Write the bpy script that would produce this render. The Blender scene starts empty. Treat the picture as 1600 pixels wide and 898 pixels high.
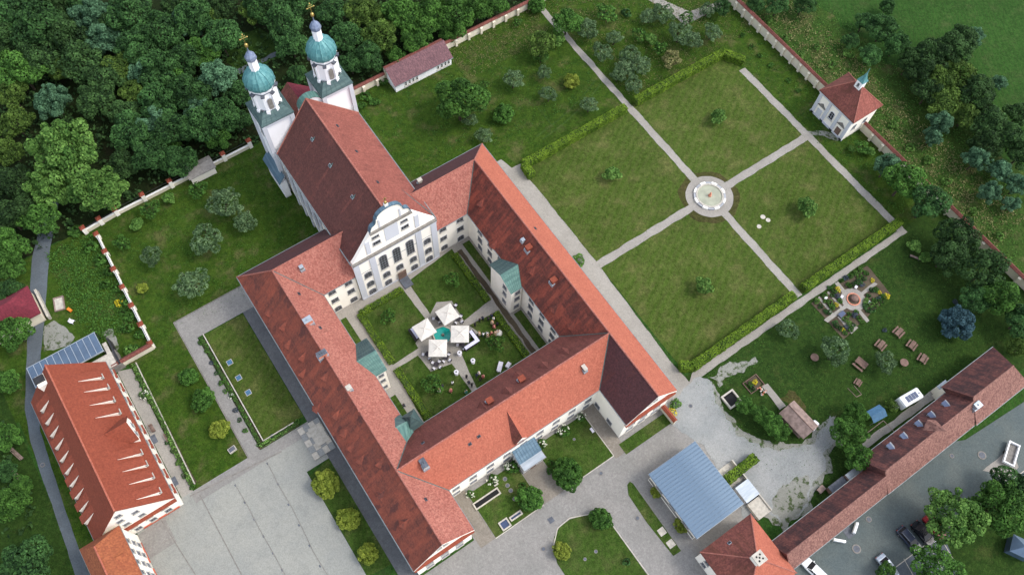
import bpy, math, random
import numpy as np
from mathutils import Matrix, Vector
random.seed(7); rng = np.random.default_rng(7)
SC = bpy.context.scene
COL = SC.collection
# ---------------------------------------------------------------- camera
H = 140.0
FPX = 1300.0
RM = np.array([[0.82607097, -0.56284656, 0.0284693], [0.49869168, 0.75357615, 0.42828682], [-0.26251355, -0.33959791, 0.90319428]])
cam = bpy.data.cameras.new('camera'); camo = bpy.data.objects.new('camera', cam); COL.objects.link(camo)
m = Matrix(RM.T.tolist()).to_4x4(); m.translation = (0, 0, H); camo.matrix_world = m
cam.sensor_width = 36; cam.lens = FPX / 1600 * 36; cam.clip_end = 3000; cam.clip_start = 1
SC.camera = camo
# ---------------------------------------------------------------- light
SUN_AZ = math.radians(-36); SUN_EL = math.radians(53)   # azimuth measured from +X towards +Y
sd = Vector((math.cos(SUN_AZ) * math.cos(SUN_EL), math.sin(SUN_AZ) * math.cos(SUN_EL), math.sin(SUN_EL)))
w = bpy.data.worlds.new('World'); SC.world = w; w.use_nodes = True
nt = w.node_tree; bg = nt.nodes['Background']; sky = nt.nodes.new('ShaderNodeTexSky'); sky.sky_type = 'NISHITA'
sky.sun_disc = False; sky.sun_elevation = SUN_EL; sky.sun_rotation = math.pi / 2 - SUN_AZ
sky.air_density = 1.0; sky.dust_density = 2.0; sky.ozone_density = 0.8
hs = nt.nodes.new('ShaderNodeHueSaturation'); hs.inputs['Saturation'].default_value = .5   # thin even cloud: a greyer sky
nt.links.new(sky.outputs[0], hs.inputs['Color']); nt.links.new(hs.outputs[0], bg.inputs[0]); bg.inputs[1].default_value = 0.15
sl = bpy.data.lights.new('sun', 'SUN'); sl.energy = 0.6; sl.angle = math.radians(16); sl.color = (1.0, 0.95, 0.88)
so = bpy.data.objects.new('sun', sl); COL.objects.link(so); so.rotation_euler = sd.to_track_quat('Z', 'Y').to_euler()
SC.view_settings.view_transform = 'Standard'; SC.view_settings.look = 'None'
SC.view_settings.exposure = 1.35; SC.view_settings.gamma = 1.0
# ---------------------------------------------------------------- photo pixel -> place
def ray(px, py): return RM.T @ np.array([px - 800, -(py - 449), -FPX])
def G(px, py, z=0.0):
    d = ray(px, py); d = d / -d[2] * (H - z); return (float(d[0]), float(d[1]), z)
def G2(px, py, z=0.0): return G(px, py, z)[:2]
def onp(px, py, p0, n):
    d = ray(px, py); o = np.array([0, 0, H]); n = np.array(n, float); t = ((np.array(p0) - o) @ n) / (d @ n); q = o + d * t
    return tuple(float(v) for v in q)
def mpp(x, y, z=0): return (RM[2] @ np.array([-x, -y, H - z])) / FPX        # metres per photo pixel there
# ---------------------------------------------------------------- materials
def lin(c):
    return tuple((v / 255 / 12.92 if v <= 10 else ((v / 255 + .055) / 1.055) ** 2.4) for v in c) + (1,)
MATS = {}
class NB:
    def __init__(s, name):
        s.m = bpy.data.materials.new(name); s.m.use_nodes = True; s.t = s.m.node_tree; s.N = s.t.nodes; s.L = s.t.links
        s.b = s.N['Principled BSDF']; s.tc = s.N.new('ShaderNodeTexCoord'); s.geo = s.N.new('ShaderNodeNewGeometry'); s.x = {}
    def inp(s, node, i, v):
        if hasattr(v, 'links') or hasattr(v, 'is_output'): s.L.new(v, node.inputs[i])
        else: node.inputs[i].default_value = v
    def math(s, op, a, b=0.0, c=0.0, clamp=False):
        n = s.N.new('ShaderNodeMath'); n.operation = op; n.use_clamp = clamp
        s.inp(n, 0, a); s.inp(n, 1, b); s.inp(n, 2, c); return n.outputs[0]
    def coord(s, kind, stretch=(1, 1, 1), rot=0):
        k = (kind, tuple(stretch), rot)
        if k in s.x: return s.x[k]
        src = {'pos': s.geo.outputs['Position'], 'uv': s.tc.outputs['UV'], 'obj': s.tc.outputs['Object']}[kind]
        mp = s.N.new('ShaderNodeMapping'); mp.inputs['Scale'].default_value = stretch; mp.inputs['Rotation'].default_value = (0, 0, rot)
        s.L.new(src, mp.inputs[0]); s.x[k] = mp.outputs[0]; return mp.outputs[0]
    def noise(s, kind='pos', scale=1, detail=4, rough=.55, stretch=(1, 1, 1), rot=0):
        n = s.N.new('ShaderNodeTexNoise'); n.inputs['Scale'].default_value = scale; n.inputs['Detail'].default_value = detail
        n.inputs['Roughness'].default_value = rough; s.L.new(s.coord(kind, stretch, rot), n.inputs['Vector']); return n.outputs['Fac']
    def step(s, v, lo, hi):
        n = s.N.new('ShaderNodeMapRange'); n.interpolation_type = 'SMOOTHSTEP'; n.inputs[1].default_value = lo; n.inputs[2].default_value = hi
        s.L.new(v, n.inputs[0]); return n.outputs[0]
    def mix(s, f, a, b, mode='MIX'):
        n = s.N.new('ShaderNodeMix'); n.data_type = 'RGBA'; n.blend_type = mode
        s.inp(n, 0, f); s.inp(n, 6, a); s.inp(n, 7, b); return n.outputs[2]
    def cell(s, size, kind='uv'):
        sn = s.N.new('ShaderNodeVectorMath'); sn.operation = 'SNAP'; s.L.new(s.coord(kind), sn.inputs[0]); sn.inputs[1].default_value = size
        wn = s.N.new('ShaderNodeTexWhiteNoise'); wn.noise_dimensions = '3D'; s.L.new(sn.outputs[0], wn.inputs['Vector']); return wn.outputs['Value']
    def grain(s, col, amp, size=.17, kind='pos'):
        k = s.cell((size, size, size), kind); v = s.math('MULTIPLY_ADD', k, 2 * amp, 1 - amp)
        hs = s.N.new('ShaderNodeHueSaturation'); s.inp(hs, 'Color', col); s.L.new(v, hs.inputs['Value']); return hs.outputs[0]
    def fin(s, col, rough=.8, bump=None, bs=.3, bd=.05, metal=0, spec=.3, objvar=0):
        if objvar:
            oi = s.N.new('ShaderNodeObjectInfo'); v = s.math('MULTIPLY_ADD', oi.outputs['Random'], 2 * objvar, 1 - objvar)
            hs = s.N.new('ShaderNodeHueSaturation'); s.inp(hs, 'Color', col); s.L.new(v, hs.inputs['Value']); col = hs.outputs[0]
        s.inp(s.b, 'Base Color', col); s.inp(s.b, 'Roughness', rough); s.b.inputs['Metallic'].default_value = metal
        s.b.inputs['Specular IOR Level'].default_value = spec
        if bump is not None:
            bn = s.N.new('ShaderNodeBump'); bn.inputs['Strength'].default_value = bs; bn.inputs['Distance'].default_value = bd
            s.L.new(bump, bn.inputs['Height']); s.L.new(bn.outputs[0], s.b.inputs['Normal'])
        MATS[s.m.name] = s.m; return s.m
def L(*c): return lin(c)
DIM = [1.0]
def LD(*c): return tuple(v * DIM[0] for v in lin(c)[:3]) + (1,)
def simple(name, c, rough=.7, var=.12, sc=2.0, metal=0, kind='pos', objvar=0, spec=.3, cell=None):
    b = NB(name); c = lin(c) if max(c) > 1 else tuple(c) + (1,)
    n = b.noise(kind, sc, 5); f = b.step(n, .3, .7)
    d = tuple(v * (1 - var) for v in c[:3]) + (1,); l = tuple(min(1, v * (1 + var)) for v in c[:3]) + (1,)
    col = b.mix(f, d, l)
    if cell:
        k = b.cell((cell[0], cell[1], 1), 'uv' if kind == 'uv' else 'pos'); col = b.mix(b.math('MULTIPLY', k, cell[2]), col, (d[0] * .4, d[1] * .4, d[2] * .4, 1))
    return b.fin(col, rough, n, .15, .03, metal, spec, objvar)
def mesh_uv(p, n):
    n = np.array(n); u = np.cross((0, 0, 1), n); l = np.linalg.norm(u)
    if l < .05: u = np.array([1., 0, 0]); v = np.array([0., 1, 0])
    else: u = u / l; v = np.cross(n, u)
    return (float(np.dot(p, u)), float(np.dot(p, v)))
def tile_mat(name, base, light, dark, patina=None, pat_amt=(.5, .6), lichen=None, lich=(.62, .72), streaks=(), speck=.35, ridge_v=None, patches=None):
    """clay tiles laid in courses: one random tone per tile, moss and lichen, rain streaks below chimneys"""
    b = NB(name)
    k = b.cell((.2, .3, 10)); k2 = b.cell((.6, .3, 10))
    col = b.mix(k, LD(*dark), LD(*light)); col = b.mix(1 - speck, col, LD(*base))
    big = b.noise('uv', .22, 6, .65); col = b.mix(b.math('MULTIPLY', b.step(big, .35, .7), .35), col, LD(*dark))
    run = b.noise('uv', 1.0, 6, .75, (1.9, .1, 1)); col = b.mix(b.math('MULTIPLY', b.step(run, .5, .66), .3), col, LD(*dark))
    if patina:
        streak = b.noise('uv', 1.0, 5, .7, (1.3, .13, 1)); mott = b.noise('uv', .35, 6, .7)
        v = b.math('ADD', b.math('MULTIPLY', streak, .5), b.math('MULTIPLY', mott, .5))
        v = b.math('ADD', v, b.math('MULTIPLY', k2, .05))
        f = b.step(v, pat_amt[0], pat_amt[1])
        sep = b.N.new('ShaderNodeSeparateXYZ'); b.L.new(b.tc.outputs['UV'], sep.inputs[0])
        for (u0, v0, wd, ln) in streaks:     # washed tiles below a metal flashing
            wob = b.math('MULTIPLY', b.math('SUBTRACT', b.noise('uv', 1.7, 3, .6, (1, .25, 1)), .5), wd * 2.0)
            du = b.math('ABSOLUTE', b.math('SUBTRACT', b.math('ADD', sep.outputs[0], wob), u0))
            a = b.math('SUBTRACT', 1.0, b.step(du, wd * .45, wd * .75))
            t = b.math('MULTIPLY', b.step(sep.outputs[1], v0 - ln, v0 - ln * .55), b.math('SUBTRACT', 1.0, b.step(sep.outputs[1], v0 - .1, v0 + .3)))
            s_ = b.math('MULTIPLY', a, t); f = b.math('MULTIPLY', f, b.math('SUBTRACT', 1.0, b.math('MULTIPLY', s_, .85)))
        if ridge_v is not None:   # tiles right under the ridge stay cleaner, in ragged teeth
            tooth = b.math('MULTIPLY', b.noise('uv', 2.2, 3, .6, (1.5, .25, 1)), 2.2)
            f = b.math('MULTIPLY', f, b.math('SUBTRACT', 1.0, b.math('MULTIPLY', b.step(b.math('ADD', sep.outputs[1], tooth), ridge_v, ridge_v + .5), .7)))
        pc = b.mix(k, LD(*patina), tuple(v * .72 for v in LD(*patina)[:3]) + (1,))
        col = b.mix(f, col, pc)
        if patches:
            pp = b.noise('uv', .5, 3, .5, (1, .5, 1)); col = b.mix(b.math('MULTIPLY', b.step(pp, .6, .66), .6), col, LD(*patches))
    if lichen:
        l = b.noise('uv', 6.5, 4, .8); l2 = b.noise('uv', .18, 3); col = b.mix(b.math('MULTIPLY', b.step(l, lich[0], lich[1]), b.math('MULTIPLY', b.step(l2, .35, .6), .7)), col, LD(*lichen))
    col = b.grain(col, .13, .22, 'uv')
    hgt = b.math('ADD', b.math('MULTIPLY', k, .5), b.noise('uv', 6, 2))
    wv = b.N.new('ShaderNodeTexWave'); wv.bands_direction = 'Y'; wv.wave_profile = 'SAW'; wv.inputs['Scale'].default_value = .44; b.L.new(b.tc.outputs['UV'], wv.inputs[0])
    hgt = b.math('ADD', hgt, b.math('MULTIPLY', wv.outputs['Fac'], .8))
    return b.fin(col, .85, hgt, .35, .05)
# roofs
def roofmats():
    DIM[0] = .74
    tile_mat('tiles_bright', (184, 104, 82), (196, 118, 94), (162, 90, 72), lichen=(200, 160, 130), lich=(.6, .75), speck=.5)
    tile_mat('tiles_pink', (172, 106, 92), (196, 132, 116), (142, 80, 70), lichen=(222, 184, 160), lich=(.56, .66), speck=.6)
    tile_mat('tiles_new', (146, 72, 52), (154, 80, 58), (134, 66, 48), speck=.5)
    tile_mat('tiles_brown', (134, 76, 66), (154, 92, 80), (100, 58, 54), patina=(116, 70, 58), pat_amt=(.5, .62), lichen=(160, 126, 104), speck=.6)
    tile_mat('tiles_long', (150, 104, 94), (176, 130, 116), (112, 76, 70), lichen=(190, 165, 140), lich=(.55, .7), speck=.8)
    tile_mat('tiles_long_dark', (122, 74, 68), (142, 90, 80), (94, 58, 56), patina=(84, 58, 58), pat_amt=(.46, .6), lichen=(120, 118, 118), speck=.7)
    tile_mat('tiles_purple', (122, 88, 92), (144, 106, 108), (94, 68, 74), lichen=(110, 96, 90), speck=.6)
    tile_mat('tiles_wine', (124, 46, 58), (142, 56, 68), (96, 36, 48), speck=.4)
    tile_mat('tiles_ext', (166, 96, 62), (184, 112, 74), (140, 76, 54), patina=(130, 72, 56), pat_amt=(.56, .7), speck=.6)
def plaster(name, c, dirt=.12):
    b = NB(name); c = lin(c); n = b.noise('pos', .35, 6, .6, (1, 1, .4)); f = b.noise('pos', 6, 4)
    col = b.mix(b.math('MULTIPLY', b.step(n, .45, .75), dirt * 3), c, tuple(v * .72 for v in c[:3]) + (1,))
    sep = b.N.new('ShaderNodeSeparateXYZ'); b.L.new(b.geo.outputs['Position'], sep.inputs[0])
    foot_tone = b.math('MULTIPLY', b.math('SUBTRACT', 1.0, b.step(b.math('ADD', sep.outputs[2], b.math('MULTIPLY', n, .8)), .3, 1.3)), .3)  # plaster gets darker towards the ground
    col = b.mix(foot_tone, col, tuple(v * .6 for v in c[:3]) + (1,))
    return b.fin(col, .85, f, .1, .02)
def grass(name, a, c, dry, dryamt=(.5, .72), stripe=None, big=.06, clump=.9):
    b = NB(name)
    n1 = b.noise('pos', big, 5, .6); n2 = b.noise('pos', clump, 6, .7); n3 = b.noise('pos', 6, 3, .7); n4 = b.noise('pos', .25, 5, .65)
    col = b.mix(b.step(n2, .3, .7), LD(*a), LD(*c)); col = b.mix(b.math('MULTIPLY', b.step(n4, *dryamt), .9), col, LD(*dry))
    if stripe:
        wv = b.N.new('ShaderNodeTexWave'); wv.inputs['Scale'].default_value = stripe[0]; wv.inputs['Distortion'].default_value = 1.2; wv.inputs['Detail'].default_value = 2
        b.L.new(b.coord('pos', (1, 1, 1), stripe[1]), wv.inputs[0]); col = b.mix(b.math('MULTIPLY', wv.outputs['Fac'], stripe[2]), col, LD(*dry))
    dk = tuple(v * .62 for v in LD(*a)[:3]) + (1,)
    col = b.mix(b.math('MULTIPLY', b.step(n3, .45, .75), .45), col, dk); col = b.mix(b.math('MULTIPLY', b.step(n1, .4, .7), .3), col, dk)
    bare = b.noise('pos', 1.8, 5, .75); col = b.mix(b.math('MULTIPLY', b.step(bare, .56, .72), .55), col, LD(*dry)); col = b.grain(col, .26, .15); col = b.grain(col, .14, .5)
    return b.fin(col, .95, b.math('ADD', n3, n2), .6, .12, spec=.1)
def gravel(name, c, d, cell=None, spot=None, sc=.15):
    b = NB(name); n1 = b.noise('pos', sc, 6, .65); n2 = b.noise('pos', 5, 5, .7); n3 = b.noise('pos', .8, 5, .7)
    col = b.mix(b.step(n1, .35, .68), LD(*c), LD(*d)); dk = tuple(v * .7 for v in LD(*c)[:3]) + (1,)
    col = b.mix(b.math('MULTIPLY', b.step(n2, .4, .7), .35), col, dk)
    if cell:
        k = b.cell((cell[0], cell[1], 10), 'pos'); col = b.mix(b.math('MULTIPLY', k, cell[2]), col, tuple(v * .55 for v in LD(*c)[:3]) + (1,))
    if spot: col = b.mix(b.math('MULTIPLY', b.step(n3, *((.58, .7) if spot[1] < .92 else (.5, .62))), spot[1]), col, LD(*spot[0]))
    crack = b.noise('pos', .35, 8, .8); col = b.mix(b.math('MULTIPLY', b.step(crack, .5, .62), .24), col, dk); col = b.grain(col, .1, .15)
    return b.fin(col, .9, n2, .35, .04, spec=.2)
def leafmat(name, dark, light, objvar=.14, hue=0):
    dark = tuple(v * .86 for v in dark) if objvar else dark
    b = NB(name); at = b.N.new('ShaderNodeAttribute'); at.attribute_name = 'tint'
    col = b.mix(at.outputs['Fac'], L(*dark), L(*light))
    n = b.noise('pos', .5, 3); col = b.mix(b.math('MULTIPLY', b.step(n, .4, .7), .3), col, L(*dark))
    m_ = b.fin(col, .75, spec=.15, objvar=objvar)
    tr = b.N.new('ShaderNodeBsdfTranslucent'); ms = b.N.new('ShaderNodeMixShader'); ms.inputs[0].default_value = .22
    b.inp(tr, 0, col); b.L.new(b.b.outputs[0], ms.inputs[1]); b.L.new(tr.outputs[0], ms.inputs[2]); b.L.new(ms.outputs[0], b.N['Material Output'].inputs[0])
    return m_
def metal_sheet(name, c, c2, rough=.5, metal=.3, stretch=(.4, 3, 1), kind='uv'):
    b = NB(name); n = b.noise(kind, .7, 6, .65, stretch); n2 = b.noise(kind, .3, 4)
    col = b.mix(b.step(n, .35, .68), L(*c), L(*c2)); col = b.mix(b.math('MULTIPLY', b.step(n2, .5, .7), .3), col, tuple(v * .7 for v in L(*c)[:3]) + (1,))
    return b.fin(col, rough, n, .08, .02, metal)
roofmats()
plaster('plaster_white', (248, 241, 228), .08); plaster('plaster_grey', (196, 198, 204)); plaster('plaster_cream', (226, 218, 200)); plaster('plaster_tower', (242, 241, 242), .06)
plaster('plaster_wall', (222, 212, 190), .25); plaster('plaster_red', (182, 96, 74))
plaster('x_', (200, 200, 200))
del MATS['x_']
DIM[0] = .33
grass('grass_ground', (62, 96, 38), (84, 118, 48), (112, 126, 66), (.55, .75))
grass('grass_field', (66, 116, 44), (82, 134, 54), (116, 134, 78), (.5, .78), (.35, .55, .2))
DIM[0] = .45
grass('grass_lawn', (84, 110, 40), (100, 126, 50), (132, 134, 78), (.46, .72), (.22, 1.05, .24))
grass('grass_lawn_fresh', (74, 106, 38), (90, 120, 48), (118, 126, 72), (.46, .7), (.3, .5, .12))
DIM[0] = .33
grass('grass_orchard', (74, 114, 34), (104, 136, 46), (140, 142, 86), (.5, .7), None, .05, .6)
grass('grass_rough', (80, 118, 48), (104, 136, 60), (140, 144, 90), (.5, .68), None, .08, .5)
grass('grass_dry', (104, 106, 58), (118, 118, 66), (132, 118, 82), (.5, .7))
grass('forest_floor', (46, 62, 30), (58, 76, 36), (74, 72, 48), (.5, .7))
DIM[0] = .55
gravel('gravel_path', (196, 190, 180), (178, 172, 162), spot=((150, 146, 132), .3))
gravel('gravel_yard', (170, 174, 172), (194, 194, 190), spot=((138, 138, 130), .5), sc=.1)
gravel('gravel_plaza', (176, 178, 172), (190, 190, 180), spot=((170, 172, 168), .5), sc=.08)
gravel('gravel_worn', (176, 176, 166), (158, 158, 146), spot=((74, 92, 42), .95))
gravel('setts', (184, 180, 174), (168, 166, 160), (.32, .32, .38))
gravel('setts_warm', (178, 168, 154), (160, 152, 140), (.32, .32, .45))
gravel('paving_dark', (134, 136, 138), (122, 124, 128), (.5, .5, .35))
gravel('asphalt', (120, 130, 138), (108, 116, 122), spot=((132, 134, 134), .5))
gravel('asphalt_road', (112, 124, 124), (126, 134, 130), (.25, .25, .2), spot=((98, 108, 108), .4))
gravel('soil', (92, 80, 66), (116, 104, 84), spot=((80, 90, 50), .5))
simple('stone', (176, 170, 158), .85, .15); simple('stone_dark', (120, 116, 110), .85, .2); simple('stone_white', (224, 222, 216), .8, .06)
simple('slate', (84, 88, 96), .6, .2); simple('dark_glass', (.018, .018, .022), .3, .2, spec=.25); simple('window_white', (228, 226, 220), .6, .05)
simple('window_grey', (150, 152, 156), .6, .1); simple('dark_void', (.012, .012, .013), .9)
metal_sheet('copper_green', (70, 104, 98), (98, 132, 122), .6, .1); metal_sheet('copper_dome', (66, 118, 122), (102, 150, 150), .5, .15, (3, .4, 1))
metal_sheet('copper_dark', (60, 80, 82), (86, 106, 102), .55, .2); metal_sheet('copper_blue', (72, 96, 112), (98, 120, 134), .5, .2)
metal_sheet('zinc_roof', (84, 104, 124), (106, 124, 140), .42, .35, (.25, 1.5, 1)); metal_sheet('zinc', (148, 158, 166), (172, 178, 184), .45, .4); metal_sheet('lead_cap', (104, 116, 142), (134, 144, 164), .5, .3)
simple('gold', (.5, .36, .12), .45, .1, metal=.9); simple('iron', (54, 54, 56), .6, .2, metal=.4)
simple('gutter', (126, 134, 136), .5, .15, metal=.5); simple('wood_grey', (128, 110, 102), .85, .25, 1.5); simple('wood_brown', (112, 90, 80), .85, .25, 1.5)
simple('brick_chim', (196, 128, 104), .85, .2, 3); simple('canvas', (202, 198, 190), .85, .08); simple('cloth_white', (206, 204, 210), .8, .04)
simple('cloth_lilac', (206, 206, 226), .8, .05); simple('dark_rattan', (52, 48, 54), .8, .2); simple('teal_water', (30, 150, 138), .12, .12, 1.5, spec=.5)
simple('pond_water', (150, 152, 132), .15, .12, .8, spec=.5); simple('glass_roof', (86, 104, 124), .25, .15, .5, metal=.3, spec=.6)
simple('tarp_blue', (64, 100, 128), .6, .15); simple('paint_white', (230, 230, 230), .35, .04, spec=.5); simple('paint_black', (26, 28, 34), .25, .2, spec=.6)
simple('paint_silver', (150, 158, 168), .3, .1, metal=.6, spec=.5); simple('paint_red', (150, 26, 34), .3, .15, spec=.6); simple('paint_navy', (40, 48, 66), .28, .2, spec=.6)
simple('tyre', (28, 28, 28), .9, .2); simple('rim', (160, 162, 166), .35, .1, metal=.8); simple('lamp_glass', (220, 224, 226), .2, .05); simple('lamp_red', (150, 24, 20), .3, .1)
simple('orange_plastic', (214, 120, 40), .5, .1); simple('solar_panel', (52, 66, 96), .2, .1, spec=.6)
for n_, c_ in dict(skin=(214, 168, 140), suit_black=(34, 34, 40), suit_navy=(44, 50, 72), shirt_white=(232, 230, 226), dress_rose=(190, 110, 110), dress_beige=(206, 184, 160), dress_teal=(80, 140, 130), hair_brown=(70, 48, 34), hair_blond=(186, 150, 96), hair_dark=(34, 28, 26), jeans=(66, 78, 100)).items(): simple(n_, c_, .8, .06, 4)
leafmat('leaf_dark', (34, 62, 32), (80, 122, 64), .25); leafmat('leaf_mid', (42, 76, 28), (92, 136, 58), .18); leafmat('leaf_bright', (58, 98, 38), (118, 156, 76), .1)
leafmat('leaf_blue', (46, 80, 56), (104, 144, 106)); leafmat('leaf_silver', (62, 90, 54), (122, 148, 104), .12); leafmat('leaf_spruce_blue', (36, 62, 68), (82, 114, 122))
leafmat('leaf_yellow', (104, 124, 40), (156, 168, 70)); leafmat('leaf_olive', (54, 80, 30), (104, 132, 58)); leafmat('leaf_deep', (34, 58, 30), (74, 106, 56), .25); leafmat('leaf_hedge', (58, 88, 22), (124, 152, 48), 0)
leafmat('flower_white', (206, 208, 186), (238, 238, 226), 0); leafmat('flower_yellow', (196, 180, 40), (222, 208, 70), 0); leafmat('flower_mauve', (130, 110, 140), (160, 140, 160), 0); leafmat('leaf_lavender', (70, 84, 92), (104, 112, 128)); leafmat('leaf_straw', (110, 112, 66), (146, 142, 96))
simple('bark', (66, 58, 48), .95, .25, 4)
# ---------------------------------------------------------------- mesh builder
class MB:
    def __init__(s): s.v = []; s.f = []; s.mi = []; s.mats = []; s.cur = 0; s.pc = []
    def mat(s, n):
        if n not in s.mats: s.mats.append(n)
        s.cur = s.mats.index(n); return s
    def face(s, pts):
        i = len(s.v); s.v += [tuple(map(float, p)) for p in pts]; s.f.append(tuple(range(i, i + len(pts)))); s.mi.append(s.cur); return s
    def mesh(s, vs, fs):
        i = len(s.v); s.pc.append((i, len(s.f))); s.v += [tuple(map(float, p)) for p in vs]
        for f in fs: s.f.append(tuple(a + i for a in f)); s.mi.append(s.cur)
        return s
    def box(s, x0, y0, z0, x1, y1, z1, rot=0, c=None):
        vs = [(x, y, z) for z in (z0, z1) for y in (y0, y1) for x in (x0, x1)]
        if rot:
            cx, cy = c or ((x0 + x1) / 2, (y0 + y1) / 2); a, b = math.cos(rot), math.sin(rot)
            vs = [(cx + (x - cx) * a - (y - cy) * b, cy + (x - cx) * b + (y - cy) * a, z) for x, y, z in vs]
        return s.mesh(vs, [(0, 2, 3, 1), (4, 5, 7, 6), (0, 1, 5, 4), (2, 6, 7, 3), (0, 4, 6, 2), (1, 3, 7, 5)])
    def prism(s, p2, z0, z1):
        a = sum(p2[i][0] * p2[(i + 1) % len(p2)][1] - p2[(i + 1) % len(p2)][0] * p2[i][1] for i in range(len(p2)))
        if a < 0: p2 = p2[::-1]
        n = len(p2); vs = [(x, y, z0) for x, y in p2] + [(x, y, z1) for x, y in p2]
        return s.mesh(vs, [tuple(range(n))[::-1], tuple(range(n, 2 * n))] + [(i, (i + 1) % n, n + (i + 1) % n, n + i) for i in range(n)])
    def slab(s, pts, t=.22):
        p = np.array(pts, float); n = np.cross(p[1] - p[0], p[2] - p[0]); n /= np.linalg.norm(n)
        if n[2] < 0: p = p[::-1]; n = -n
        k = len(p); q = p - np.array([0, 0, t]); 
        return s.mesh(list(map(tuple, p)) + list(map(tuple, q)), [tuple(range(k)), tuple(range(k, 2 * k))[::-1]] + [(i, k + i, k + (i + 1) % k, (i + 1) % k) for i in range(k)])
    def extr(s, pts, d):     # extrude any planar polygon along vector d
        p = np.array(pts, float); d = np.array(d, float); n = np.cross(p[1] - p[0], p[2] - p[0])
        if n @ d < 0: p = p[::-1]
        k = len(p); q = p + d
        return s.mesh(list(map(tuple, p)) + list(map(tuple, q)), [tuple(range(k))[::-1], tuple(range(k, 2 * k))] + [(i, (i + 1) % k, k + (i + 1) % k, k + i) for i in range(k)])
    def lathe(s, cx, cy, prof, n=16, a0=0, cap=True):
        vs = []; fs = []
        for r, z in prof:
            for k in range(n): a = a0 + 2 * math.pi * k / n; vs.append((cx + r * math.cos(a), cy + r * math.sin(a), z))
        for j in range(len(prof) - 1):
            for k in range(n): fs.append((j * n + k, j * n + (k + 1) % n, (j + 1) * n + (k + 1) % n, (j + 1) * n + k))
        if cap: fs.append(tuple(range(n))[::-1]); fs.append(tuple((len(prof) - 1) * n + k for k in range(n)))
        return s.mesh(vs, fs)
    def tube(s, a, b, r0, r1=None, n=6):
        r1 = r0 if r1 is None else r1; a = np.array(a, float); b = np.array(b, float); d = b - a; d /= np.linalg.norm(d)
        u = np.cross(d, (0, 0, 1) if abs(d[2]) < .9 else (1, 0, 0)); u /= np.linalg.norm(u); v = np.cross(d, u); vs = []
        for c, r in ((a, r0), (b, r1)):
            for k in range(n): t = 2 * math.pi * k / n; vs.append(tuple(c + r * (math.cos(t) * u + math.sin(t) * v)))
        return s.mesh(vs, [(k, n + k, n + (k + 1) % n, (k + 1) % n) for k in range(n)] + [tuple(range(n)), tuple(range(n, 2 * n))[::-1]])
    def split(s, name, mat, par):
        e = s.pc[1:] + [(len(s.v), len(s.f))]
        for (v0, f0), (v1, f1) in zip(s.pc, e):
            q = MB(); q.v = s.v[v0:v1]; q.f = [tuple(k - v0 for k in f) for f in s.f[f0:f1]]; q.mi = [0] * (f1 - f0); q.build(name, mat, par)
    def build(s, name, mat=None, parent=None, smooth=False, own=False, data_only=False):
        """own=True: coordinates are already local to the parent; otherwise they are places in the world"""
        off = (0, 0, 0)
        if parent is not None and not own: off = WL(parent)
        V = np.array(s.v, np.float32) - np.array(off, np.float32)
        me = bpy.data.meshes.new(name); me.from_pydata(V.tolist(), [], s.f)
        for n in ([mat] if mat else s.mats): me.materials.append(MATS[n])
        if not mat: me.polygons.foreach_set('material_index', s.mi)
        uv = me.uv_layers.new(name='UVMap'); P = np.array(s.v, float); li = 0; arr = np.zeros((len(me.loops), 2))
        for poly in me.polygons:
            n = np.array(poly.normal); u = np.array([-n[1], n[0], 0.]); l = np.hypot(u[0], u[1])
            if l < .05: u = np.array([1., 0, 0]); v = np.array([0., 1, 0])
            else: u /= l; v = np.cross(n, u)
            idx = list(poly.vertices); q = P[idx]; arr[poly.loop_start:poly.loop_start + len(idx), 0] = q @ u; arr[poly.loop_start:poly.loop_start + len(idx), 1] = q @ v
        uv.data.foreach_set('uv', arr.ravel())
        if smooth: me.polygons.foreach_set('use_smooth', [True] * len(me.polygons))
        if data_only: return me
        o = bpy.data.objects.new(name, me); COL.objects.link(o)
        if parent is not None: o.parent = parent
        return o
def WL(o):
    v = np.array([0., 0, 0])
    while o is not None: v += np.array(o.location); o = o.parent
    return tuple(v)
def tag(o, label=None, cat=None, group=None, kind=None):
    for k, v in (('label', label), ('category', cat), ('group', group), ('kind', kind)):
        if v: o[k] = v
    return o
def thing(name, label, cat, loc=(0, 0, 0), rz=0, group=None):
    o = bpy.data.objects.new(name, None); COL.objects.link(o); o.location = loc; o.rotation_euler = (0, 0, rz); o.empty_display_size = .2
    return tag(o, label, cat, group)
def part(name, me, parent, loc=(0, 0, 0), rz=0, sc=None, label=None):
    o = bpy.data.objects.new(name, me); COL.objects.link(o); o.parent = parent; o.location = loc; o.rotation_euler = (0, 0, rz)
    if sc: o.scale = sc if hasattr(sc, '__len__') else (sc,) * 3
    if label: o['label'] = label
    return o
CH = {}
def dup(root, loc=None, rz=None, label=None, group=None, sc=None):
    def cp(o, par):
        c = o.copy(); COL.objects.link(c); c.parent = par
        for ch in CH.get(o.name, None) or [x for x in o.children]: cp(ch, c)
        return c
    r = cp(root, None)
    if loc is not None: r.location = loc
    if rz is not None: r.rotation_euler = (0, 0, rz)
    if label: r['label'] = label
    if group: r['group'] = group
    if sc: r.scale = (sc,) * 3
    return r
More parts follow.
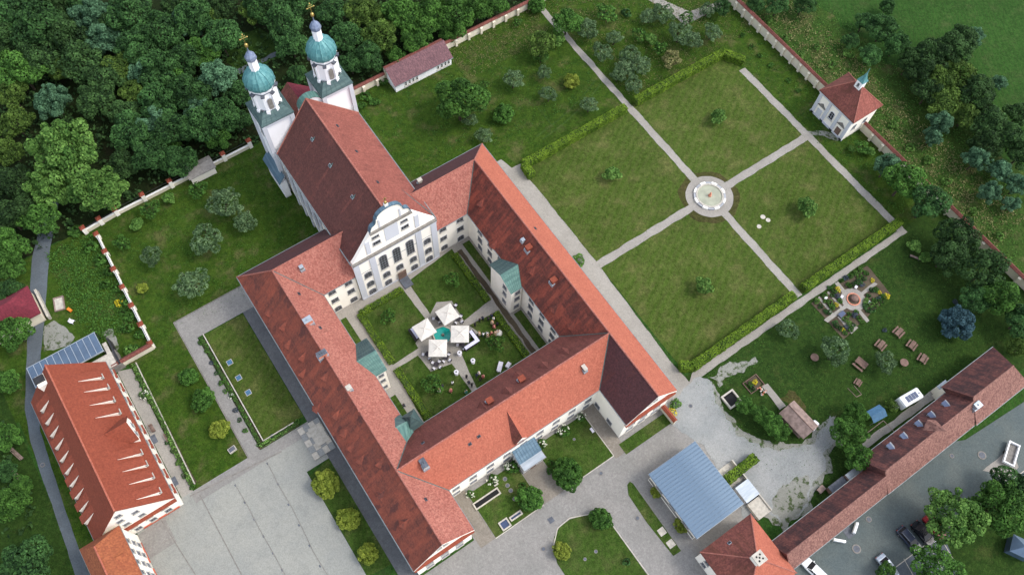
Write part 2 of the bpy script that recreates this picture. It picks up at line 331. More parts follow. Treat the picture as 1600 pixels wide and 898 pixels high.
# ================================================================ SETTING
ZL = [0.0]
def rect(x0, y0, x1, y1): return [(x0, y0), (x1, y0), (x1, y1), (x0, y1)]
def rough(poly, j=.12, st=1.0):
    out = []; r = random.Random(len(poly) * 31 + int(abs(poly[0][0]) * 10))
    for i in range(len(poly)):
        a = poly[i]; b = poly[(i + 1) % len(poly)]; d = math.dist(a, b); k = max(1, int(d / st))
        for q in range(k):
            t = q / k; x, y = a[0] + (b[0] - a[0]) * t, a[1] + (b[1] - a[1]) * t; n = (math.sin(x * 1.1 + y * .7) + math.sin(x * 2.3 - y * 1.9) * .6 + math.sin(y * 3.7 + x) * .4) * .6
            out.append((x - (b[1] - a[1]) / d * j * n + r.uniform(-j, j) * .25, y + (b[0] - a[0]) / d * j * n + r.uniform(-j, j) * .25))
    return out
def sheet(name, polys, mat, lvl, j=0, kind='structure', st=1.0, label=None):
    b = MB(); ZL[0] += .00012
    for p in polys:
        ZL[0] += .00012; z = lvl * .012 + ZL[0]
        p = [q[:2] for q in p]
        if j: p = rough(p, j, st)
        a = sum(p[i][0] * p[(i + 1) % len(p)][1] - p[(i + 1) % len(p)][0] * p[i][1] for i in range(len(p)))
        if a < 0: p = p[::-1]
        b.face([(x, y, z) for x, y in p])
    o = b.build(name, mat); o['kind'] = kind
    return o
P = lambda *l: [G2(*q) for q in l]
def line(name, pts, w, mat, lvl, h=None):
    b = MB()
    for a, c in zip(pts[:-1], pts[1:]):
        ZL[0] += .00008; a = np.array(a[:2]); c = np.array(c[:2]); d = (c - a) / np.linalg.norm(c - a); n = np.array([-d[1], d[0]]) * w / 2
        q = [a + n, a - n, c - n, c + n]
        if h: b.prism([tuple(v) for v in q], 0, h)
        else: b.face([(q[k][0], q[k][1], lvl * .012 + ZL[0] + .006) for k in (0, 1, 2, 3)])
    o = b.build(name, mat); o['kind'] = 'structure'; return o
sheet('ground', [[(700 * math.cos(t * math.pi / 16), 700 * math.sin(t * math.pi / 16)) for t in range(32)]], 'grass_field', 0)
sheet('forest_floor', [[(-300, 107.6), (87, 107.6), (130, 190), (130, 300), (-300, 300)], [(-300, 84), (-44, 84), (-44, 107.6), (-300, 107.6)]], 'forest_floor', 1, .3)
sheet('meadow_ground', [rough([(122, -60), (146, -60), (143, 10), (139, 50), (136, 90), (122, 150)], 1.5, 3)], 'grass_rough', 1)
sheet('orchard_ground', [rect(16.5, 73.2, 121.3, 107.4), rect(110, 21, 121.3, 73.2)], 'grass_orchard', 1)
sheet('west_lawn', [[(-19, 107), (16.6, 107), (16.6, 77), (-14, 77), (-14, 50.9), (-24, 50.9), (-24, 77.6), (-19, 77.6)], rect(-43.5, 20, -37, 80)], 'grass_orchard', 2)
sheet('playground_lawn', [rect(-44, 78, -19, 107.4)], 'grass_orchard', 1)
sheet('verge', [[(-44, 107.6), (-300, 107.6), (-300, -60), (-44, -60)]], 'grass_ground', 1)
sheet('yard_lawn', [rect(56, -12, 122, 21)], 'grass_ground', 1)
sheet('garden_lawn', [rect(57, 21.5, 111, 73.2)], 'grass_lawn', 3)
# paths of the formal garden
sheet('east_path', [[(50, 15), (50, 77.5), (54.8, 77.3), (55.5, 74.5), (58.5, 74.2), (57.0, 71.5), (57.05, 48.5), (56.2, 24), (56.5, 20), (60, 17)]], 'gravel_path', 4, .08)
sheet('garden_path', [rect(83.7, 21.3, 85.3, 73.4), rect(56.8, 46.7, 111.2, 48.3), rect(110.3, 21, 111.9, 68.2), [(56, 19.4), (111.8, 19.9), (111.8, 21.1), (58, 20.9)]], 'gravel_path', 5, .09, st=.7)
sheet('orchard_path', [[(83.8, 73), (85.2, 73), (85.3, 106), (83.9, 107)], [(108.5, 84.5), (119.5, 83.8), (119.8, 85.6), (112, 87), (106, 99), (104.5, 99), (108, 90)]], 'gravel_path', 4, .12)
fx, fy = 84.5, 47.5
sheet('fountain_ring_path', [[(fx + 4.75 * math.cos(t * math.pi / 24), fy + 4.75 * math.sin(t * math.pi / 24)) for t in range(48)]], 'gravel_path', 6, .06)
sheet('worn_turf', [rough([(fx + 6.1 * math.cos(t * math.pi / 12), fy + 6.1 * math.sin(t * math.pi / 12)) for t in range(24)], .5)], 'grass_dry', 4)
# west side
sheet('west_path', [rect(-14.1, 75.5, -.3, 80.4), rect(-14.1, 50.9, -11.9, 75.5)], 'setts', 4)
sheet('wing_strip', [rect(-3.0, 15, -.2, 75.5)], 'paving_dark', 4)
sheet('plaza', [[(-34.5, -10), (-34.5, 51.0), (-3.0, 51.0), (-3.0, 43.4), (-7.2, 43.4), (-7.2, 18), (-3, 18), (-3, -10)]], 'gravel_plaza', 3)
sheet('plaza_border', [rect(-24.6, 48.9, -3.1, 50.9), rect(-34.5, 45, -29.8, 49.5)], 'setts', 5)
sheet('terrace_path', [[(-26.2, 51), (-24.2, 51), (-23.9, 76.5), (-26.2, 77.4)]], 'gravel_path', 3)
sheet('sunken_lawn', [rect(-10.6, 52.2, -3.1, 75.3)], 'grass_lawn', 5)
sheet('tree_lawn', [[(-7.1, 42.5), (-3.0, 43.4), (-3.0, 22.8), (-7.1, 23.2)]], 'grass_lawn_fresh', 5)
sheet('border_soil', [rect(-11.8, 52.2, -10.9, 75.2), rect(-12, 51.1, -4.5, 51.9), [(-24.0, 52), (-23.1, 52), (-22.9, 77.3), (-23.7, 77.3)]], 'soil', 5, .08)
RDL = [(72, 300), (57, 375), (50, 405), (47, 450), (44, 500), (41, 575), (39, 640), (48, 690), (60, 729), (87, 805), (118, 898), (150, 990)]
RDR = [(172, 990), (139, 895), (117, 839), (94, 771), (75, 711), (63, 673), (62, 620), (64, 550), (71, 488), (73, 450), (79, 385), (95, 300)]
sheet('west_road', [P(*RDL, *RDR)], 'asphalt', 3, .05)
sheet('forest_clearing', [P((350, 82), (368, 52), (405, 45), (430, 62), (436, 90), (400, 112), (362, 115))], 'grass_ground', 3, .5)
sheet('forest_path', [P((355, 118), (365, 110), (400, 96), (438, 78), (440, 84), (402, 103), (372, 118), (360, 126))], 'asphalt', 4, .15)
sheet('bare_patch', [P((70, 510), (85, 500), (105, 510), (118, 528), (95, 545), (68, 550)), P((160, 520), (175, 515), (188, 545), (180, 552))], 'gravel_worn', 3, .3, st=.5)
# courtyard
sheet('courtyard_paving', [rect(9.8, 36.6, 39.9, 66.3)], 'gravel_path', 3)
LAWN = [P((558, 492), (628, 450), (664, 497), (668, 510), (649, 536), (653.5, 544), (614, 570)), P((637, 440), (706, 389), (763, 471), (725, 501), (706, 470), (682, 472), (672, 491)),
        P((616, 578), (653, 555), (673, 580), (706, 568), (745, 622), (718, 645), (672, 676)), P((723, 535), (748, 520), (733, 508), (776, 487), (838, 575), (770, 620), (745, 607), (722, 555))]
sheet('courtyard_lawn', LAWN, 'grass_lawn_fresh', 4, .05)
sheet('wall_strip_grass', [rect(10.2, 55.5, 12.1, 64.4), rect(10.2, 40.5, 12.0, 46.8), rect(37.9, 55.2, 39.5, 65.4), rect(37.9, 38.5, 39.5, 48)], 'grass_lawn_fresh', 4)
sheet('bed_soil', [rect(36.3, 38, 37.2, 64.6)], 'soil', 5, .15)
# south forecourt
sheet('forecourt', [[(-3, -40), (-3, 18.5), (10, 18.5), (10, 26.3), (40, 26.3), (40, 18.9), (50, 18.9), (55, 18.9), (58, 11), (54, 2), (50, -1), (48, -40)]], 'setts', 2)
sheet('porch_path', [rect(22.6, 16.8, 26.7, 26.2), rect(10.2, 16.8, 13.0, 26.2), rect(37.3, 16.2, 39.8, 26.2)], 'setts_warm', 4)
sheet('forecourt_lawn', [rect(13.1, 16.8, 22.5, 25.2), rect(26.8, 16.9, 37.2, 25.6), rect(39.2, 15.8, 49.2, 17.9),
    P((883, 898), (871, 880), (864, 856), (866, 838), (875, 822), (890, 811), (908, 806), (925, 803.5), (943, 809), (955, 819), (1013, 900), (1040, 950), (910, 950)),
    P((980, 757), (984, 752), (989, 755), (1064, 860), (1052, 868), (1010, 815), (982, 773))], 'grass_lawn_fresh', 6)
def grow(poly, d):
    out = []; n = len(poly); a = sum(poly[i][0] * poly[(i + 1) % n][1] - poly[(i + 1) % n][0] * poly[i][1] for i in range(n)); sg = 1 if a > 0 else -1
    for i in range(n):
        e1 = np.array(poly[i]) - np.array(poly[i - 1]); e2 = np.array(poly[(i + 1) % n]) - np.array(poly[i]); q = e1 / np.linalg.norm(e1) + e2 / np.linalg.norm(e2); q /= max(.3, np.linalg.norm(q)); out.append((poly[i][0] + sg * q[1] * d, poly[i][1] - sg * q[0] * d))
    return out
GY = P((1112, 600), (1120, 628), (1135, 655), (1152, 678), (1180, 692), (1215, 703), (1245, 702), (1272, 688), (1290, 664), (1303, 655), (1306, 690), (1286, 708), (1292, 735), (1268, 755), (1262, 790), (1225, 818), (1180, 790), (1120, 700))
sheet('gravel_margin', [grow(GY, .9)], 'gravel_worn', 4, .5, st=.5)
sheet('gravel_yard', [P((1062, 612), (1095, 586), (1112, 600), (1120, 628), (1135, 655), (1152, 678), (1180, 692), (1215, 703), (1245, 702), (1272, 688), (1290, 664), (1297, 648), (1303, 655), (1306, 690), (1286, 708), (1292, 735), (1268, 755), (1262, 790), (1225, 818), (1200, 802), (1165, 812), (1150, 780), (1095, 692), (1040, 655))], 'gravel_yard', 5, .4, st=.5)
sheet('weedy_gravel', [P((1215, 760), (1262, 742), (1262, 785), (1225, 820), (1205, 800))], 'gravel_worn', 6, .4, st=.5)
sheet('chalky_track', [P((1108, 588), (1135, 570), (1180, 558), (1186, 566), (1150, 582), (1125, 602))], 'gravel_worn', 4, .5, st=.4)
sheet('building_path', [P((1345, 690), (1390, 660), (1440, 622), (1470, 598), (1478, 606), (1445, 634), (1395, 670), (1352, 702))], 'gravel_path', 5, .12)
sheet('east_road', [[(48.4, -13), (86, -13.2), (90, -15.2), (150, -20), (150, -27), (96, -26.3), (88, -24.6), (46, -22.6), (41, -40), (30, -40), (30, -16), (44, -16)]], 'asphalt_road', 3)
sheet('parking_bay', [[(45, -22.6), (95, -24.6), (95, -40), (40, -40)]], 'asphalt', 4)
sheet('parking_lawn', [P((1500, 900), (1480, 850), (1500, 800), (1540, 768), (1640, 725), (1640, 960), (1500, 960))], 'grass_ground', 5, .2)
sheet('worn_meadow', [P((1215, 622), (1240, 612), (1262, 640), (1256, 668), (1238, 640))], 'grass_dry', 3, .5, st=.6)
line('mown_track', P((838, 214), (870, 190), (905, 158), (930, 126)), .35, 'grass_rough', 3); line('mown_track', P((848, 218), (880, 194), (915, 162), (940, 130)), .35, 'grass_rough', 3); line('mown_track', P((840, 168), (850, 180), (862, 196)), .3, 'grass_rough', 3)
sheet('chapel_track', [P((1262, 206), (1285, 205), (1312, 214), (1308, 221), (1284, 212), (1268, 212))], 'gravel_worn', 4, .25, st=.5)
line('drain_channel', P((312, 772), (378, 898)), .14, 'stone_dark', 6); line('drain_channel', P((252, 812), (306, 898)), .12, 'stone_dark', 6)
line('drain_channel', P((252, 850), (272, 838)), .12, 'stone_dark', 6)
line('drain_channel', P((418, 722), (435, 757), (455, 790), (475, 830), (490, 862), (512, 898)), .09, 'stone_dark', 6); line('drain_channel', P((368, 757), (387, 790), (405, 825), (424, 858), (446, 898)), .09, 'stone_dark', 6)
for k in range(6): # dark covers along the two drains of the plaza
    for a, c in (((418, 724), (500, 884)), ((368, 758), (441, 890))):
        g_ = G2(a[0] + (c[0] - a[0]) * k / 5, a[1] + (c[1] - a[1]) * k / 5)
        o = MB().box(g_[0] - .12, g_[1] - .2, 0, g_[0] + .12, g_[1] + .2, .08).build('drain_grate', 'slate'); tag(o, 'small dark grate set in the long drains across the pale plaza', 'drain grate', 'grates in the plaza drains')
line('kerb', P((540 + 324, 898 - 42), (871, 825), (890, 809), (925, 802), (945, 810), (957, 820), (1015, 900)), .16, 'stone', 0, .1)
line('kerb', [(13.05, 16.75), (22.6, 16.75)], .14, 'stone', 0, .1); line('kerb', [(26.7, 16.8), (37.3, 16.8), (37.3, 25)], .14, 'stone', 0, .1)
line('parking_line', [(48, -22.7), (95, -24.7)], .14, 'stone', 6)
for k in range(9): line('parking_line', [(53.5 + 2.6 * k, -23.2), (52.3 + 2.6 * k, -28.5)], .1, 'stone', 6)
line('gutter_strip', P((440, 705), (297, 775)), .25, 'stone_dark', 6); line('gutter_strip', [(-14.2, 50.8), (-14.2, 80.5), (-.6, 80.5)], .15, 'stone_dark', 6)
# ================================================================ BUILDINGS
PANE = {}
def win(par, face, a, z, w, h, arched=False, style='white', bars=(1, 2)):
    key = (w, h, arched, style, bars)
    if key not in PANE:
        f = MB(); fr = {'white': 'window_white', 'grey': 'window_grey', 'stone': 'plaster_grey'}[style]; f.mat(fr); t = .1
        if arched:
            n = 8; r = w / 2; o = [(-r, 0), (-r, h - r * .7)] + [(-r * math.cos(k * math.pi / n), h - r * .7 + r * .7 * math.sin(k * math.pi / n)) for k in range(1, n)] + [(r, h - r * .7), (r, 0)]
        else: o = [(-w / 2, 0), (-w / 2, h), (w / 2, h), (w / 2, 0)]
        c = (0, h / 2); inn = [(x * (1 - 2 * t / w), (y - h / 2) * (1 - 2 * t / h) + h / 2) for x, y in o]
        for k in range(len(o)):
            q = (k + 1) % len(o); f.extr([(o[k][0], 0, o[k][1]), (o[q][0], 0, o[q][1]), (inn[q][0], 0, inn[q][1]), (inn[k][0], 0, inn[k][1])], (0, -.09, 0))
        for k in range(1, bars[0] + 1): x = -w / 2 + w * k / (bars[0] + 1); f.box(x - .022, -.05, t, x + .022, 0, h - t)
        for k in range(1, bars[1] + 1): zz = h * k / (bars[1] + 1); f.box(-w / 2 + t, -.055, zz - .02, w / 2 - t, -.0, zz + .02)
        f.mat('stone').box(-w / 2 - .08, -.2, -.1, w / 2 + .08, 0, -.003)
        p_ = MB().extr([(x, -.012, y) for x, y in inn], (0, -.012, 0))
        PANE[key] = (f.build('window', data_only=True), p_.build('pane', 'dark_glass', data_only=True))
    fm, pm = PANE[key]; ax, c = face[0], face[1]; s_ = face[2]
    o = WL(par); loc = (a, c, z) if ax == 'y' else (c, a, z); rz = {('y', -1): 0, ('y', 1): math.pi, ('x', 1): math.pi / 2, ('x', -1): -math.pi / 2}[(ax, s_)]
    wo = part('window', fm, par, tuple(np.array(loc) - o), rz); part('pane', pm, wo); return wo
def gutter(b, pts, r=.09):
    for a, c in zip(pts[:-1], pts[1:]): b.tube(a, c, r, n=6)
E, ZR = 9.3, 15.3
ab = thing('abbey_building', 'four-winged white abbey block round the courtyard under red tiled roofs', 'abbey', (25, 45, 0))
X0, X1, X2, X3 = -.65, 10.15, 39.5, 50.2; XW, XE = 4.75, 44.85; Y0, YS0, YS1, YN0, YN1 = 18.55, 25.75, 37.1, 65.8, 77.1; YS, YN = 31.4, 71.45
def gable_body(x0, x1, y0, y1, e, r, axis='y'):
    m_ = (x0 + x1) / 2
    if axis == 'y': return [(x0, y0, 0), (x1, y0, 0), (x1, y0, e), (m_, y0, r), (x0, y0, e)], (0, y1 - y0, 0)
    m_ = (y0 + y1) / 2; return [(x0, y0, 0), (x0, y1, 0), (x0, y1, e), (x0, m_, r), (x0, y0, e)], (x1 - x0, 0, 0)
b = MB(); g_, d_ = gable_body(X0 + .4, X1 - .35, 18.9, 76.7, E - .1, ZR - .4); g_ = [(x, y, z) for x, y, z in g_]
b.extr(g_, (0, YS0 - 18.9 + 30, 0)); b.box(X0 + .4, 56.0, 0, X1 - .35, 76.7, E - .1); b.build('wall', 'plaster_white', ab)
b = MB(); g_, d_ = gable_body(39.9, X3 - .4, 18.9, 76.7, E - .1, ZR - .4); b.extr(g_, (0, 30, 0)); b.box(39.9, 48.9, 0, X3 - .4, 76.7, E - .1); b.build('wall', 'plaster_white', ab)
MB().box(X1 - .35, 26.25, 0, 39.9, 36.65, E - .1).build('wall', 'plaster_white', ab)
MB().box(X1 - .35, 66.2, 0, 16.4, 76.7, E - .1).build('wall', 'plaster_white', ab); MB().box(33.0, 66.2, 0, 39.9, 76.7, E - .1).build('wall', 'plaster_white', ab)
# roof slopes: one object for every slope of every wing
nE = (-6.0, 0, 5.35); cap = mesh_uv
def streak(px, py, p0, n, wd, ln):
    q = onp(px, py, p0, n); nn = np.array(n, float); nn /= np.linalg.norm(nn); u, v = mesh_uv(q, nn); return (u, v, wd, ln)
pE0 = (XE, 50, ZR)
tile_mat('tiles_east_court', (178, 90, 70), (192, 106, 84), (150, 72, 60), patina=(118, 68, 60), pat_amt=(.38, .62), lichen=(190, 112, 84), lich=(.6, .7), ridge_v=None,
    streaks=[streak(x, y, pE0, nE, w_ * .6, l_) for x, y, w_, l_ in ((747, 298, .9, 4.5), (770, 330, .7, 4), (797, 362, 1.0, 3.6), (817, 377, .5, 3.5), (826, 390, 1.2, 4.6), (838, 403, .9, 3.2), (865, 440, 1.1, 5.2), (871, 457, .9, 3.6), (905, 500, .9, 2.6), (880, 480, 2.2, 3.0))])
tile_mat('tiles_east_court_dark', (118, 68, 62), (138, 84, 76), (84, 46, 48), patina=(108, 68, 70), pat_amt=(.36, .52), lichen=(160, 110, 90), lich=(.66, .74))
pW0 = (XW, 50, ZR); nW = (-6.0, 0, 5.4)
tile_mat('tiles_west_outer', (182, 96, 74), (196, 112, 88), (158, 80, 64), patina=(140, 82, 70), pat_amt=(.38, .66), lichen=(176, 100, 78), patches=(96, 62, 60),
    streaks=[streak(x, y, pW0, nW, w_ * .6, l_) for x, y, w_, l_ in ((503, 565, 1.3, 5.5), (520, 610, .6, 4), (560, 680, .8, 4), (430, 450, 1.0, 4), (640, 800, 2.4, 3.5), (655, 790, 2.0, 4.5))])
tile_mat('tiles_south_court', (146, 84, 74), (164, 100, 88), (112, 60, 58), patina=(128, 74, 64), pat_amt=(.46, .64), lichen=(170, 120, 100))
CX0, CX1, CXM, CE, CR = 16.35, 33.15, 24.75, 13.6, 22.3
nC = (-(CR - CE), 0, CXM - CX0); pC0 = (CXM, 80, CR)
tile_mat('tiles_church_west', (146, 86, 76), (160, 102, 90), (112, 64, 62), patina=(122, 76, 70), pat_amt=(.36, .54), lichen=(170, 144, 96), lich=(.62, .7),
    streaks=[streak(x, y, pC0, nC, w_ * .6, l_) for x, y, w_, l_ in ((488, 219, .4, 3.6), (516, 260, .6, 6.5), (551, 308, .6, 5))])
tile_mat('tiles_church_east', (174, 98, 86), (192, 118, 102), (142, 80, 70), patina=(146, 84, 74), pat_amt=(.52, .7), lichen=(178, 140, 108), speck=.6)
roofs = []
def slope(par, pts, mat, t=.22): o = MB().slab(pts, t).build('roof', mat, par); roofs.append(o); return o
e, r = E, ZR
slope(ab, [(X0, Y0, e), (X0, YN1, e), (XW, YN, r), (XW, Y0, r)], 'tiles_west_outer')
slope(ab, [(X1, Y0, e), (X1, YS0, e), (XW, YS, r), (XW, Y0, r)], 'tiles_pink'); slope(ab, [(X1, YS1, e), (X1, YN0, e), (XW, YN, r), (XW, YS, r)], 'tiles_pink')
slope(ab, [(X3, Y0, e), (X3, YN1, e), (XE, YN, r), (XE, Y0, r)], 'tiles_bright')
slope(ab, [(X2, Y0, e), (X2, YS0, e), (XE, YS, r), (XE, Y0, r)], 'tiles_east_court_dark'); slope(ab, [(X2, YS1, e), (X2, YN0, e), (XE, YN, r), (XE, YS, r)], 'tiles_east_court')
slope(ab, [(X1, YS0, e), (X2, YS0, e), (XE, YS, r), (XW, YS, r)], 'tiles_bright'); slope(ab, [(X1, YS1, e), (X2, YS1, e), (XE, YS, r), (XW, YS, r)], 'tiles_south_court')
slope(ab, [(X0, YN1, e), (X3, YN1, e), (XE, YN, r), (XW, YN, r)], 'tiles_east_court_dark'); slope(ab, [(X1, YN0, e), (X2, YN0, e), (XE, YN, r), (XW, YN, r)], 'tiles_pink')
rt = MB()
for a, c in (((XW, Y0), (XW, YN)), ((XE, Y0), (XE, YN)), ((XW, YS), (XE, YS)), ((XW, YN), (XE, YN))): rt.tube((*a, r + .02), (*c, r + .02), .14, n=6)
for a in ((X0, YN1, XW), (X3, YN1, XE)): rt.tube((a[0], a[1], e), (a[2], YN, r), .14)
rt.split('ridge_tiles', 'tiles_pink', ab)
gt = MB(); z = e - .06
gutter(gt, [(X0 - .05, Y0, z), (X0 - .05, YN1 + .05, z), (X3 + .05, YN1 + .05, z), (X3 + .05, Y0, z)]); gutter(gt, [(X1, Y0, z), (X1, YS0, z), (X2, YS0, z), (X2, Y0, z)])
gutter(gt, [(X1, YS1, z), (X2, YS1, z), (X2, YN0, z), (X1, YN0, z), (X1, YS1, z)]); gt.split('gutter', 'gutter', ab)
vl = MB()
for a, c in (((X1, YS0), (XW, YS)), ((X1, YS1), (XW, YS)), ((X2, YS0), (XE, YS)), ((X2, YS1), (XE, YS)), ((X1, YN0), (XW, YN)), ((X2, YN0), (XE, YN))): vl.tube((*a, e - .02), (*c, r - .02), .11, n=5)
vl.split('valley_flashing', 'copper_dark', ab)
# windows of the wings
for y in np.arange(39.2, 65, 3.28):
    if 47.6 < y < 55.2: continue
    for z, h, ar in ((.9, 1.7, True), (3.9, 1.6, False), (6.9, 1.5, False)):
        win(ab, ('x', 39.9, -1), float(y), z, 1.35, h, ar, 'grey', (1, 1)); win(ab, ('x', X1 - .35, 1), float(y), z, 1.35, h, ar, 'grey', (1, 1))
for x in (11.7, 14.95, 34.45, 38.1):
    for z, h, ar in ((.3, 1.7, True), (3.9, 1.5, False), (7.2, 1.4, False)): win(ab, ('y', 66.2, -1), x, z, 1.45, h, ar, 'grey', (1, 1))
for x in np.arange(11.6, 39, 3.32):
    for z in (.7, 3.9):
        if not (22.5 < x < 26.6 and z < 3): win(ab, ('y', 26.25, -1), float(x), z, 1.35, 1.5, False, 'grey', (1, 1))
    win(ab, ('y', 36.65, 1), float(x), 3.9, 1.35, 1.5, False, 'grey', (1, 1)); win(ab, ('y', 36.65, 1), float(x), 1.0, 1.35, 1.6, True, 'grey', (1, 1))
for xs, in ((( 2.0, 4.75, 7.5),), ((42.0, 44.6, 47.4),)):
    for x in xs:
        for z in (.7, 3.6): win(ab, ('y', 18.9, -1), x, z, 1.35, 1.5, False, 'grey', (1, 1))
for x in (4.2, 5.3, 44.3, 45.4): win(ab, ('y', 18.9, -1), x, 11.2, .8, .9, False, 'grey', (1, 0))
for y in (21.8, 25.2): win(ab, ('x', 39.9, -1), y, .5, 1.3, 1.6, False, 'grey', (1, 2)); win(ab, ('x', X1 - .35, 1), y - .6, .8, 1.3, 1.6, False, 'grey', (1, 2))
for y in np.arange(21, 76, 3.3):
    for z in (1, 4.2): win(ab, ('x', X0 + .4, -1), float(y), z, 1.3, 1.6, False, 'grey', (1, 2)); win(ab, ('x', X3 - .4, 1), float(y), z, 1.3, 1.6, False, 'grey', (1, 2))
# gable ends: red string course, white verges
for x0, x1 in ((X0 + .4, X1 - .35), (39.9, X3 - .4)):
    b = MB(); b.slab([(x0 - .35, 18.35, 8.25), (x1 + .3, 18.35, 8.25), (x1 + .3, 18.9, 8.55), (x0 - .35, 18.9, 8.55)], .12); b.build('string_course', 'tiles_new', ab)
    m_ = (x0 + x1) / 2; b = MB()
    for s_ in (-1, 1):
        xe = m_ + s_ * (x1 - x0 + .75) / 2; b.extr([(xe, 18.5, E - .25), (m_, 18.5, ZR - .26), (m_, 18.5, ZR - .5), (xe, 18.5, E - .5)], (0, .35, 0))
    b.split('verge', 'plaster_white', ab)
def chimney(px, py, p0, n, w=.9, d=.7, h=1.3, mat='brick_chim', top='zinc', par=None, up=.8, pots=0):
    par = par or ab; x, y, z = onp(px, py, (p0[0], p0[1], p0[2] + up), n); z -= up; b = MB().mat(mat).box(x - w / 2, y - d / 2, z - 1.5, x + w / 2, y + d / 2, z + h)
    o = b.build('chimney', mat, par); c = MB().box(x - w / 2 - .08, y - d / 2 - .08, z + h, x + w / 2 + .08, y + d / 2 + .08, z + h + .12)
    for k in range(pots): c.box(x - .12 + (k - (pots - 1) / 2) * .35, y - .12, z + h + .12, x + .12 + (k - (pots - 1) / 2) * .35, y + .12, z + h + .35)
    cm = c.build('chimney_cap', top, o, own=False); fl = MB().box(x - w / 2 - .15, y - d / 2 - .15, z - 1.2, x + w / 2 + .15, y + d / 2 + .15, z + .05).build('flashing', 'zinc', o); return o
pS0, nSo, nSi = (20, YS, ZR), (0, -6, 5.65), (0, 6, 5.65); nEo = (6, 0, 5.35); nWi = (6, 0, 5.4)
for px, py, p0, n, w_, d_, h_, mt, tp, pt in ((503, 553, pW0, nW, 1.5, .8, .9, 'brick_chim', 'slate', 2), (481, 501, pW0, nWi, 1.3, .9, 1.1, 'brick_chim', 'zinc', 1), (545, 606, pW0, nWi, .7, .7, .8, 'stone', 'stone', 0), (471, 418, (20, YN, ZR), (0, -6, 5.65), .55, .5, .8, 'stone_dark', 'zinc', 0),
    (662, 724, pS0, nSo, .8, 1.4, .9, 'stone', 'slate', 2), (913, 575, pS0, nSo, .5, .9, .8, 'stone_dark', 'stone', 0), (815, 592, pS0, nSi, .95, .8, 1.0, 'tiles_new', 'tiles_new', 0), (765, 626, pS0, nSi, .95, .8, 1.0, 'tiles_new', 'tiles_new', 0),
    (826, 387, pE0, nE, .95, .8, .9, 'tiles_new', 'tiles_new', 0), (817, 375, pE0, nE, .5, .5, .4, 'stone', 'zinc', 0), (865, 438, pE0, nE, .95, .8, .9, 'tiles_new', 'tiles_new', 0), (656, 283, (40, YN, ZR), (0, 6, 5.65), .7, .6, 1.0, 'stone', 'stone', 0)):
    chimney(px, py, p0, n, w_, d_, h_, mt, tp, ab, h_ * .6, pt)
def skylight(px, py, p0, n, s_=.5, par=None, mat='slate'):
    q = np.array(onp(px, py, p0, n)); nn = np.array(n, float); nn /= np.linalg.norm(nn); u = np.cross((0, 0, 1), nn); u /= np.linalg.norm(u); v = np.cross(nn, u)
    c = [q + nn * .02 + u * a * s_ + v * k * s_ * .8 for a, k in ((-1, -1), (1, -1), (1, 1), (-1, 1))]
    o = MB().extr([tuple(k) for k in c], nn * .12).build('roof_hatch', mat, par or ab)
    i_ = [q + nn * .142 + u * a * s_ * .75 + v * k * s_ * .6 for a, k in ((-1, -1), (1, -1), (1, 1), (-1, 1))]
    MB().extr([tuple(k) for k in i_], nn * .02).build('glass', 'dark_glass', o)
for px, py, p0, n in ((467, 459, pW0, nWi), (500, 512, pW0, nWi), (748, 681, pS0, nSo), (661, 692, pS0, nSi), (665, 780, pW0, nWi), (836, 357, pE0, nEo), (734, 693, pS0, nSo)): skylight(px, py, p0, n, .28)
def hood(px, py, p0, n, par, mat, w=1.5, h=.62, ln=1.9):
    """little triangular tile dormer: open gable looking down the slope"""
    q = np.array(onp(px, py, p0, n)); nn = np.array(n, float); nn /= np.linalg.norm(nn); u = np.cross((0, 0, 1), nn); u /= np.linalg.norm(u); v = np.cross(nn, u)
    a = q + u * w / 2; c = q - u * w / 2; t = q + nn * h; k = q + v * ln
    b = MB().mat(mat); b.face([a, k, t]); b.face([t, k, c]); b.mat('dark_void'); f = .08 * v; b.face([a + f, t + f - nn * .06, c + f])
    o = b.build('roof_dormer', None, par)
for px, py in ((880, 548), (848, 570), (808, 585), (792, 610), (753, 632)): hood(px, py, pS0, nSi, ab, 'tiles_south_court', 2.0, .7, 2.2)
for px, py in ((748, 320), (768, 385), (828, 425), (862, 485), (890, 512)): hood(px, py, pE0, nE, ab, 'tiles_east_court', 1.8, .65, 2.0)
for px, py in ((418, 490), (440, 512), (447, 540), (470, 585), (505, 590), (492, 640), (522, 650), (545, 700), (560, 720), (590, 725), (592, 775), (628, 820), (470, 560), (535, 678)): hood(px, py, pW0, nW, ab, 'tiles_west_outer', 1.8, .62, 2.0)
for px, py in ((488, 471), (512, 520), (570, 640)): hood(px, py, pW0, nWi, ab, 'tiles_pink', 1.4, .45, 1.6)
# entrance dormer on the south wing
b = MB(); q = onp(808, 662, pS0, nSo); cx = q[0] - .6
b = MB(); b.slab([(cx - 1.3, 25.7, 9.9), (cx - 1.3, 27.0, 9.9 + .6), (cx, 30.2, 14.0), (cx, 25.7, 11.9)], .12); b.build('dormer_roof', 'tiles_brown', ab)
b = MB(); b.slab([(cx + 1.3, 25.7, 9.9), (cx + 1.3, 27.0, 9.9 + .6), (cx, 30.2, 14.0), (cx, 25.7, 11.9)], .12); b.build('dormer_roof', 'tiles_bright', ab)
b = MB().extr([(cx - 1.1, 25.85, 8.9), (cx + 1.1, 25.85, 8.9), (cx + 1.1, 25.85, 9.9), (cx, 25.85, 11.6), (cx - 1.1, 25.85, 9.9)], (0, 2.0, 0)); b.build('dormer_wall', 'plaster_white', ab); win(ab, ('y', 25.85, -1), cx, 9.1, .7, .9, False, 'grey', (1, 1))
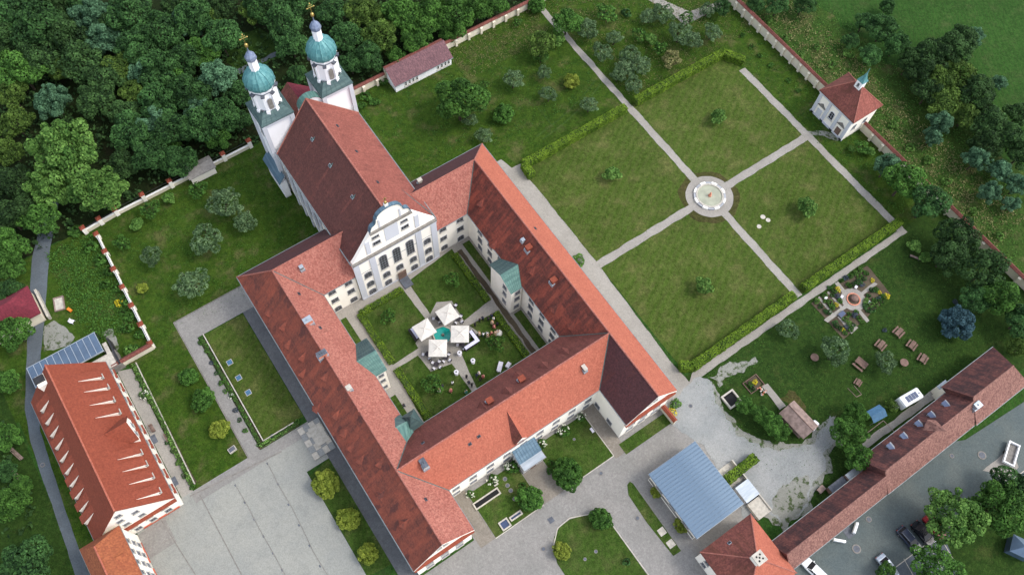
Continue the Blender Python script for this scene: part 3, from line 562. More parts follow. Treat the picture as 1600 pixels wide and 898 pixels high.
# stair turrets with copper roofs
def turret(x0, x1, y0, y1, ze, zp, xr, name='stair_turret', side=-1):
    t = MB(); ym = (y0 + y1) / 2; xa, xb = (x0 + .25, x1) if side < 0 else (x0, x1 - .25)
    t.extr([(xa, y0 + .25, 0), (xa, y1 - .25, 0), (xa, y1 - .25, ze - .1), (xa, ym, zp - .3), (xa, y0 + .25, ze - .1)], (xb - xa, 0, 0)); o = t.build('stair_turret', 'plaster_white', ab)
    f = x0 if side < 0 else x1; bk = x1 if side < 0 else x0
    for s_, ye in ((-1, y0), (1, y1)):
        rb = MB(); rb.slab([(f, ye, ze), (f, ym, zp), (xr, ym, zp), (bk, ye, ze)], .12)
        for k in range(1, 8):
            x = f + (bk - f) * k / 8; t_ = 1.0; rb.tube((x, ye, ze + .02), (f + (xr - f) * k / 8, ym, zp + .02), .035, n=4)
        rb.build('turret_roof', 'copper_green' if (s_ < 0) else 'copper_dark', o)
    return o
turret(37.15, 39.7, 48.2, 55.1, E - .1, 10.9, 41.3); turret(9.9, 12.3, 48.15, 54.95, E - .1, 10.9, 8.5, side=1)
for z in (1.2, 4.5, 7.0): win(ab, ('y', 48.45, -1), 38.7, z, 1.1, 1.3, False, 'grey', (1, 1)); win(ab, ('x', 37.4, -1), 50.4, z + .2, 1.1, 1.3, False, 'grey', (1, 1)); win(ab, ('x', 12.05, 1), 50.4, z, 1.1, 1.3, False, 'grey', (1, 1)); win(ab, ('y', 48.4, -1), 11.1, z, 1.0, 1.2, False, 'grey', (1, 1))
o = MB().prism(rect(9.8, 36.6, 12.3, 39.7), 0, 9.4).build('stair_turret', 'plaster_white', ab)
b = MB(); c = (11.1, 38.3, 12.0); cs = [(9.7, 36.5, 9.5), (12.5, 36.9, 9.5), (12.5, 39.9, 9.5), (9.7, 39.9, 9.5)]
for k in range(4): b.face([cs[k], cs[(k + 1) % 4], c]); b.tube(cs[k], c, .05, n=4)
b.build('turret_roof', 'copper_dark', o)
for k_, (ya, mt) in enumerate(((40.3, 'copper_dark'), (35.6, 'copper_green'))):
    b = MB().slab([(10.2, ya, 9.4), (10.2, 38.4, 10.8), (7.6, 38.4, 11.6), (8.6, ya, 10.6)] if k_ == 0 else [(10.4, ya + .9, 9.9), (10.4, 38.4, 10.8), (7.6, 38.4, 11.6), (8.2, 34.8, 11.3)], .12)
    b.build('turret_roof', mt, o)
# glazed porch
pt = thing('entrance_porch', 'blue-green copper roofed porch in the middle of the south front', 'porch', (24.7, 24.5, 0))
MB().box(22.75, 22.9, 0, 26.75, 26.2, 3.0).build('wall', 'plaster_grey', pt)
b = MB().slab([(22.5, 23.9, 3.3), (27.0, 23.9, 3.3), (27.0, 26.2, 4.6), (22.5, 26.2, 4.6)], .12)
for k in range(9): x = 22.6 + k * .54; b.tube((x, 23.9, 3.32), (x, 26.2, 4.62), .035, n=4)
b.build('roof', 'copper_blue', pt); MB().box(22.5, 22.5, 3.0, 27.0, 24.0, 3.15).build('canopy', 'stone_dark', pt); MB().box(22.6, 22.6, 3.151, 26.9, 23.9, 3.22).build('gravel_roof', 'zinc', pt)
MB().box(24.2, 22.82, 0, 25.3, 22.9, 2.3).build('door', 'wood_brown', pt)
# ---------------------------------------------------------------- church
ch = thing('church', 'white baroque abbey church nave with steep red roof and curved gable', 'church', (CXM, 80, 0))
b = MB(); b.extr([(16.6, 66.4, 0), (32.85, 66.4, 0), (32.85, 66.4, CE - .1), (CXM, 66.4, CR - .4), (16.6, 66.4, CE - .1)], (0, 27.0, 0)); b.build('wall', 'plaster_white', ch)
FY = 65.75
crown = [(20.9, 20.75)] + [(21.0 + .75 * (1 - math.cos(t * math.pi / 2 / 6)) , 20.8 + 1.5 * math.sin(t * math.pi / 2 / 6)) for t in range(1, 7)] + [(21.75 + .55 * math.sin(t * math.pi / 2 / 4), 22.3 + 1.3 * (1 - math.cos(t * math.pi / 2 / 4))) for t in range(1, 5)] + [(22.35, 23.75)] + [(24.72 - 2.2 * math.cos(t * math.pi / 2 / 9), 23.8 + 1.5 * math.sin(t * math.pi / 2 / 9)) for t in range(0, 10)]
prof = [(16.55, 0), (16.55, 14.0), (17.3, 15.0), (20.8, 20.3)] + crown
prof = prof + [(2 * 24.72 - x, z) for x, z in prof[::-1][1:]]
MB().extr([(x, FY, z) for x, z in prof], (0, .66, 0)).build('facade', 'plaster_white', ch)
b = MB()
cr_ = np.array(prof[4:-4]); tn = np.gradient(cr_, axis=0); tn /= np.linalg.norm(tn, axis=1)[:, None]; up_ = np.stack([-tn[:, 1], tn[:, 0]], 1) * .14
for k in range(len(cr_) - 1): b.extr([(cr_[k][0], FY - .14, cr_[k][1]), (cr_[k + 1][0], FY - .14, cr_[k + 1][1]), (cr_[k + 1][0] + up_[k + 1][0], FY - .14, cr_[k + 1][1] + up_[k + 1][1]), (cr_[k][0] + up_[k][0], FY - .14, cr_[k][1] + up_[k][1])], (0, .72, 0))
b.build('gable_coping', 'copper_blue', ch)
b = MB()
for x in (16.95, 20.1, 29.3, 32.45): b.box(x - .55, FY - .16, 0, x + .55, FY, 13.6)
for x in (19.9, 29.4): b.box(x - .4, FY - .14, 14.6, x + .4, FY, 18.6)
b.box(22.6, FY - .12, 20.9, 22.9, FY, 23.2); b.box(26.5, FY - .12, 20.9, 26.8, FY, 23.2); b.box(23.3, FY - .07, 15.5, 25.9, FY, 19.6)
b.split('pilaster', 'plaster_grey', ch)
b = MB().box(16.4, FY - .45, 13.65, 33.05, FY, 14.05); b.box(20.7, FY - .4, 20.4, 28.7, FY, 20.75); b.mat('slate')
b.split('cornice', 'stone_dark', ch); MB().box(16.45, FY - .35, 13.2, 33.0, FY, 13.645).build('frieze', 'plaster_grey', ch)
MB().box(16.5, FY - .25, 0, 32.95, FY - .17, .5).build('plinth', 'plaster_grey', ch)
b = MB().box(24.4, FY + .1, 25.1, 25.04, FY + .7, 25.9); b.build('finial_base', 'stone_white', ch)
b = MB().lathe(24.72, FY + .4, [(.05, 25.9), (.22, 26.05), (.28, 26.25), (.2, 26.5), (.06, 26.6)], 10); b.box(24.67, FY + .35, 26.9, 24.77, FY + .45, 27.7); b.box(24.42, FY + .35, 27.25, 25.02, FY + .45, 27.35); b.build('gilded_finial', 'gold', ch)
for x in (22.0, 24.7, 27.4): win(ch, ('y', FY, -1), x, 6.7, 1.6, 5.0, True, 'grey', (2, 5))
for x in (18.65, 30.85):
    for z in (.1, 3.3, 6.9): win(ch, ('y', FY, -1), x, z, 1.5, 2.0, True, 'grey', (1, 2))
for x in (22.0, 27.6):
    for z in (.1, 3.3): win(ch, ('y', FY, -1), x, z, 1.5, 2.0, True, 'grey', (1, 2))
win(ch, ('y', FY, -1), 24.75, 3.3, 1.5, 2.0, True, 'grey', (1, 2))
for x in (21.6, 27.1): win(ch, ('y', FY, -1), x, 16.2, 1.5, 1.1, False, 'grey', (2, 0)); win(ch, ('y', FY, -1), x, 18.3, 1.4, .8, False, 'grey', (2, 0))
b = MB().box(24.0, FY - .35, 0, 25.7, FY - .26, 2.7); o = b.build('door', 'wood_brown', ch); MB().box(23.95, 63.2, 0, 25.75, FY - .4, .3).build('entrance_step', 'slate', ch)
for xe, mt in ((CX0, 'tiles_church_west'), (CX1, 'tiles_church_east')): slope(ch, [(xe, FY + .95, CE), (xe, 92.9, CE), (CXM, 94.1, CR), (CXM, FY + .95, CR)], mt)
b = MB().tube((CXM, FY + 1, CR + .03), (CXM, 94.1, CR + .03), .16); b.tube((CX0, 92.9, CE), (CXM, 94.1, CR), .12); b.tube((CX1, 92.9, CE), (CXM, 94.1, CR), .12); b.split('ridge_tiles', 'tiles_pink', ch)
b = MB(); gutter(b, [(CX0 - .05, 66, CE - .1), (CX0 - .05, 92.9, CE - .1)], .13); gutter(b, [(CX1 + .05, 66, CE - .1), (CX1 + .05, 92.9, CE - .1)], .13); b.split('gutter', 'gutter', ch)
b = MB()
for y in np.arange(78.5, 93, 2.9): b.box(16.3, y - .3, 0, 16.6, y + .3, CE - .5); b.box(32.85, y - .3, 0, 33.15, y + .3, CE - .5)
b.box(16.2, 77.2, 12.7, 16.6, 93.3, 13.2); b.box(32.85, 77.2, 12.7, 33.25, 93.3, 13.2); b.split('buttress', 'plaster_grey', ch)
for y in np.arange(80, 92, 2.9): win(ch, ('x', 16.6, -1), float(y), 5.5, 1.4, 5, True, 'grey', (2, 5)); win(ch, ('x', 32.85, 1), float(y), 5.5, 1.4, 5, True, 'grey', (2, 5))
for px, py in ((488, 218), (516, 259), (551, 308)): skylight(px, py, pC0, nC, .34, ch, 'zinc'); hood(px + .5, py + 1, pC0, nC, ch, 'copper_dark', .6, .4, .9)
for px, py in ((527, 197), (557, 237), (590, 285)): skylight(px, py, pC0, (CR - CE, 0, CX1 - CXM), .26, ch, 'slate')
o = MB().mat('gutter').tube((30.5, 72.6, 16.2), (33.1, 66.5, 13.7), .12, n=5).build('valley_flashing', 'copper_dark', ch)
# chancel behind the towers
b = MB().extr([(20.0, 93.4, 0), (29.5, 93.4, 0), (29.5, 93.4, 12), (CXM, 93.4, 16.6), (20.0, 93.4, 12)], (0, 9.8, 0)); b.build('chancel', 'plaster_tower', ch)
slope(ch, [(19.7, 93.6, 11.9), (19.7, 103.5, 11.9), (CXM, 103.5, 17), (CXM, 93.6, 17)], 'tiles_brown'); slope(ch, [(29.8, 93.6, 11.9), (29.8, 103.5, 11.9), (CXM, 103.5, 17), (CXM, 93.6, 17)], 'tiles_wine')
n_ = 10; arc = [(CXM + .6 - 2.2 * math.cos(k * math.pi / n_), 19.6 + 2.3 * math.sin(k * math.pi / n_)) for k in range(n_ + 1)]
MB().extr([(22.75, 94.2, 14)] + [(x, 94.2, z) for x, z in arc] + [(27.95, 94.2, 14)], (0, 1.0, 0)).build('rear_gable', 'plaster_tower', ch)
b = MB()
for (xa, za), (xb, zb) in zip(arc[:-1], arc[1:]): b.extr([(xa, 94.0, za), (xb, 94.0, zb), (xb, 94.0, zb + .15), (xa, 94.0, za + .15)], (0, 1.5, 0))
b.split('gable_coping', 'copper_green', ch)
def tower(cx, cy, label):
    t = thing('church_tower', label, 'church tower', (cx, cy, 0), 0, 'twin onion-domed towers of the church'); h = 2.65
    MB().box(cx - h, cy - h, 0, cx + h, cy + h, 20.9).build('shaft', 'plaster_tower', t)
    b = MB()
    for sx in (-1, 1):
        for sy in (-1, 1): b.box(cx + sx * h - .38, cy + sy * h - .38, 0, cx + sx * h + .38, cy + sy * h + .38, 20.6)
    b.box(cx - h - .3, cy - h - .3, 20.1, cx + h + .3, cy + h + .3, 20.95); b.split('corner_pilaster', 'plaster_grey', t)
    for (f, a) in ((('x', cx - h, -1), cy), (('x', cx + h, 1), cy), (('y', cy + h, 1), cx)): win(t, f, a, 15.5, 1.2, 2.6, True, 'grey', (1, 3))
    k = 3.15; b = MB(); b.box(cx - k, cy - k, 20.96, cx + k, cy + k, 21.15); cs = [(cx - k, cy - k), (cx + k, cy - k), (cx + k, cy + k), (cx - k, cy + k)]
    for i in range(4):
        a, c = cs[i], cs[(i + 1) % 4]; q = lambda p: (cx + (p[0] - cx) * .55, cy + (p[1] - cy) * .55, 22.9)
        b.face([(*a, 21.15), (*c, 21.15), q(c), q(a)])
        for s_ in range(1, 6):
            f_ = s_ / 6; p0_ = (a[0] + (c[0] - a[0]) * f_, a[1] + (c[1] - a[1]) * f_); b.tube((*p0_, 21.17), (cx + (p0_[0] - cx) * .55, cy + (p0_[1] - cy) * .55, 22.92), .04, n=4)
    b.build('skirt_roof', 'copper_dark', t)
    a0 = math.pi / 8; b = MB().lathe(cx, cy, [(2.1, 21.2), (2.1, 28.0)], 8, a0); b.build('belfry', 'plaster_tower', t)
    b = MB()
    for i in range(8):
        a = a0 + i * math.pi / 4; x, y = cx + 2.12 * math.cos(a), cy + 2.12 * math.sin(a); b.box(x - .2, y - .2, 21.2, x + .2, y + .2, 26.9, a, (x, y)); b.box(x - .3, y - .3, 21.2, x + .3, y + .3, 22.9, a, (x, y))
    b.lathe(cx, cy, [(2.25, 27.5), (2.5, 27.8), (2.5, 28.0)], 8, a0); b.split('belfry_pilaster', 'plaster_tower', t)
    b = MB()
    for i in range(8):
        a = a0 + i * math.pi / 4
        for r_, zz in ((2.38, 26.95), (2.3, 26.7)): x, y = cx + r_ * math.cos(a), cy + r_ * math.sin(a); b.box(x - .32, y - .32, zz, x + .32, y + .32, zz + .13, a, (x, y))
        x2, y2 = cx + 2.2 * math.cos(a + math.pi / 4), cy + 2.2 * math.sin(a + math.pi / 4); x, y = cx + 2.2 * math.cos(a), cy + 2.2 * math.sin(a); b.tube((x, y, 27.0), (x2, y2, 27.0), .09, n=4)
    b.split('belfry_cornice', 'slate', t)
    for i in range(0, 8, 2):
        a = i * math.pi / 4; r_ = 2.1 * math.cos(math.pi / 8); x, y = cx + r_ * math.cos(a), cy + r_ * math.sin(a); n = 8; k_ = .44 if i % 2 == 0 else .3
        o_ = [(-k_, -1.0), (-k_, .8)] + [(-k_ * math.cos(q * math.pi / n), .8 + .5 * math.sin(q * math.pi / n)) for q in range(1, n)] + [(k_, .8), (k_, -1.0)] + [(k_ * math.cos(q * math.pi / n), -1.0 - .4 * math.sin(q * math.pi / n)) for q in range(1, n)]
        d = (math.cos(a), math.sin(a)); u = (-d[1], d[0])
        wo = MB().extr([(x + u[0] * p_ * 1.25 + d[0] * .002, y + u[1] * p_ * 1.25 + d[1] * .002, 24.4 + q_ * 1.12) for p_, q_ in o_], (d[0] * .12, d[1] * .12, 0)).build('window', 'plaster_grey', t)
        MB().extr([(x + u[0] * p_ + d[0] * .125, y + u[1] * p_ + d[1] * .125, 24.4 + q_) for p_, q_ in o_], (d[0] * .02, d[1] * .02, 0)).build('louvre', 'stone_dark', wo)
    pr = [(2.45, 28.0), (2.58, 28.35), (2.6, 28.8), (2.48, 29.4), (2.2, 30.0), (1.8, 30.55), (1.3, 31.0), (.9, 31.3)]
    b = MB().lathe(cx, cy, pr, 16, a0)
    for i in range(16):
        a = a0 + i * math.pi / 8
        for (r1, z1), (r2, z2) in zip(pr[:-1], pr[1:]): b.tube((cx + r1 * math.cos(a), cy + r1 * math.sin(a), z1), (cx + r2 * math.cos(a), cy + r2 * math.sin(a), z2), .075 if i % 2 == 0 else .035, n=4)
    b.build('onion_dome', 'copper_dome', t)
    b = MB().lathe(cx, cy, [(.74, 31.2), (.7, 33.7)], 8, a0)
    for i in range(8): a = a0 + i * math.pi / 4; x, y = cx + .72 * math.cos(a), cy + .72 * math.sin(a); b.tube((x, y, 31.2), (x, y, 33.6), .08, n=5)
    b.build('lantern', 'plaster_tower', t)
    MB().lathe(cx, cy, [(.9, 33.7), (.98, 33.95), (.9, 34.4), (.6, 34.9), (.25, 35.3), (.1, 35.6), (.05, 36.6)], 8, a0).build('lantern_cap', 'lead_cap', t)
    b = MB().lathe(cx, cy, [(.03, 36.3), (.24, 36.45), (.32, 36.75), (.24, 37.05), (.03, 37.2)], 10); b.tube((cx, cy, 37.1), (cx, cy, 39.2), .05); b.tube((cx - .6, cy, 38.4), (cx + .6, cy, 38.4), .05); b.tube((cx - .35, cy, 38.8), (cx + .35, cy, 38.8), .04)
    for d in ((-.6, 38.4), (.6, 38.4), (0, 39.25)): b.lathe(cx + d[0], cy, [(.02, d[1] - .14), (.14, d[1]), (.02, d[1] + .14)], 6)
    b.build('gilded_cross', 'gold', t)
tower(18.8, 96.75, 'left of the two green onion-domed church towers, nearer the forest edge'); tower(30.5, 96.75, 'right of the two green onion-domed church towers, beside the garden wall')
o = MB().slab([(14.6, 92.5, 5.2), (14.6, 99.5, 5.2), (16.1, 99.5, 7.2), (16.1, 92.5, 7.2)], .1).build('side_roof', 'copper_blue', ch); MB().box(14.9, 92.8, 0, 16.1, 99.2, 5.2).build('side_chapel', 'plaster_tower', ch)
# ---------------------------------------------------------------- inn
inn = thing('inn_building', 'long white inn with smooth orange roof and rows of wedge dormers', 'inn', (-32.4, 63, 0))
b = MB().extr([(-38.5, 49.9, 0), (-26.35, 49.9, 0), (-26.35, 49.9, 5.9), (-32.45, 49.9, 13.9), (-38.5, 49.9, 5.9)], (0, 26.5, 0)); b.build('wall', 'plaster_white', inn)
ixe, ixw, ixm, iy0, iy1, ize, izr = -26.0, -38.9, -32.45, 49.5, 76.8, 6.0, 14.2
ni = (izr - ize, 0, ixe - ixm); niw = (-(izr - ize), 0, ixe - ixm); pi_ = (ixm, 60, izr)
slope(inn, [(ixe, iy0, ize), (ixe, iy1, ize), (ixm, iy1, izr), (ixm, iy0, izr)], 'tiles_new'); slope(inn, [(ixw, iy0, ize), (ixw, iy1, ize), (ixm, iy1, izr), (ixm, iy0, izr)], 'tiles_new')
MB().tube((ixm, iy0, izr + .03), (ixm, iy1, izr + .03), .14).build('ridge_tiles', 'tiles_bright', inn)
b = MB(); gutter(b, [(ixe, iy0, ize - .08), (ixe, iy1, ize - .08)]); gutter(b, [(ixw, iy0, ize - .08), (ixw, iy1, ize - .08)]); b.split('gutter', 'gutter', inn)
def shed_dormer(px, py, p0, n, par, w=1.3, ln=3.1, sx=1, h=1.2):
    """wedge dormer: px,py is the upper corner of its front"""
    q = np.array(onp(px, py, p0, n)); sl = abs(n[0]) / n[2]; x, y, z = q     # foot of the front on the slope
    xf = x; run = ln; xt = xf - sx * run
    zt = z + run * sl; yl, yr = y - w / 2, y + w / 2
    o = MB().slab([(xf + sx * .25, yl + .02, z + h), (xf + sx * .25, yr + .1, z + h), (xt, yr + .1, zt), (xt, yl + .02, zt)], .1).build('dormer_roof', 'tiles_new', par)
    b = MB()
    for ya in (yl, yr - .1): b.extr([(xf, ya, z - .1), (xf, ya, z + h - .1), (xt, ya, zt - .12)], (0, .1, 0))
    b.box(min(xf, xf - sx * .08), yl, z - .1, max(xf, xf - sx * .08), yr, z + h - .12); b.build('dormer_wall', 'plaster_white', o)
    win(o, ('x', xf, 1 if sx > 0 else -1), y, z + .12, w * .7, h * .6, False, 'grey', (0, 0)); return o
for px, py in ((160, 588), (169, 604), (178, 624), (187, 643), (221, 706), (229, 724), (239, 743), (250, 766)): shed_dormer(px, py, pi_, ni, inn, sx=1)
for k in range(10): shed_dormer(66 + 7.55 * k, 641 + 19.3 * k, pi_, niw, inn, 1.25, 2.6, -1)
# cross gable
gy = 62.6; gz = 11.2
for s_ in (-1, 1): MB().slab([(-26.3, gy + s_ * 2.3, 8.3), (-26.3, gy, gz), (ixm + 2.4, gy, gz), (-27.8, gy + s_ * 2.3, 8.3)], .15).build('gable_roof', 'tiles_new', inn)
b = MB().extr([(-26.5, gy - 2.1, 5.5), (-26.5, gy + 2.1, 5.5), (-26.5, gy + 2.1, 8.2), (-26.5, gy, gz - .2), (-26.5, gy - 2.1, 8.2)], (-4, 0, 0)); b.build('gable_wall', 'plaster_white', inn)
for y in (gy - .8, gy + .8): win(inn, ('x', -26.5, 1), y, 6.9, .8, 1.1, False, 'grey', (1, 1))
qx = onp(66, 602, pi_, niw); b = MB().box(qx[0] - .2, qx[1] - 1.0, qx[2] - 1, qx[0] + 2.2, qx[1] + 1.0, qx[2] + 1.6); b.build('lift_housing', 'plaster_white', inn); MB().box(qx[0] - .4, qx[1] - .4, qx[2] + 1.6, qx[0] + 1.2, qx[1] + .8, qx[2] + 1.9).build('roof_vent', 'iron', inn)
for z, xs in ((.9, (-28.5, -31.1, -33.6, -36.2)), (3.0, (-28.6, -31.2, -33.7, -36.2))):
    for x in xs: win(inn, ('y', 49.9, -1), x, z, 1.1, 1.1 if z > 2 else 1.2, False, 'grey', (1, 1))
for x, z in ((-31.3, 5.5), (-33.8, 5.5), (-31.4, 8.0), (-33.8, 8.0), (-33.2, 10.3)): win(inn, ('y', 49.9, -1), x, z, 1.0, 1.0, False, 'grey', (1, 1))
MB().slab([(-38.8, 49.4, 4.35), (-26.2, 49.4, 4.35), (-26.2, 49.9, 4.65), (-38.8, 49.9, 4.65)], .12).build('string_course', 'tiles_new', inn)
MB().box(-33.2, 49.75, .1, -27.0, 49.898, .6).build('string_course', 'plaster_red', inn)
for y in np.arange(52.2, 76, 2.95):
    win(inn, ('x', -26.35, 1), float(y), .9, 1.1, 1.4, False, 'grey', (1, 1)); win(inn, ('x', -26.35, 1), float(y), 3.4, 1.1, 1.3, False, 'grey', (1, 1))
    MB().slab([(-26.0, y - .9, 2.55), (-26.0, y + .9, 2.55), (-26.35, y + .9, 2.8), (-26.35, y - .9, 2.8)], .1).build('window_hood', 'tiles_new', inn)
ex = thing('gatehouse_wing', 'taller white wing with orange roof joined to the inn, lower left', 'building', (-37.4, 41, 0))
MB().box(-40.1, 30, 0, -34.55, 49.45, 8.3).build('wall', 'plaster_white', ex)
slope(ex, [(-34.2, 30, 8.4), (-34.2, 49.45, 8.4), (-37.4, 47.2, 12.2), (-37.4, 30, 12.2)], 'tiles_ext'); slope(ex, [(-40.5, 30, 8.4), (-40.5, 49.45, 8.4), (-37.4, 47.2, 12.2), (-37.4, 30, 12.2)], 'tiles_ext'); slope(ex, [(-34.2, 49.45, 8.4), (-40.5, 49.45, 8.4), (-37.4, 47.2, 12.2)], 'tiles_ext')
MB().tube((-37.4, 47.2, 12.22), (-37.4, 30, 12.22), .13).build('ridge_tiles', 'tiles_bright', ex)
b = MB(); gutter(b, [(-34.2, 30, 8.3), (-34.2, 49.4, 8.3)]); gutter(b, [(-40.5, 30, 8.3), (-40.5, 49.4, 8.3)]); b.split('gutter', 'gutter', ex)
for y in np.arange(36.2, 49, 1.85):
    for z in (1.2, 3.4, 5.9): win(ex, ('x', -34.55, 1), float(y), z, .8, 1.3, False, 'grey', (0, 1))
MB().box(-34.549, 44.3, .3, -34.4, 47.9, .7).build('string_course', 'plaster_red', ex); MB().box(-34.549, 41, .3, -34.4, 43.2, .7).build('string_course', 'plaster_red', ex)
b = MB().slab([(-34.3, 42.6, 8.8), (-34.3, 44.5, 10.5), (-36.2, 44.5, 10.8), (-35, 42.6, 9.2)], .1).build('dormer_roof', 'tiles_ext', ex)
# right-hand buildings
lb = thing('stable_range', 'very long low range with faded red roof and small grey dormers beside the road', 'stable building', (75, -10.5, 0))
for x0, x1, yn, ys, yr, ze, zr in ((91.0, 104.5, -5.85, -14.1, -10.0, 4.0, 8.8), (70.0, 91.0, -7.05, -13.95, -10.6, 3.8, 8.2), (48.3, 70.0, -8.75, -13.9, -11.35, 3.6, 7.4)):
    MB().box(x0 + (.02 if x0 > 50 else 0), ys + .35, 0, x1 - .3 if x1 > 100 else x1, yn - .35, ze - .1).build('wall', 'plaster_cream', lb)
    xr = x1 - 3.4 if x1 > 100 else x1
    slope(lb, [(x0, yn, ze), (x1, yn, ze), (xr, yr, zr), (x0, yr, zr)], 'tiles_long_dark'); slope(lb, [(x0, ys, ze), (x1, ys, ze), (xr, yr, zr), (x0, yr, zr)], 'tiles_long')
    if x1 > 100: slope(lb, [(x1, yn, ze), (x1, ys, ze), (xr, yr, zr)], 'tiles_long')
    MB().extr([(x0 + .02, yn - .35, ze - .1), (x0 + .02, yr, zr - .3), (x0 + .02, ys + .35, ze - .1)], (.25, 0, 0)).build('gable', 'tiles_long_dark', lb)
    MB().tube((x0, yr, zr + .02), (xr, yr, zr + .02), .12).build('ridge_tiles', 'tiles_long', lb)
    b = MB(); gutter(b, [(x0, yn, ze - .06), (x1, yn, ze - .06)]); gutter(b, [(x0, ys, ze - .06), (x1, ys, ze - .06)]); b.split('gutter', 'gutter', lb)
    for x in np.arange(x0 + 2.2, x1 - 1, 3.4): win(lb, ('y', ys + .35, -1), float(x), 1.0, 1.0, 1.3, False, 'grey', (1, 1)); win(lb, ('y', yn - .35, 1), float(x), 1.0, 1.0, 1.3, False, 'grey', (1, 1))
pl, nl = (80, -10.6, 8.2), (0, 4.4, 3.55)
def gauge(px, py, p0, n):
    x, y, z = onp(px, py, p0, n); o = MB().mat('zinc').extr([(x - .42, y + .3, z - .5), (x + .42, y + .3, z - .5), (x + .42, y + .3, z + .5), (x, y + .3, z + .95), (x - .42, y + .3, z + .5)], (0, -1.3, 0)).build('roof_dormer', None, lb)
    MB().box(x - .28, y + .302, z - .2, x + .28, y + .34, z + .45).build('glass', 'dark_glass', o)
    MB().slab([(x - .55, y + .45, z + .45), (x, y + .45, z + .98), (x, y - 1.1, z + .98), (x - .55, y - 1.1, z + .45)], .06).build('dormer_roof', 'lead_cap', o); MB().slab([(x + .55, y + .45, z + .45), (x, y + .45, z + .98), (x, y - 1.1, z + .98), (x + .55, y - 1.1, z + .45)], .06).build('dormer_roof', 'zinc', o)
for px, py in ((1540, 576), (1518, 593), (1475, 631), (1453, 648), (1433, 662), (1410, 681), (1389, 697)): gauge(px, py, pl, nl)
hood(1452, 664, pl, nl, lb, 'tiles_long', 3.2, 1.2, 3.4); chimney(1527, 633, (80, -10.6, 8.2), (0, -4.4, 3.5), 1.1, .9, .9, 'zinc', 'zinc', lb, .6, 1)
cb = thing('corner_house', 'square red pyramid-roofed house with a block chimney at its peak, bottom edge', 'house', (43.1, -9, 0))
MB().box(38.15, -14.0, 0, 48.05, -3.85, 5.6).build('wall', 'plaster_white', cb); cs = [(37.8, -14.35, 5.7), (48.35, -14.35, 5.7), (48.35, -3.5, 5.7), (37.8, -3.5, 5.7)]; cp = (43.1, -9.0, 10.4)
for k, mt in enumerate(('tiles_bright', 'tiles_bright', 'tiles_brown', 'tiles_brown')): MB().slab([cs[k], cs[(k + 1) % 4], cp], .2).build('roof', mt, cb)
b = MB()
for k in range(4): b.tube(cs[k], cp, .11)
b.split('ridge_tiles', 'tiles_pink', cb); o = MB().box(42.35, -9.75, 8.5, 43.85, -8.25, 11.3).build('chimney', 'plaster_white', cb)
MB().box(42.2, -9.9, 11.3, 44.0, -8.1, 11.5).build('chimney_cap', 'stone', o)
for dx, dy in ((-.35, -.35), (.35, -.35), (0, 0), (-.35, .35), (.35, .35)): MB().box(43.1 + dx - .13, -9 + dy - .13, 11.48, 43.1 + dx + .13, -9 + dy + .13, 11.53).build('flue', 'dark_void', o)
for y in (-5.5, -9, -12): win(cb, ('x', 38.15, -1), y, 1.0, 1.0, 1.4, False, 'grey', (1, 1)); win(cb, ('x', 38.15, -1), y, 3.5, 1.0, 1.2, False, 'grey', (1, 1))
skylight(1140, 848, (43.1, -9, 10.4), (0, 4.7, 5.5), .3, cb, 'zinc')
hl = thing('hall_building', 'flat blue-grey standing seam metal roofed hall beside the cobbled lane', 'hall', (44.2, 4.5, 0))
MB().box(39.6, -1.4, 0, 48.8, 10.3, 3.7).build('wall', 'plaster_white', hl)
NP = 20
pm = MB().box(0, 0, 0, 9.9, 12.4 / NP - .04, .1); pm.box(0, 12.4 / NP - .07, .1, 9.9, 12.4 / NP - .02, .17); pm = pm.build('roof_panel', 'zinc_roof', data_only=True)
for k in range(NP): part('roof_panel', pm, hl, (39.2 - 44.2, -1.7 + 12.4 * k / NP - 4.5, 3.85 + (k % 3) * .004))
MB().box(39.15, -1.75, 3.7, 49.15, 10.75, 3.85).build('fascia', 'zinc', hl); MB().box(39.5, -1.3, 0.9, 39.58, 10.2, 1.6).build('base_band', 'stone_dark', hl)
for y in (1.0, 4.4, 7.8): win(hl, ('x', 39.6, -1), y, 1.9, 1.6, 1.3, False, 'grey', (2, 0))
# chapel in the east wall
cp_ = thing('garden_chapel', 'small white baroque chapel with red hipped roof and tiny turquoise turret', 'chapel', (119.9, 47.4, 0))
MB().box(116.1, 42.85, 0, 123.5, 51.95, 6.5).build('wall', 'plaster_white', cp_)
a, b_, c, d = (115.75, 42.45, 6.6), (123.9, 42.45, 6.6), (123.9, 52.35, 6.6), (115.75, 52.35, 6.6); r1, r2 = (119.8, 46.6, 10.7), (119.8, 48.3, 10.7)
slope(cp_, [a, d, r2, r1], 'tiles_brown'); slope(cp_, [b_, c, r2, r1], 'tiles_brown'); MB().slab([a, b_, r1], .2).build('roof', 'tiles_church_east', cp_); MB().slab([d, c, r2], .2).build('roof', 'tiles_brown', cp_)
b = MB()
for p_, q_ in ((a, r1), (b_, r1), (c, r2), (d, r2), (r1, r2)): b.tube(p_, q_, .1)
b.split('ridge_tiles', 'tiles_pink', cp_)
b = MB()
for y in (43.2, 46.0, 48.8, 51.6): b.box(115.9, y - .35, 0, 116.1, y + .35, 6.0)
b.box(115.85, 42.6, 5.9, 116.1, 52.2, 6.3); b.box(115.9, 42.7, 0, 116.1, 52.1, .5); b.split('pilaster', 'plaster_grey', cp_)
win(cp_, ('x', 116.1, -1), 47.4, 2.2, 1.2, 2.2, True, 'stone', (1, 2))
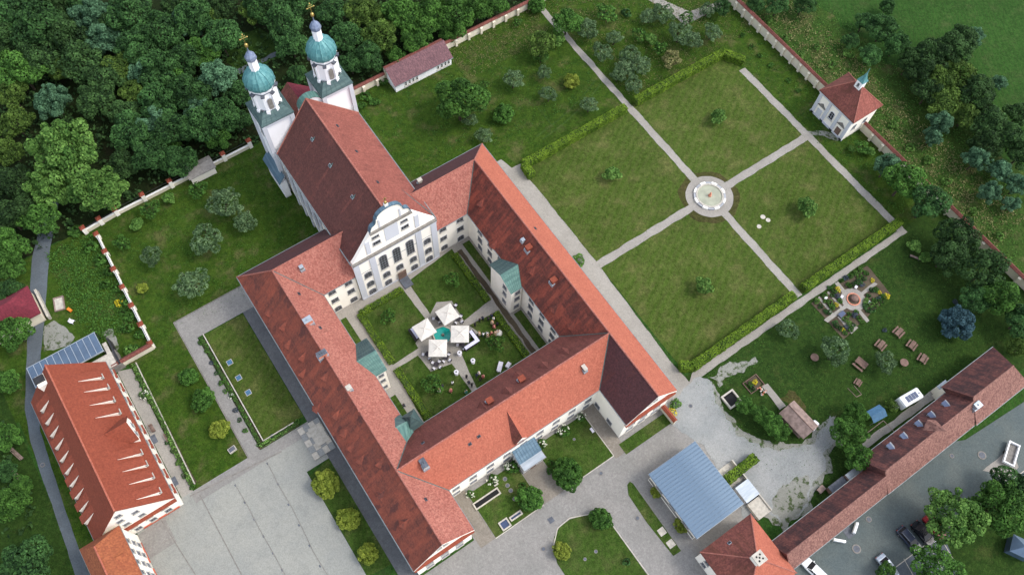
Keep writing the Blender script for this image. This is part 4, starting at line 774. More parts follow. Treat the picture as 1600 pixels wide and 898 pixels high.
for y in (44.6, 50.2):
    MB().box(115.98, y - .6, 0, 116.09, y + .6, 2.3).build('door', 'wood_brown' if y < 46 else 'plaster_grey', cp_); MB().extr([(116.1, y - 1, 3.2), (116.1, y + 1, 3.2), (116.1, y, 4.1)], (-.25, 0, 0)).build('pediment', 'stone_dark', cp_)
for x in (118, 121): win(cp_, ('y', 42.85, -1), x, 2.5, 1.0, 1.6, True, 'grey', (1, 2))
MB().box(119.15, 46.55, 9.8, 120.45, 47.95, 12.1).build('bell_turret', 'plaster_tower', cp_); win(cp_, ('x', 119.15, -1), 47.25, 10.7, .5, .9, True, 'grey', (0, 1))
MB().lathe(119.8, 47.25, [(1.15, 12.1), (.75, 12.6), (.4, 13.4), (.12, 14.4), (.04, 15.6)], 4, math.pi / 4).build('turret_roof', 'copper_dome', cp_)
# garden shed against the north wall
sh = thing('garden_shed', 'long low garden house with purple-brown roof built against the north wall', 'shed', (52.6, 104.5, 0))
MB().extr([(45.9, 103.1, 0), (45.9, 106.6, 0), (45.9, 106.6, 3.9), (45.9, 103.1, 2.2)], (13.6, 0, 0)).build('wall', 'plaster_tower', sh); slope(sh, [(45.6, 102.8, 2.3), (59.8, 102.8, 2.3), (59.8, 106.4, 4.3), (45.6, 106.4, 4.3)], 'tiles_purple', .15)
for x in (48.3, 49.2, 50.1, 51, 56.2, 57.1, 58, 58.8): win(sh, ('y', 103.1, -1), x, .6, .6, 1.2, False, 'white', (0, 1))
b = MB(); gutter(b, [(45.6, 102.75, 2.2), (59.8, 102.75, 2.2)], .07); b.split('gutter', 'gutter', sh)
# ================================================================ VEGETATION
simple('hedge_core', (44, 62, 22), .9, .3, 3)
def crown_mesh(name, mat, seed, leaf, lobes, zr=1.0, lobe_r=.36, fill=420, kind='round', spread=.68, gaps=0.0):
    """crown of unit radius: leaf clumps on the skin of many lobes; tint differs lobe by lobe and leaf by leaf"""
    R = np.random.default_rng(seed); C = []
    for k in range(lobes):
        if kind == 'cone':
            h = R.random() ** .8; a = R.random() * 6.283; rr = (1 - h) * .85 * (.6 + .4 * R.random()); C.append((rr * math.cos(a), rr * math.sin(a), (h * 2 - .75) * zr, lobe_r * (1.05 - .75 * h)))
        elif kind == 'ball':
            t_ = k / lobes; zc_ = 1 - 1.5 * t_; a = k * 2.39996; rr = math.sqrt(max(0, 1 - zc_ * zc_)); C.append((rr * math.cos(a) * .8 + .09 * R.normal(), rr * math.sin(a) * .8 + .09 * R.normal(), (zc_ * .78 + .06 * R.normal()) * zr, lobe_r * (.65 + .65 * R.random())))
        else:
            v = R.normal(size=3); v /= np.linalg.norm(v)
            if v[2] < -.25: v[2] *= -.5
            q = v * (spread * (.62 + .5 * R.random() ** .5)); C.append((q[0] * (1 + .15 * R.normal()), q[1] * (1 + .15 * R.normal()), q[2] * zr, lobe_r * (.6 + .65 * R.random())))
    if kind != 'cone': C.append((0, 0, 0, .55))
    C = np.array(C); A = []; TI = []
    for i, c in enumerate(C):
        n = int(fill * (c[3] / lobe_r) ** 2); v = R.normal(size=(n, 3)); v /= np.linalg.norm(v, axis=1)[:, None]
        v = v[v[:, 2] > -.55]; rad = c[3] * (1 - .28 * R.random(len(v)) ** 2)[:, None]; p = c[:3] + v * rad * np.array([1, 1, .85 * max(zr, .8)])
        d = np.linalg.norm((p[:, None, :] - C[None, :, :3]) / C[None, :, 3:4], axis=2); d[:, i] = 9; ok = d.min(axis=1) > .82
        if gaps: ok &= R.random(len(ok)) > gaps
        p = p[ok]; nn = v[ok] * .8 + R.normal(size=(len(p), 3)) * .55; nn[:, 2] += .35; nn /= np.linalg.norm(nn, axis=1)[:, None]
        A.append(np.concatenate([p, nn], 1)); base = .1 + .5 * R.random(); TI.append(np.clip(base + .27 * R.normal(size=len(p)) + .2 * (np.linalg.norm(p, axis=1) > .88), 0, 1))  # outermost leaves lighter: highlights put into the tint
    A = np.concatenate(A); TI = np.concatenate(TI); return leaves(name, mat, A[:, :3], A[:, 3:], leaf, TI, R)
def leaves(name, mat, P_, N_, leaf, TI, R):
    n = len(P_); t = R.normal(size=(n, 3)); u = np.cross(N_, t); u /= np.linalg.norm(u, axis=1)[:, None]; w_ = np.cross(N_, u)
    s1 = (leaf * (.55 + .8 * R.random(n)))[:, None]; s2 = s1 * (.5 + .4 * R.random(n))[:, None]; bend = N_ * s1 * .25
    V = np.stack([P_ - u * s1, P_ - w_ * s2 + bend, P_ + u * s1, P_ + w_ * s2 + bend * .4], 1).reshape(-1, 3)
    me = bpy.data.meshes.new(name); me.vertices.add(4 * n); me.vertices.foreach_set('co', V.astype(np.float32).ravel()); me.loops.add(4 * n); me.loops.foreach_set('vertex_index', np.arange(4 * n, dtype=np.int32))
    me.polygons.add(n); me.polygons.foreach_set('loop_start', np.arange(0, 4 * n, 4, dtype=np.int32)); me.update(calc_edges=True)
    at = me.attributes.new('tint', 'FLOAT', 'POINT'); at.data.foreach_set('value', np.repeat(TI, 4).astype(np.float32))
    for m_ in (mat if isinstance(mat, (list, tuple)) else [mat]): me.materials.append(MATS[m_])
    return me
def trunk_mesh(name, h, r, seed, top=.8):
    R = random.Random(seed); b = MB(); x = y = 0; z = 0; p = (0, 0, -.02)
    for k in range(3):
        q = (p[0] + R.uniform(-.05, .05), p[1] + R.uniform(-.05, .05), h * (k + 1) / 3); b.tube(p, q, r * (1 - k * .2), r * (.8 - k * .2), 6); p = q
    for k in range(6):
        a = k * 1.05 + R.random(); l = .45 + .25 * R.random(); b.tube((p[0], p[1], h * (.6 + .07 * k)), (p[0] + l * math.cos(a), p[1] + l * math.sin(a), h + top * (.3 + .5 * R.random())), r * .38, r * .1, 5)
    return b.build(name, 'bark', data_only=True)
PR = {}
def proto(kind):
    if kind in PR: return PR[kind]
    base, var = kind.split(':'); sd = int(var) * 17 + 3
    S = dict(dark=('leaf_dark', .05, 46, 1.0, .26, 330, 'round', .76, 1.15), mid=('leaf_mid', .05, 46, 1.0, .26, 330, 'round', .76, 1.1), deep=('leaf_deep', .052, 42, 1.05, .27, 300, 'round', .76, 1.15),
        bright=('leaf_bright', .042, 80, .9, .19, 260, 'round', .74, 1.1), blue=('leaf_blue', .048, 60, 1.1, .2, 240, 'round', .78, 1.2), fruit=('leaf_silver', .05, 48, .7, .2, 190, 'round', .66, .95),
        olive=('leaf_olive', .05, 44, .9, .24, 260, 'round', .68, 1.0), spruce=('leaf_blue', .045, 90, 1.2, .17, 240, 'round', .82, 1.2), bluespruce=('leaf_spruce_blue', .05, 90, .9, .18, 220, 'ball', .82, .85),
        small=('leaf_bright', .1, 22, .9, .3, 150, 'round', .62, .85), sgreen=('leaf_mid', .085, 44, .85, .23, 150, 'ball', .62, .85), yellow=('leaf_yellow', .085, 44, .85, .23, 150, 'ball', .62, .8), sparse=('leaf_mid', .11, 16, .8, .32, 90, 'round', .66, .9),
        straw=('leaf_straw', .09, 18, .7, .3, 130, 'round', .66, .7), shrub=('leaf_mid', .15, 12, .7, .42, 110, 'round', .55, .45), shrubb=('leaf_bright', .15, 12, .7, .42, 110, 'round', .55, .45), hydr=('leaf_mid', .14, 12, .7, .42, 90, 'round', .55, .5),
        lav=('leaf_lavender', .14, 10, .6, .42, 90, 'round', .5, .4), yel=('flower_yellow', .14, 10, .5, .42, 70, 'round', .55, .4), dshrub=('leaf_dark', .15, 12, .7, .42, 110, 'round', .55, .45))[base]
    mat, leaf, lobes, zr, lr, fill, kd, spr, zc = S
    me = crown_mesh('crown', mat, sd, leaf, lobes, zr, lr, fill, kd, spr, .25 if base in ('fruit', 'sparse', 'straw') else 0)
    tr = trunk_mesh('trunk', zc if kd != 'cone' else zc * .8, .065 if zc > .5 else .04, sd, .5 if zc > .6 else .2); fl = None
    if base == 'hydr':
        R = np.random.default_rng(5); b = MB(); v = R.normal(size=(34, 3)); v /= np.linalg.norm(v, axis=1)[:, None]; v = v[v[:, 2] > .05]; pts = []
        for q in v: c = q * np.array([.95, .95, .62]); pts += [c + R.normal(size=3) * .07 for _ in range(14)]
        pts = np.array(pts); nn = R.normal(size=pts.shape) * .5 + np.array([0, 0, 1]); nn /= np.linalg.norm(nn, axis=1)[:, None]; fl = leaves('blossom', 'flower_white', pts, nn, .085, R.random(len(pts)), R)
    PR[kind] = (me, tr, zc, fl); return PR[kind]
TN = dict(dark='broadleaf_tree', mid='broadleaf_tree', deep='broadleaf_tree', bright='broadleaf_tree', blue='conifer_tree', fruit='fruit_tree', olive='broadleaf_tree', spruce='conifer_tree', bluespruce='spruce_tree', small='young_tree', sgreen='round_tree', yellow='round_tree', sparse='fruit_tree', straw='withered_tree', shrub='shrub', shrubb='shrub', hydr='flowering_shrub', lav='shrub', yel='flowering_shrub', dshrub='shrub')
tc = [0]
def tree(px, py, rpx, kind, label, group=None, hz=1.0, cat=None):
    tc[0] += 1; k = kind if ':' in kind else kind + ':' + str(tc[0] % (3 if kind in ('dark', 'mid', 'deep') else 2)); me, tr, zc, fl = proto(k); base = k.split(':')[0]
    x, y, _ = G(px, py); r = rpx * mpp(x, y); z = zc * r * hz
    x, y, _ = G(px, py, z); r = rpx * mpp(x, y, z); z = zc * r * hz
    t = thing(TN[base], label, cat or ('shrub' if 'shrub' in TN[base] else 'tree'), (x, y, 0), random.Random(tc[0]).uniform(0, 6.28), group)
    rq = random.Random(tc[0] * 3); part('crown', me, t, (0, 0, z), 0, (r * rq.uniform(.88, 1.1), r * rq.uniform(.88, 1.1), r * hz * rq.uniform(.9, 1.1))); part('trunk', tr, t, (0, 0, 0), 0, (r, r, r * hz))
    if fl: part('blossom', fl, t, (0, 0, z), 0, (r, r, r * hz))
    return t
W1 = 'dark broadleaf tree in the closed forest canopy, upper left'; GW = 'dark broadleaf trees of the forest canopy'
# forest, one tree at a time: pixel of the crown, its radius, kind
def grp(kind, label, group, pts):
    for p_ in pts: tree(p_[0], p_[1], p_[2], kind, label, group)
GF = lambda k, lb, g, pts: grp(k, lb, g, pts)
GF('dark', 'dark green broadleaf tree along the very top of the forest', 'dark trees at the top of the forest', [(18, 18, 40), (60, 40, 42), (205, 25, 40), (250, 52, 36), (305, 30, 34), (130, 15, 30)])
GF('dark', 'dark green broadleaf tree in the middle of the forest, left of the towers', 'dark trees in the middle of the forest', [(345, 60, 34), (215, 75, 34), (255, 110, 34), (290, 95, 32), (300, 150, 34), (255, 160, 34)])
GF('blue', 'bluish green broadleaf tree in the middle of the forest', 'bluish trees in the middle of the forest', [(340, 125, 32), (225, 115, 26), (310, 175, 26), (232, 205, 24), (180, 30, 26)])
GF('dark', 'dark green tree along the lower forest edge above the balustrade', 'dark trees along the lower forest edge', [(310, 200, 32), (270, 205, 34), (345, 180, 32), (372, 150, 24), (205, 205, 34), (240, 245, 32), (280, 250, 28), (375, 190, 20)])
GF('deep', 'nearly black-green tree deep in the shade of the upper forest', 'shaded trees of the upper forest', [(110, 60, 34), (130, 95, 34), (160, 120, 30), (85, 10, 30), (175, 45, 26), (150, 155, 28), (195, 180, 26), (345, 8, 26), (275, 10, 24)])
GF('olive', 'brownish olive tree near the left edge of the forest', 'olive trees at the left of the forest', [(20, 150, 30), (25, 195, 30), (100, 110, 24), (15, 235, 28)])
GF('deep', 'dark tree at the left edge beside the great maple', 'dark trees left of the great maple', [(22, 290, 34), (15, 340, 32), (45, 320, 26), (195, 255, 24), (60, 90, 32), (20, 65, 30)])
GF('mid', 'medium green broadleaf tree at the left edge of the forest', 'medium green forest trees', [(35, 115, 34), (8, 105, 26), (12, 385, 32), (20, 410, 26), (60, 20, 24)])
GF('mid', 'fresh green tree between darker trees of the middle forest', 'fresh green trees of the middle forest', [(318, 85, 28), (285, 130, 24), (340, 210, 22), (268, 232, 20)])
GF('dark', 'tall dark tree of the wood just behind the two church towers', 'trees behind the church', [(440, 30, 32), (405, 12, 28), (455, 70, 26), (540, 60, 26), (520, 20, 26), (575, 90, 24), (465, 10, 28), (465, 118, 18), (548, 100, 20)])
GF('olive', 'olive green tree of the wood right of the towers', 'olive trees right of the towers', [(562, 22, 32), (598, 55, 34), (585, 25, 28)])
GF('mid', 'fresh green tree of the wood beyond the north garden wall', 'trees beyond the north wall', [(625, 25, 32), (645, 65, 24), (620, 90, 18), (680, 15, 30), (715, 25, 30), (745, 15, 26), (660, 45, 22), (770, 5, 24), (700, 55, 14)])
tree(145, 30, 32, 'spruce', 'large grey-green feathery conifer left of centre in the forest top'); tree(165, 62, 28, 'blue', 'pale blue-green conifer below the large feathery one in the forest')
tree(85, 160, 26, 'spruce', 'grey-green conifer beside the big bright tree, left'); tree(250, 185, 26, 'blue', 'pale bluish tree in the middle of the forest left of the towers'); tree(185, 105, 30, 'olive', 'olive-tinged tree at the forest centre'); tree(330, 30, 24, 'olive', 'brownish-green drooping tree near the top left of the towers')
tree(210, 145, 26, 'olive', 'yellowish-green rounded crown beside a dark forest gap'); tree(290, 40, 28, 'blue', 'blue-green crown near the top of the forest left of the towers'); tree(395, 20, 26, 'olive', 'olive-green tree at the forest top above the left tower')
tree(100, 235, 58, 'bright:0', 'huge bright green maple above the balustrade, far left'); tree(150, 300, 44, 'bright:1', 'lower bright crown of the great maple overhanging the white balustrade'); tree(75, 290, 38, 'bright:0', 'bright green crown at the left foot of the great maple')
tree(60, 345, 30, 'mid', 'green tree hanging over the end of the road, far left'); tree(14, 455, 20, 'dark', 'dark tree above the wine-red roof at the left edge'); tree(22, 520, 30, 'mid', 'green tree below the wine-red roof, left edge')
tree(12, 600, 20, 'mid', 'green tree left of the road opposite the inn top'); tree(8, 680, 24, 'mid', 'green tree at the left edge halfway down the inn'); tree(15, 790, 30, 'mid', 'broad green tree at the left edge, below the middle of the inn'); tree(30, 760, 18, 'mid', 'small round tree beside the lower left park bench'); tree(45, 885, 42, 'dark', 'spreading dark tree filling the bottom left corner'); tree(12, 735, 18, 'dark', 'dark bush-like tree at the left edge below the fence posts')
# orchard beside the church
tree(718, 158, 42, 'mid:1', 'biggest round dark green walnut tree on the orchard lawn'); tree(786, 177, 15, 'sgreen', 'small round tree beside the big walnut'); tree(893, 127, 13, 'yellow', 'bright yellow-green round tree in the orchard'); tree(845, 70, 26, 'olive', 'yellowish spreading tree in the upper orchard')
tree(802, 125, 20, 'fruit', 'grey-green fruit tree between the walnut and the yellow tree'); tree(858, 148, 17, 'fruit', 'grey fruit tree just below the yellow-green tree'); tree(920, 165, 17, 'fruit', 'grey-green fruit tree nearest the top hedge'); tree(850, 112, 16, 'fruit', 'open fruit tree above the grey one in the mid orchard'); tree(885, 35, 24, 'mid', 'leafy tree overhanging the upper orchard path'); tree(872, 60, 14, 'small', 'light green tree touching the orchard path'); tree(838, 8, 14, 'sgreen', 'small tree at the end of the north wall')
tree(845, 90, 14, 'sparse', 'loose green tree under the yellowish spreading tree'); tree(755, 213, 16, 'fruit', 'pale fruit tree in grass above the north-east roof corner'); tree(733, 188, 14, 'fruit', 'small grey tree just below the walnut'); tree(808, 35, 8, 'sparse', 'tiny bush in grass near the north wall'); tree(757, 132, 8, 'sparse', 'small sapling right of the walnut')
grp('fruit', 'grey-green orchard tree right of the orchard path', 'old orchard trees right of the path', [(920, 45, 22), (940, 80, 20), (960, 60, 16), (985, 85, 20), (975, 105, 18), (965, 118, 15), (1000, 100, 22), (990, 130, 18)])
grp('fruit', 'grey-green orchard tree in the upper orchard towards the east wall', 'orchard trees towards the east wall', [(1015, 25, 16), (1062, 50, 24), (1085, 62, 18), (1035, 20, 20), (1112, 50, 18), (1105, 15, 16)])
grp('sparse', 'loose green orchard tree right of the orchard path', 'loose orchard trees right of the path', [(1000, 55, 14), (945, 20, 18), (1030, 75, 13), (1075, 28, 13)])
tree(1050, 93, 19, 'straw', 'straw-coloured withered orchard tree nearest the hedge'); tree(978, 22, 10, 'dshrub', 'small dark bush in the upper orchard'); tree(1130, 12, 15, 'dark', 'dark round tree beside the east wall end'); tree(1018, 62, 12, 'small', 'small light orchard tree in open grass')
for px, py, rp, lb_ in ((1123, 182, 15, 'young bright tree in the upper garden quarter'), (958, 272, 15, 'young bright tree in the left garden quarter'), (1261, 323, 18, 'young bright tree in the right garden quarter'), (1098, 446, 18, 'young bright tree in the lower garden quarter')): tree(px, py, rp, 'small', lb_, 'four young trees of the formal garden')
# west garden
for px, py, rp, lb_ in ((350, 320, 33, 'large silver-green fruit tree against the north-west balustrade'), (322, 372, 29, 'silver-green fruit tree in the middle of the west lawn'), (300, 440, 31, 'silvery fruit tree nearest the abbey, west lawn'), (237, 402, 22, 'dull grey-green fruit tree at the left of the west lawn'), (385, 345, 22, 'grey-green fruit tree nearest the church flank')): tree(px, py, rp, 'fruit', lb_)
tree(235, 325, 18, 'sparse', 'loose green sapling below the great maple'); tree(215, 350, 12, 'small', 'yellow-green sapling below the great maple'); tree(310, 295, 15, 'sparse', 'thin tree beside the gate hut'); tree(190, 380, 15, 'sparse', 'thin sapling near the corner of the balustrade'); tree(265, 310, 12, 'small', 'small light tree against the balustrade'); tree(222, 450, 9, 'yellow', 'tiny yellowish sapling by the sloping wall')
for px, py, rp, lb_ in ((295, 587, 14, 'round tree nearest the paved path corner'), (317, 625, 17, 'larger dark round tree in the middle of its row'), ): tree(px, py, rp, 'sgreen', lb_, 'round trees on the west lawn')
tree(343, 671, 15, 'yellow', 'yellow-green round tree, lowest on the west lawn')
tree(510, 756, 19, 'yellow', 'yellow-green clipped tree, topmost of three beside the west wing'); tree(545, 809, 16, 'yellow', 'yellow-green clipped tree, middle of three beside the west wing'); tree(575, 864, 16, 'yellow', 'yellow-green clipped tree, lowest of three beside the west wing')
# courtyard and forecourt
for px, py, rp, lb_ in ((708, 437, 15, 'airy young tree in the courtyard by the church door'), (608, 495, 14, 'airy young tree in the left courtyard lawn'), (678, 600, 17, 'airy young tree in the lower courtyard lawn'), (775, 535, 18, 'airy young tree beside the party guests')): tree(px, py, rp, 'sparse', lb_)
tree(885, 740, 22, 'sgreen', 'large round tree right of the porch path'); tree(828, 778, 19, 'sgreen', 'large round tree left of the porch path'); tree(938, 811, 16, 'sgreen', 'spreading tree on the tip of the teardrop lawn'); tree(878, 860, 14, 'yellow', 'yellow-green tree at the left side of the teardrop lawn'); tree(1027, 768, 10, 'yellow', 'small tree against the hall, upper one'); tree(1065, 820, 11, 'yellow', 'small tree against the hall, lower one')
tree(978, 876, 7, 'dshrub', 'little dark bush on the teardrop lawn')
for px, py, rp, lb_ in ((735, 772, 7, 'white hydrangea by the south-west corner of the forecourt lawn'), (769, 749, 9, 'white hydrangea second from the left along the south front'), (800, 728, 12, 'biggest white hydrangea left of the porch'), (845, 694, 9, 'white hydrangea just right of the porch'), (880, 673, 10, 'white hydrangea right of the porch, middle one'), (908, 651, 8, 'white hydrangea at the right end of the south front'), (226, 616, 8, 'white flowering shrub beside the inn terrace'), (361, 618, 5, 'small white shrub on the path border')): tree(px, py, rp, 'hydr', lb_, 'white hydrangeas')
for px, py, rp in ((1055, 630, 10), (1052, 645, 8)): tree(px, py, rp, 'shrubb' if py < 640 else 'yel', 'shrub in the stone bed at the south-east gable' if py < 640 else 'yellow shrub in the stone bed at the south-east gable')
tree(903, 407, 11, 'shrubb', 'lone green bush against the east wing')
for k, (px, py) in enumerate(((816, 757), (858, 735), (862, 722), (835, 705))): tree(px, py, 6, 'shrub', 'low bush beside the porch', 'low bushes round the porch')
# park right
tree(1233, 516, 19, 'fruit', 'fruit tree beside the hedge path, right'); tree(1306, 550, 31, 'fruit:1', 'broad grey-green tree in the picnic meadow'); tree(1382, 564, 22, 'fruit', 'round grey tree between the picnic tables'); tree(1495, 503, 29, 'bluespruce:0', 'dense blue spruce on the picnic meadow')
tree(1335, 645, 22, 'mid', 'upper dark tree of the clump by the long range'); tree(1330, 680, 26, 'mid', 'middle tree of the clump by the long range'); tree(1340, 715, 27, 'mid', 'lowest tree of the clump by the long range'); tree(1392, 632, 12, 'olive', 'pale bush-like tree by the caravan hitch')
for px, py, rp in ((1165, 632, 15), (1185, 645, 17), (1205, 660, 19), (1222, 675, 15)): tree(px, py, rp, 'mid', 'leafy tree in the row by the little dark-roofed barn', 'row of trees by the barn')
tree(1490, 805, 50, 'bright:0', 'great yellow-green maple over the parked cars'); tree(1560, 790, 44, 'mid:2', 'dark tree right of the great maple at the car park'); tree(1465, 885, 40, 'mid:0', 'dark green tree over the lower parked cars'); tree(1580, 760, 30, 'dark', 'dark tree by the white trailer at the right edge'); tree(1385, 893, 16, 'mid', 'tree clipped by the bottom edge beside the grey car')
for px, py, rp, kd, lb_ in ((1412, 285, 34, 'mid', 'big green tree at the east end of the lower hedge'), (1450, 318, 36, 'dark', 'big dark tree right of the hedge end'), (1385, 262, 22, 'blue', 'grey-green tree against the east wall by the chapel'), (1345, 230, 14, 'sparse', 'thin tree behind the garden chapel'), (1500, 370, 34, 'deep', 'dark maple below the red wall coping, upper'), (1480, 400, 30, 'deep', 'dark maple above the white-flowering bush'), (1540, 420, 36, 'deep', 'dark maple next to the lower red coping'), (1560, 465, 34, 'mid', 'leafy tree near the right edge above the blue spruce'), (1595, 500, 28, 'dark', 'dark tree at the right edge beside the range end'), (1525, 465, 24, 'dark', 'dark tree above the blue spruce'), (1590, 545, 20, 'olive', 'yellowish tree at the far end of the long range'),
    (1430, 385, 12, 'small', 'whitish-green bush by the garden bench, upper'), (1447, 402, 11, 'small', 'whitish-green bush by the garden bench, lower')): tree(px, py, rp, kd, lb_)
GE = 'trees of the copse beyond the east wall'
grp('deep', 'dark tree in the dense copse beyond the east wall', GE, [(1455, 90, 30), (1490, 80, 30), (1440, 115, 26), (1450, 145, 24), (1420, 100, 22), (1500, 60, 24)])
grp('olive', 'olive-dark tree in the middle of the copse beyond the east wall', 'olive trees of the east copse', [(1470, 125, 32), (1500, 120, 32), (1480, 160, 30), (1510, 180, 28)])
grp('deep', 'dark tree in the right part of the copse beyond the east wall', 'trees in the right part of the east copse', [(1525, 150, 30), (1545, 190, 28), (1570, 215, 28), (1595, 240, 28), (1540, 225, 26), (1590, 180, 22)])
grp('blue', 'grey-green tree on the near side of the copse beyond the east wall', 'grey-green trees on the near side of the copse', [(1468, 195, 22), (1455, 215, 16), (1525, 250, 22), (1560, 265, 20), (1545, 300, 18), (1590, 290, 20), (1580, 320, 14)])
grp('dark', 'dark tree in the scrub above the garden chapel', 'trees above the chapel', [(1380, 45, 24), (1350, 35, 18), (1400, 70, 22), (1360, 85, 18), (1330, 65, 14), (1385, 12, 14), (1255, 8, 18), (1215, 10, 18), (1180, 8, 16)])
tree(1520, 58, 16, 'blue', 'blue-green tree standing out at the top of the east copse'); tree(1560, 130, 12, 'blue', 'thin tree at the field edge of the east copse')
# undergrowth along the sloping wall and between things
grp('shrub', 'leafy shrub in the bank below the sloping balustrade', 'shrubs on the bank below the balustrade', [(140, 385, 12), (158, 405, 12), (172, 425, 11), (186, 448, 10), (194, 470, 10), (205, 495, 10), (200, 515, 10), (218, 522, 9), (165, 445, 9), (120, 362, 12), (192, 488, 8), (213, 545, 8)])
tree(185, 475, 8, 'yel', 'yellow flowering shrub on the bank below the balustrade'); tree(205, 548, 13, 'shrubb', 'light green shrub beside the inn roof corner')
grp('shrub', 'bush growing on the north wall by the shed', 'bushes by the shed end', [(570, 150, 10), (585, 160, 9), (598, 128, 9), (565, 165, 8)])
grp('shrubb', 'weed bush in the rough strip outside the east wall', 'weed bushes outside the east wall', [(1225, 60, 9), (1250, 85, 8), (1300, 100, 8), (1200, 30, 8), (1275, 75, 7), (1395, 195, 8), (1420, 230, 9), (1450, 250, 9), (1480, 285, 9), (1520, 330, 8), (1560, 370, 9), (1325, 85, 9)])
for k, (px, py) in enumerate(((1175, 72), (1205, 102), (1232, 125), (1160, 55), (1187, 88), (1248, 142))): tree(px, py, 5, 'shrub', 'climbing shrub at the foot of the east wall', 'wall shrubs in the upper garden')
tree(1330, 232, 7, 'small', 'low tree just below the chapel front'); tree(1358, 236, 10, 'small', 'whitish tree beside the chapel path')
# hedges: leaf skin over a clipped core
def hedge(name, label, pts, w, h, mat='leaf_hedge', leaf=.12, dens=60, group=None, cat='hedge'):
    R = np.random.default_rng(len(pts) * 7 + int(abs(pts[0][0]))); PP = []; NN = []; core = MB()
    for a, c in zip(pts[:-1], pts[1:]):
        a = np.array(a[:2]); c = np.array(c[:2]); l = np.linalg.norm(c - a); d = (c - a) / l; n = np.array([-d[1], d[0]]); hw = w / 2
        core.prism([tuple(v) for v in (a + n * hw * .8, a - n * hw * .8, c - n * hw * .8, c + n * hw * .8)], 0, h * .9)
        for f, area in (('t', w * l), ('l', h * l), ('r', h * l), ('e', w * h), ('s', w * h)):
            k = int(area * dens); s = R.random(k) * l; q = (R.random(k) * 2 - 1) * hw; z = R.random(k) * h; bump = .05 * np.sin(s * 2.1) + .05 * np.sin(s * 5.3 + 1) + .05 * np.sin(s * 1.13 + R.random())
            if f == 't': o = q; z = np.full(k, h) + bump + R.normal(size=k) * .05; nv = np.tile([0, 0, 1.], (k, 1))
            elif f in 'lr': sg = 1 if f == 'l' else -1; o = np.full(k, sg * hw) + sg * bump * .8; nv = np.tile([n[0] * sg, n[1] * sg, .2], (k, 1))
            else: s = np.full(k, l if f == 'e' else 0.); o = q; sg = 1 if f == 'e' else -1; nv = np.tile([d[0] * sg, d[1] * sg, .2], (k, 1))
            PP.append(np.stack([a[0] + d[0] * s + n[0] * o, a[1] + d[1] * s + n[1] * o, z], 1)); NN.append(nv + R.normal(size=nv.shape) * .45)
    PP = np.concatenate(PP); NN = np.concatenate(NN); NN /= np.linalg.norm(NN, axis=1)[:, None]; c0 = np.array([pts[0][0], pts[0][1], 0])
    t = thing(name, label, cat, tuple(c0), 0, group)
    clump = np.clip(.45 + .3 * np.sin(PP[:, 0] * 1.3 + PP[:, 1] * .9) * np.sin(PP[:, 0] * .5 - PP[:, 1] * 1.7) + R.normal(size=len(PP)) * .18 + .2 * (PP[:, 2] > h * .9), 0, 1)  # leaf clumps vary; lit hedge top is put into the tint as paler leaves
    part('foliage', leaves('foliage', mat, PP - c0, NN, leaf, clump, R), t); core.build('branch_core', 'hedge_core', t); return t
hedge('garden_hedge', 'clipped hedge along the top of the garden, left of the orchard path', [(57.4, 70.2), (57.6, 73.3), (83.2, 73.3)], 1.5, 1.75); hedge('garden_hedge', 'clipped hedge along the top of the garden, right of the orchard path', [(85.8, 73.5), (109.6, 73.3), (112.2, 69.2)], 1.5, 1.75)
hedge('garden_hedge', 'clipped hedge along the bottom of the garden, left part', [(56.6, 23.0), (58.5, 21.6), (83.2, 22.0)], 1.55, 1.75); hedge('garden_hedge', 'clipped hedge along the bottom of the garden, right part', [(85.8, 22.1), (111.5, 22.2)], 1.55, 1.75)
for lb_, pts in (('low hedge round the lawn nearest the church left side', [(23.4, 63.4), (14.5, 63.4), (14.5, 52)]), ('low hedge along the right side of the courtyard', [(35.4, 64.2), (35.4, 52.7)]), ('low hedge left of the lower courtyard lawn', [(14.6, 50.6), (14.6, 37.2)]), ('low hedge behind the party guests', [(35.2, 50), (35.2, 37.6)])): hedge('courtyard_hedge', lb_, pts, 1.2, .7, 'leaf_hedge', .1, 60)
hedge('yard_hedge', 'short bushy hedge between the hall and the gravel yard', P((1133, 752), (1178, 716)), 1.6, 1.5); hedge('terrace_hedge', 'narrow hedge and planting along the inn terrace', [(-23.3, 77.0), (-23.4, 66), (-23.9, 52)], .7, .6, 'leaf_bright', .13, 30)
hedge('border_planting', 'narrow flower border beside the sunken lawn path', [(-11.3, 75), (-11.4, 52.4)], .6, .45, 'leaf_mid', .13, 24, cat='flower border'); hedge('border_planting', 'flower border along the bottom of the sunken lawn', [(-11.6, 51.5), (-4.6, 51.5)], .6, .5, 'leaf_bright', .13, 24, cat='flower border')
# rough growth: tufts nobody could count
def tufts(name, polys, n, mat, leaf, hmax, seed):
    R = np.random.default_rng(seed); PP = []
    for x0, y0, x1, y1, share in polys:
        k = int(n * share); c = np.stack([R.uniform(x0, x1, k // 6 + 1), R.uniform(y0, y1, k // 6 + 1)], 1); q = c[R.integers(0, len(c), k)] + R.normal(size=(k, 2)) * .35; PP.append(np.concatenate([q, R.random((k, 1)) * hmax], 1))
    PP = np.concatenate(PP); N_ = R.normal(size=PP.shape); N_[:, 2] = abs(N_[:, 2]) + .4; N_ /= np.linalg.norm(N_, axis=1)[:, None]
    me = leaves(name, mat, PP, N_, leaf, np.clip(.5 + .3 * R.normal(size=len(PP)), 0, 1), R); o = bpy.data.objects.new(name, me); COL.objects.link(o); o['kind'] = 'stuff'; return o
tufts('meadow_tufts', [(123, 8, 134, 100, 1)], 9000, 'leaf_straw', .16, .35, 1); tufts('meadow_weeds', [(122.5, -5, 140, 100, 1)], 18000, 'leaf_mid', .13, .3, 2)
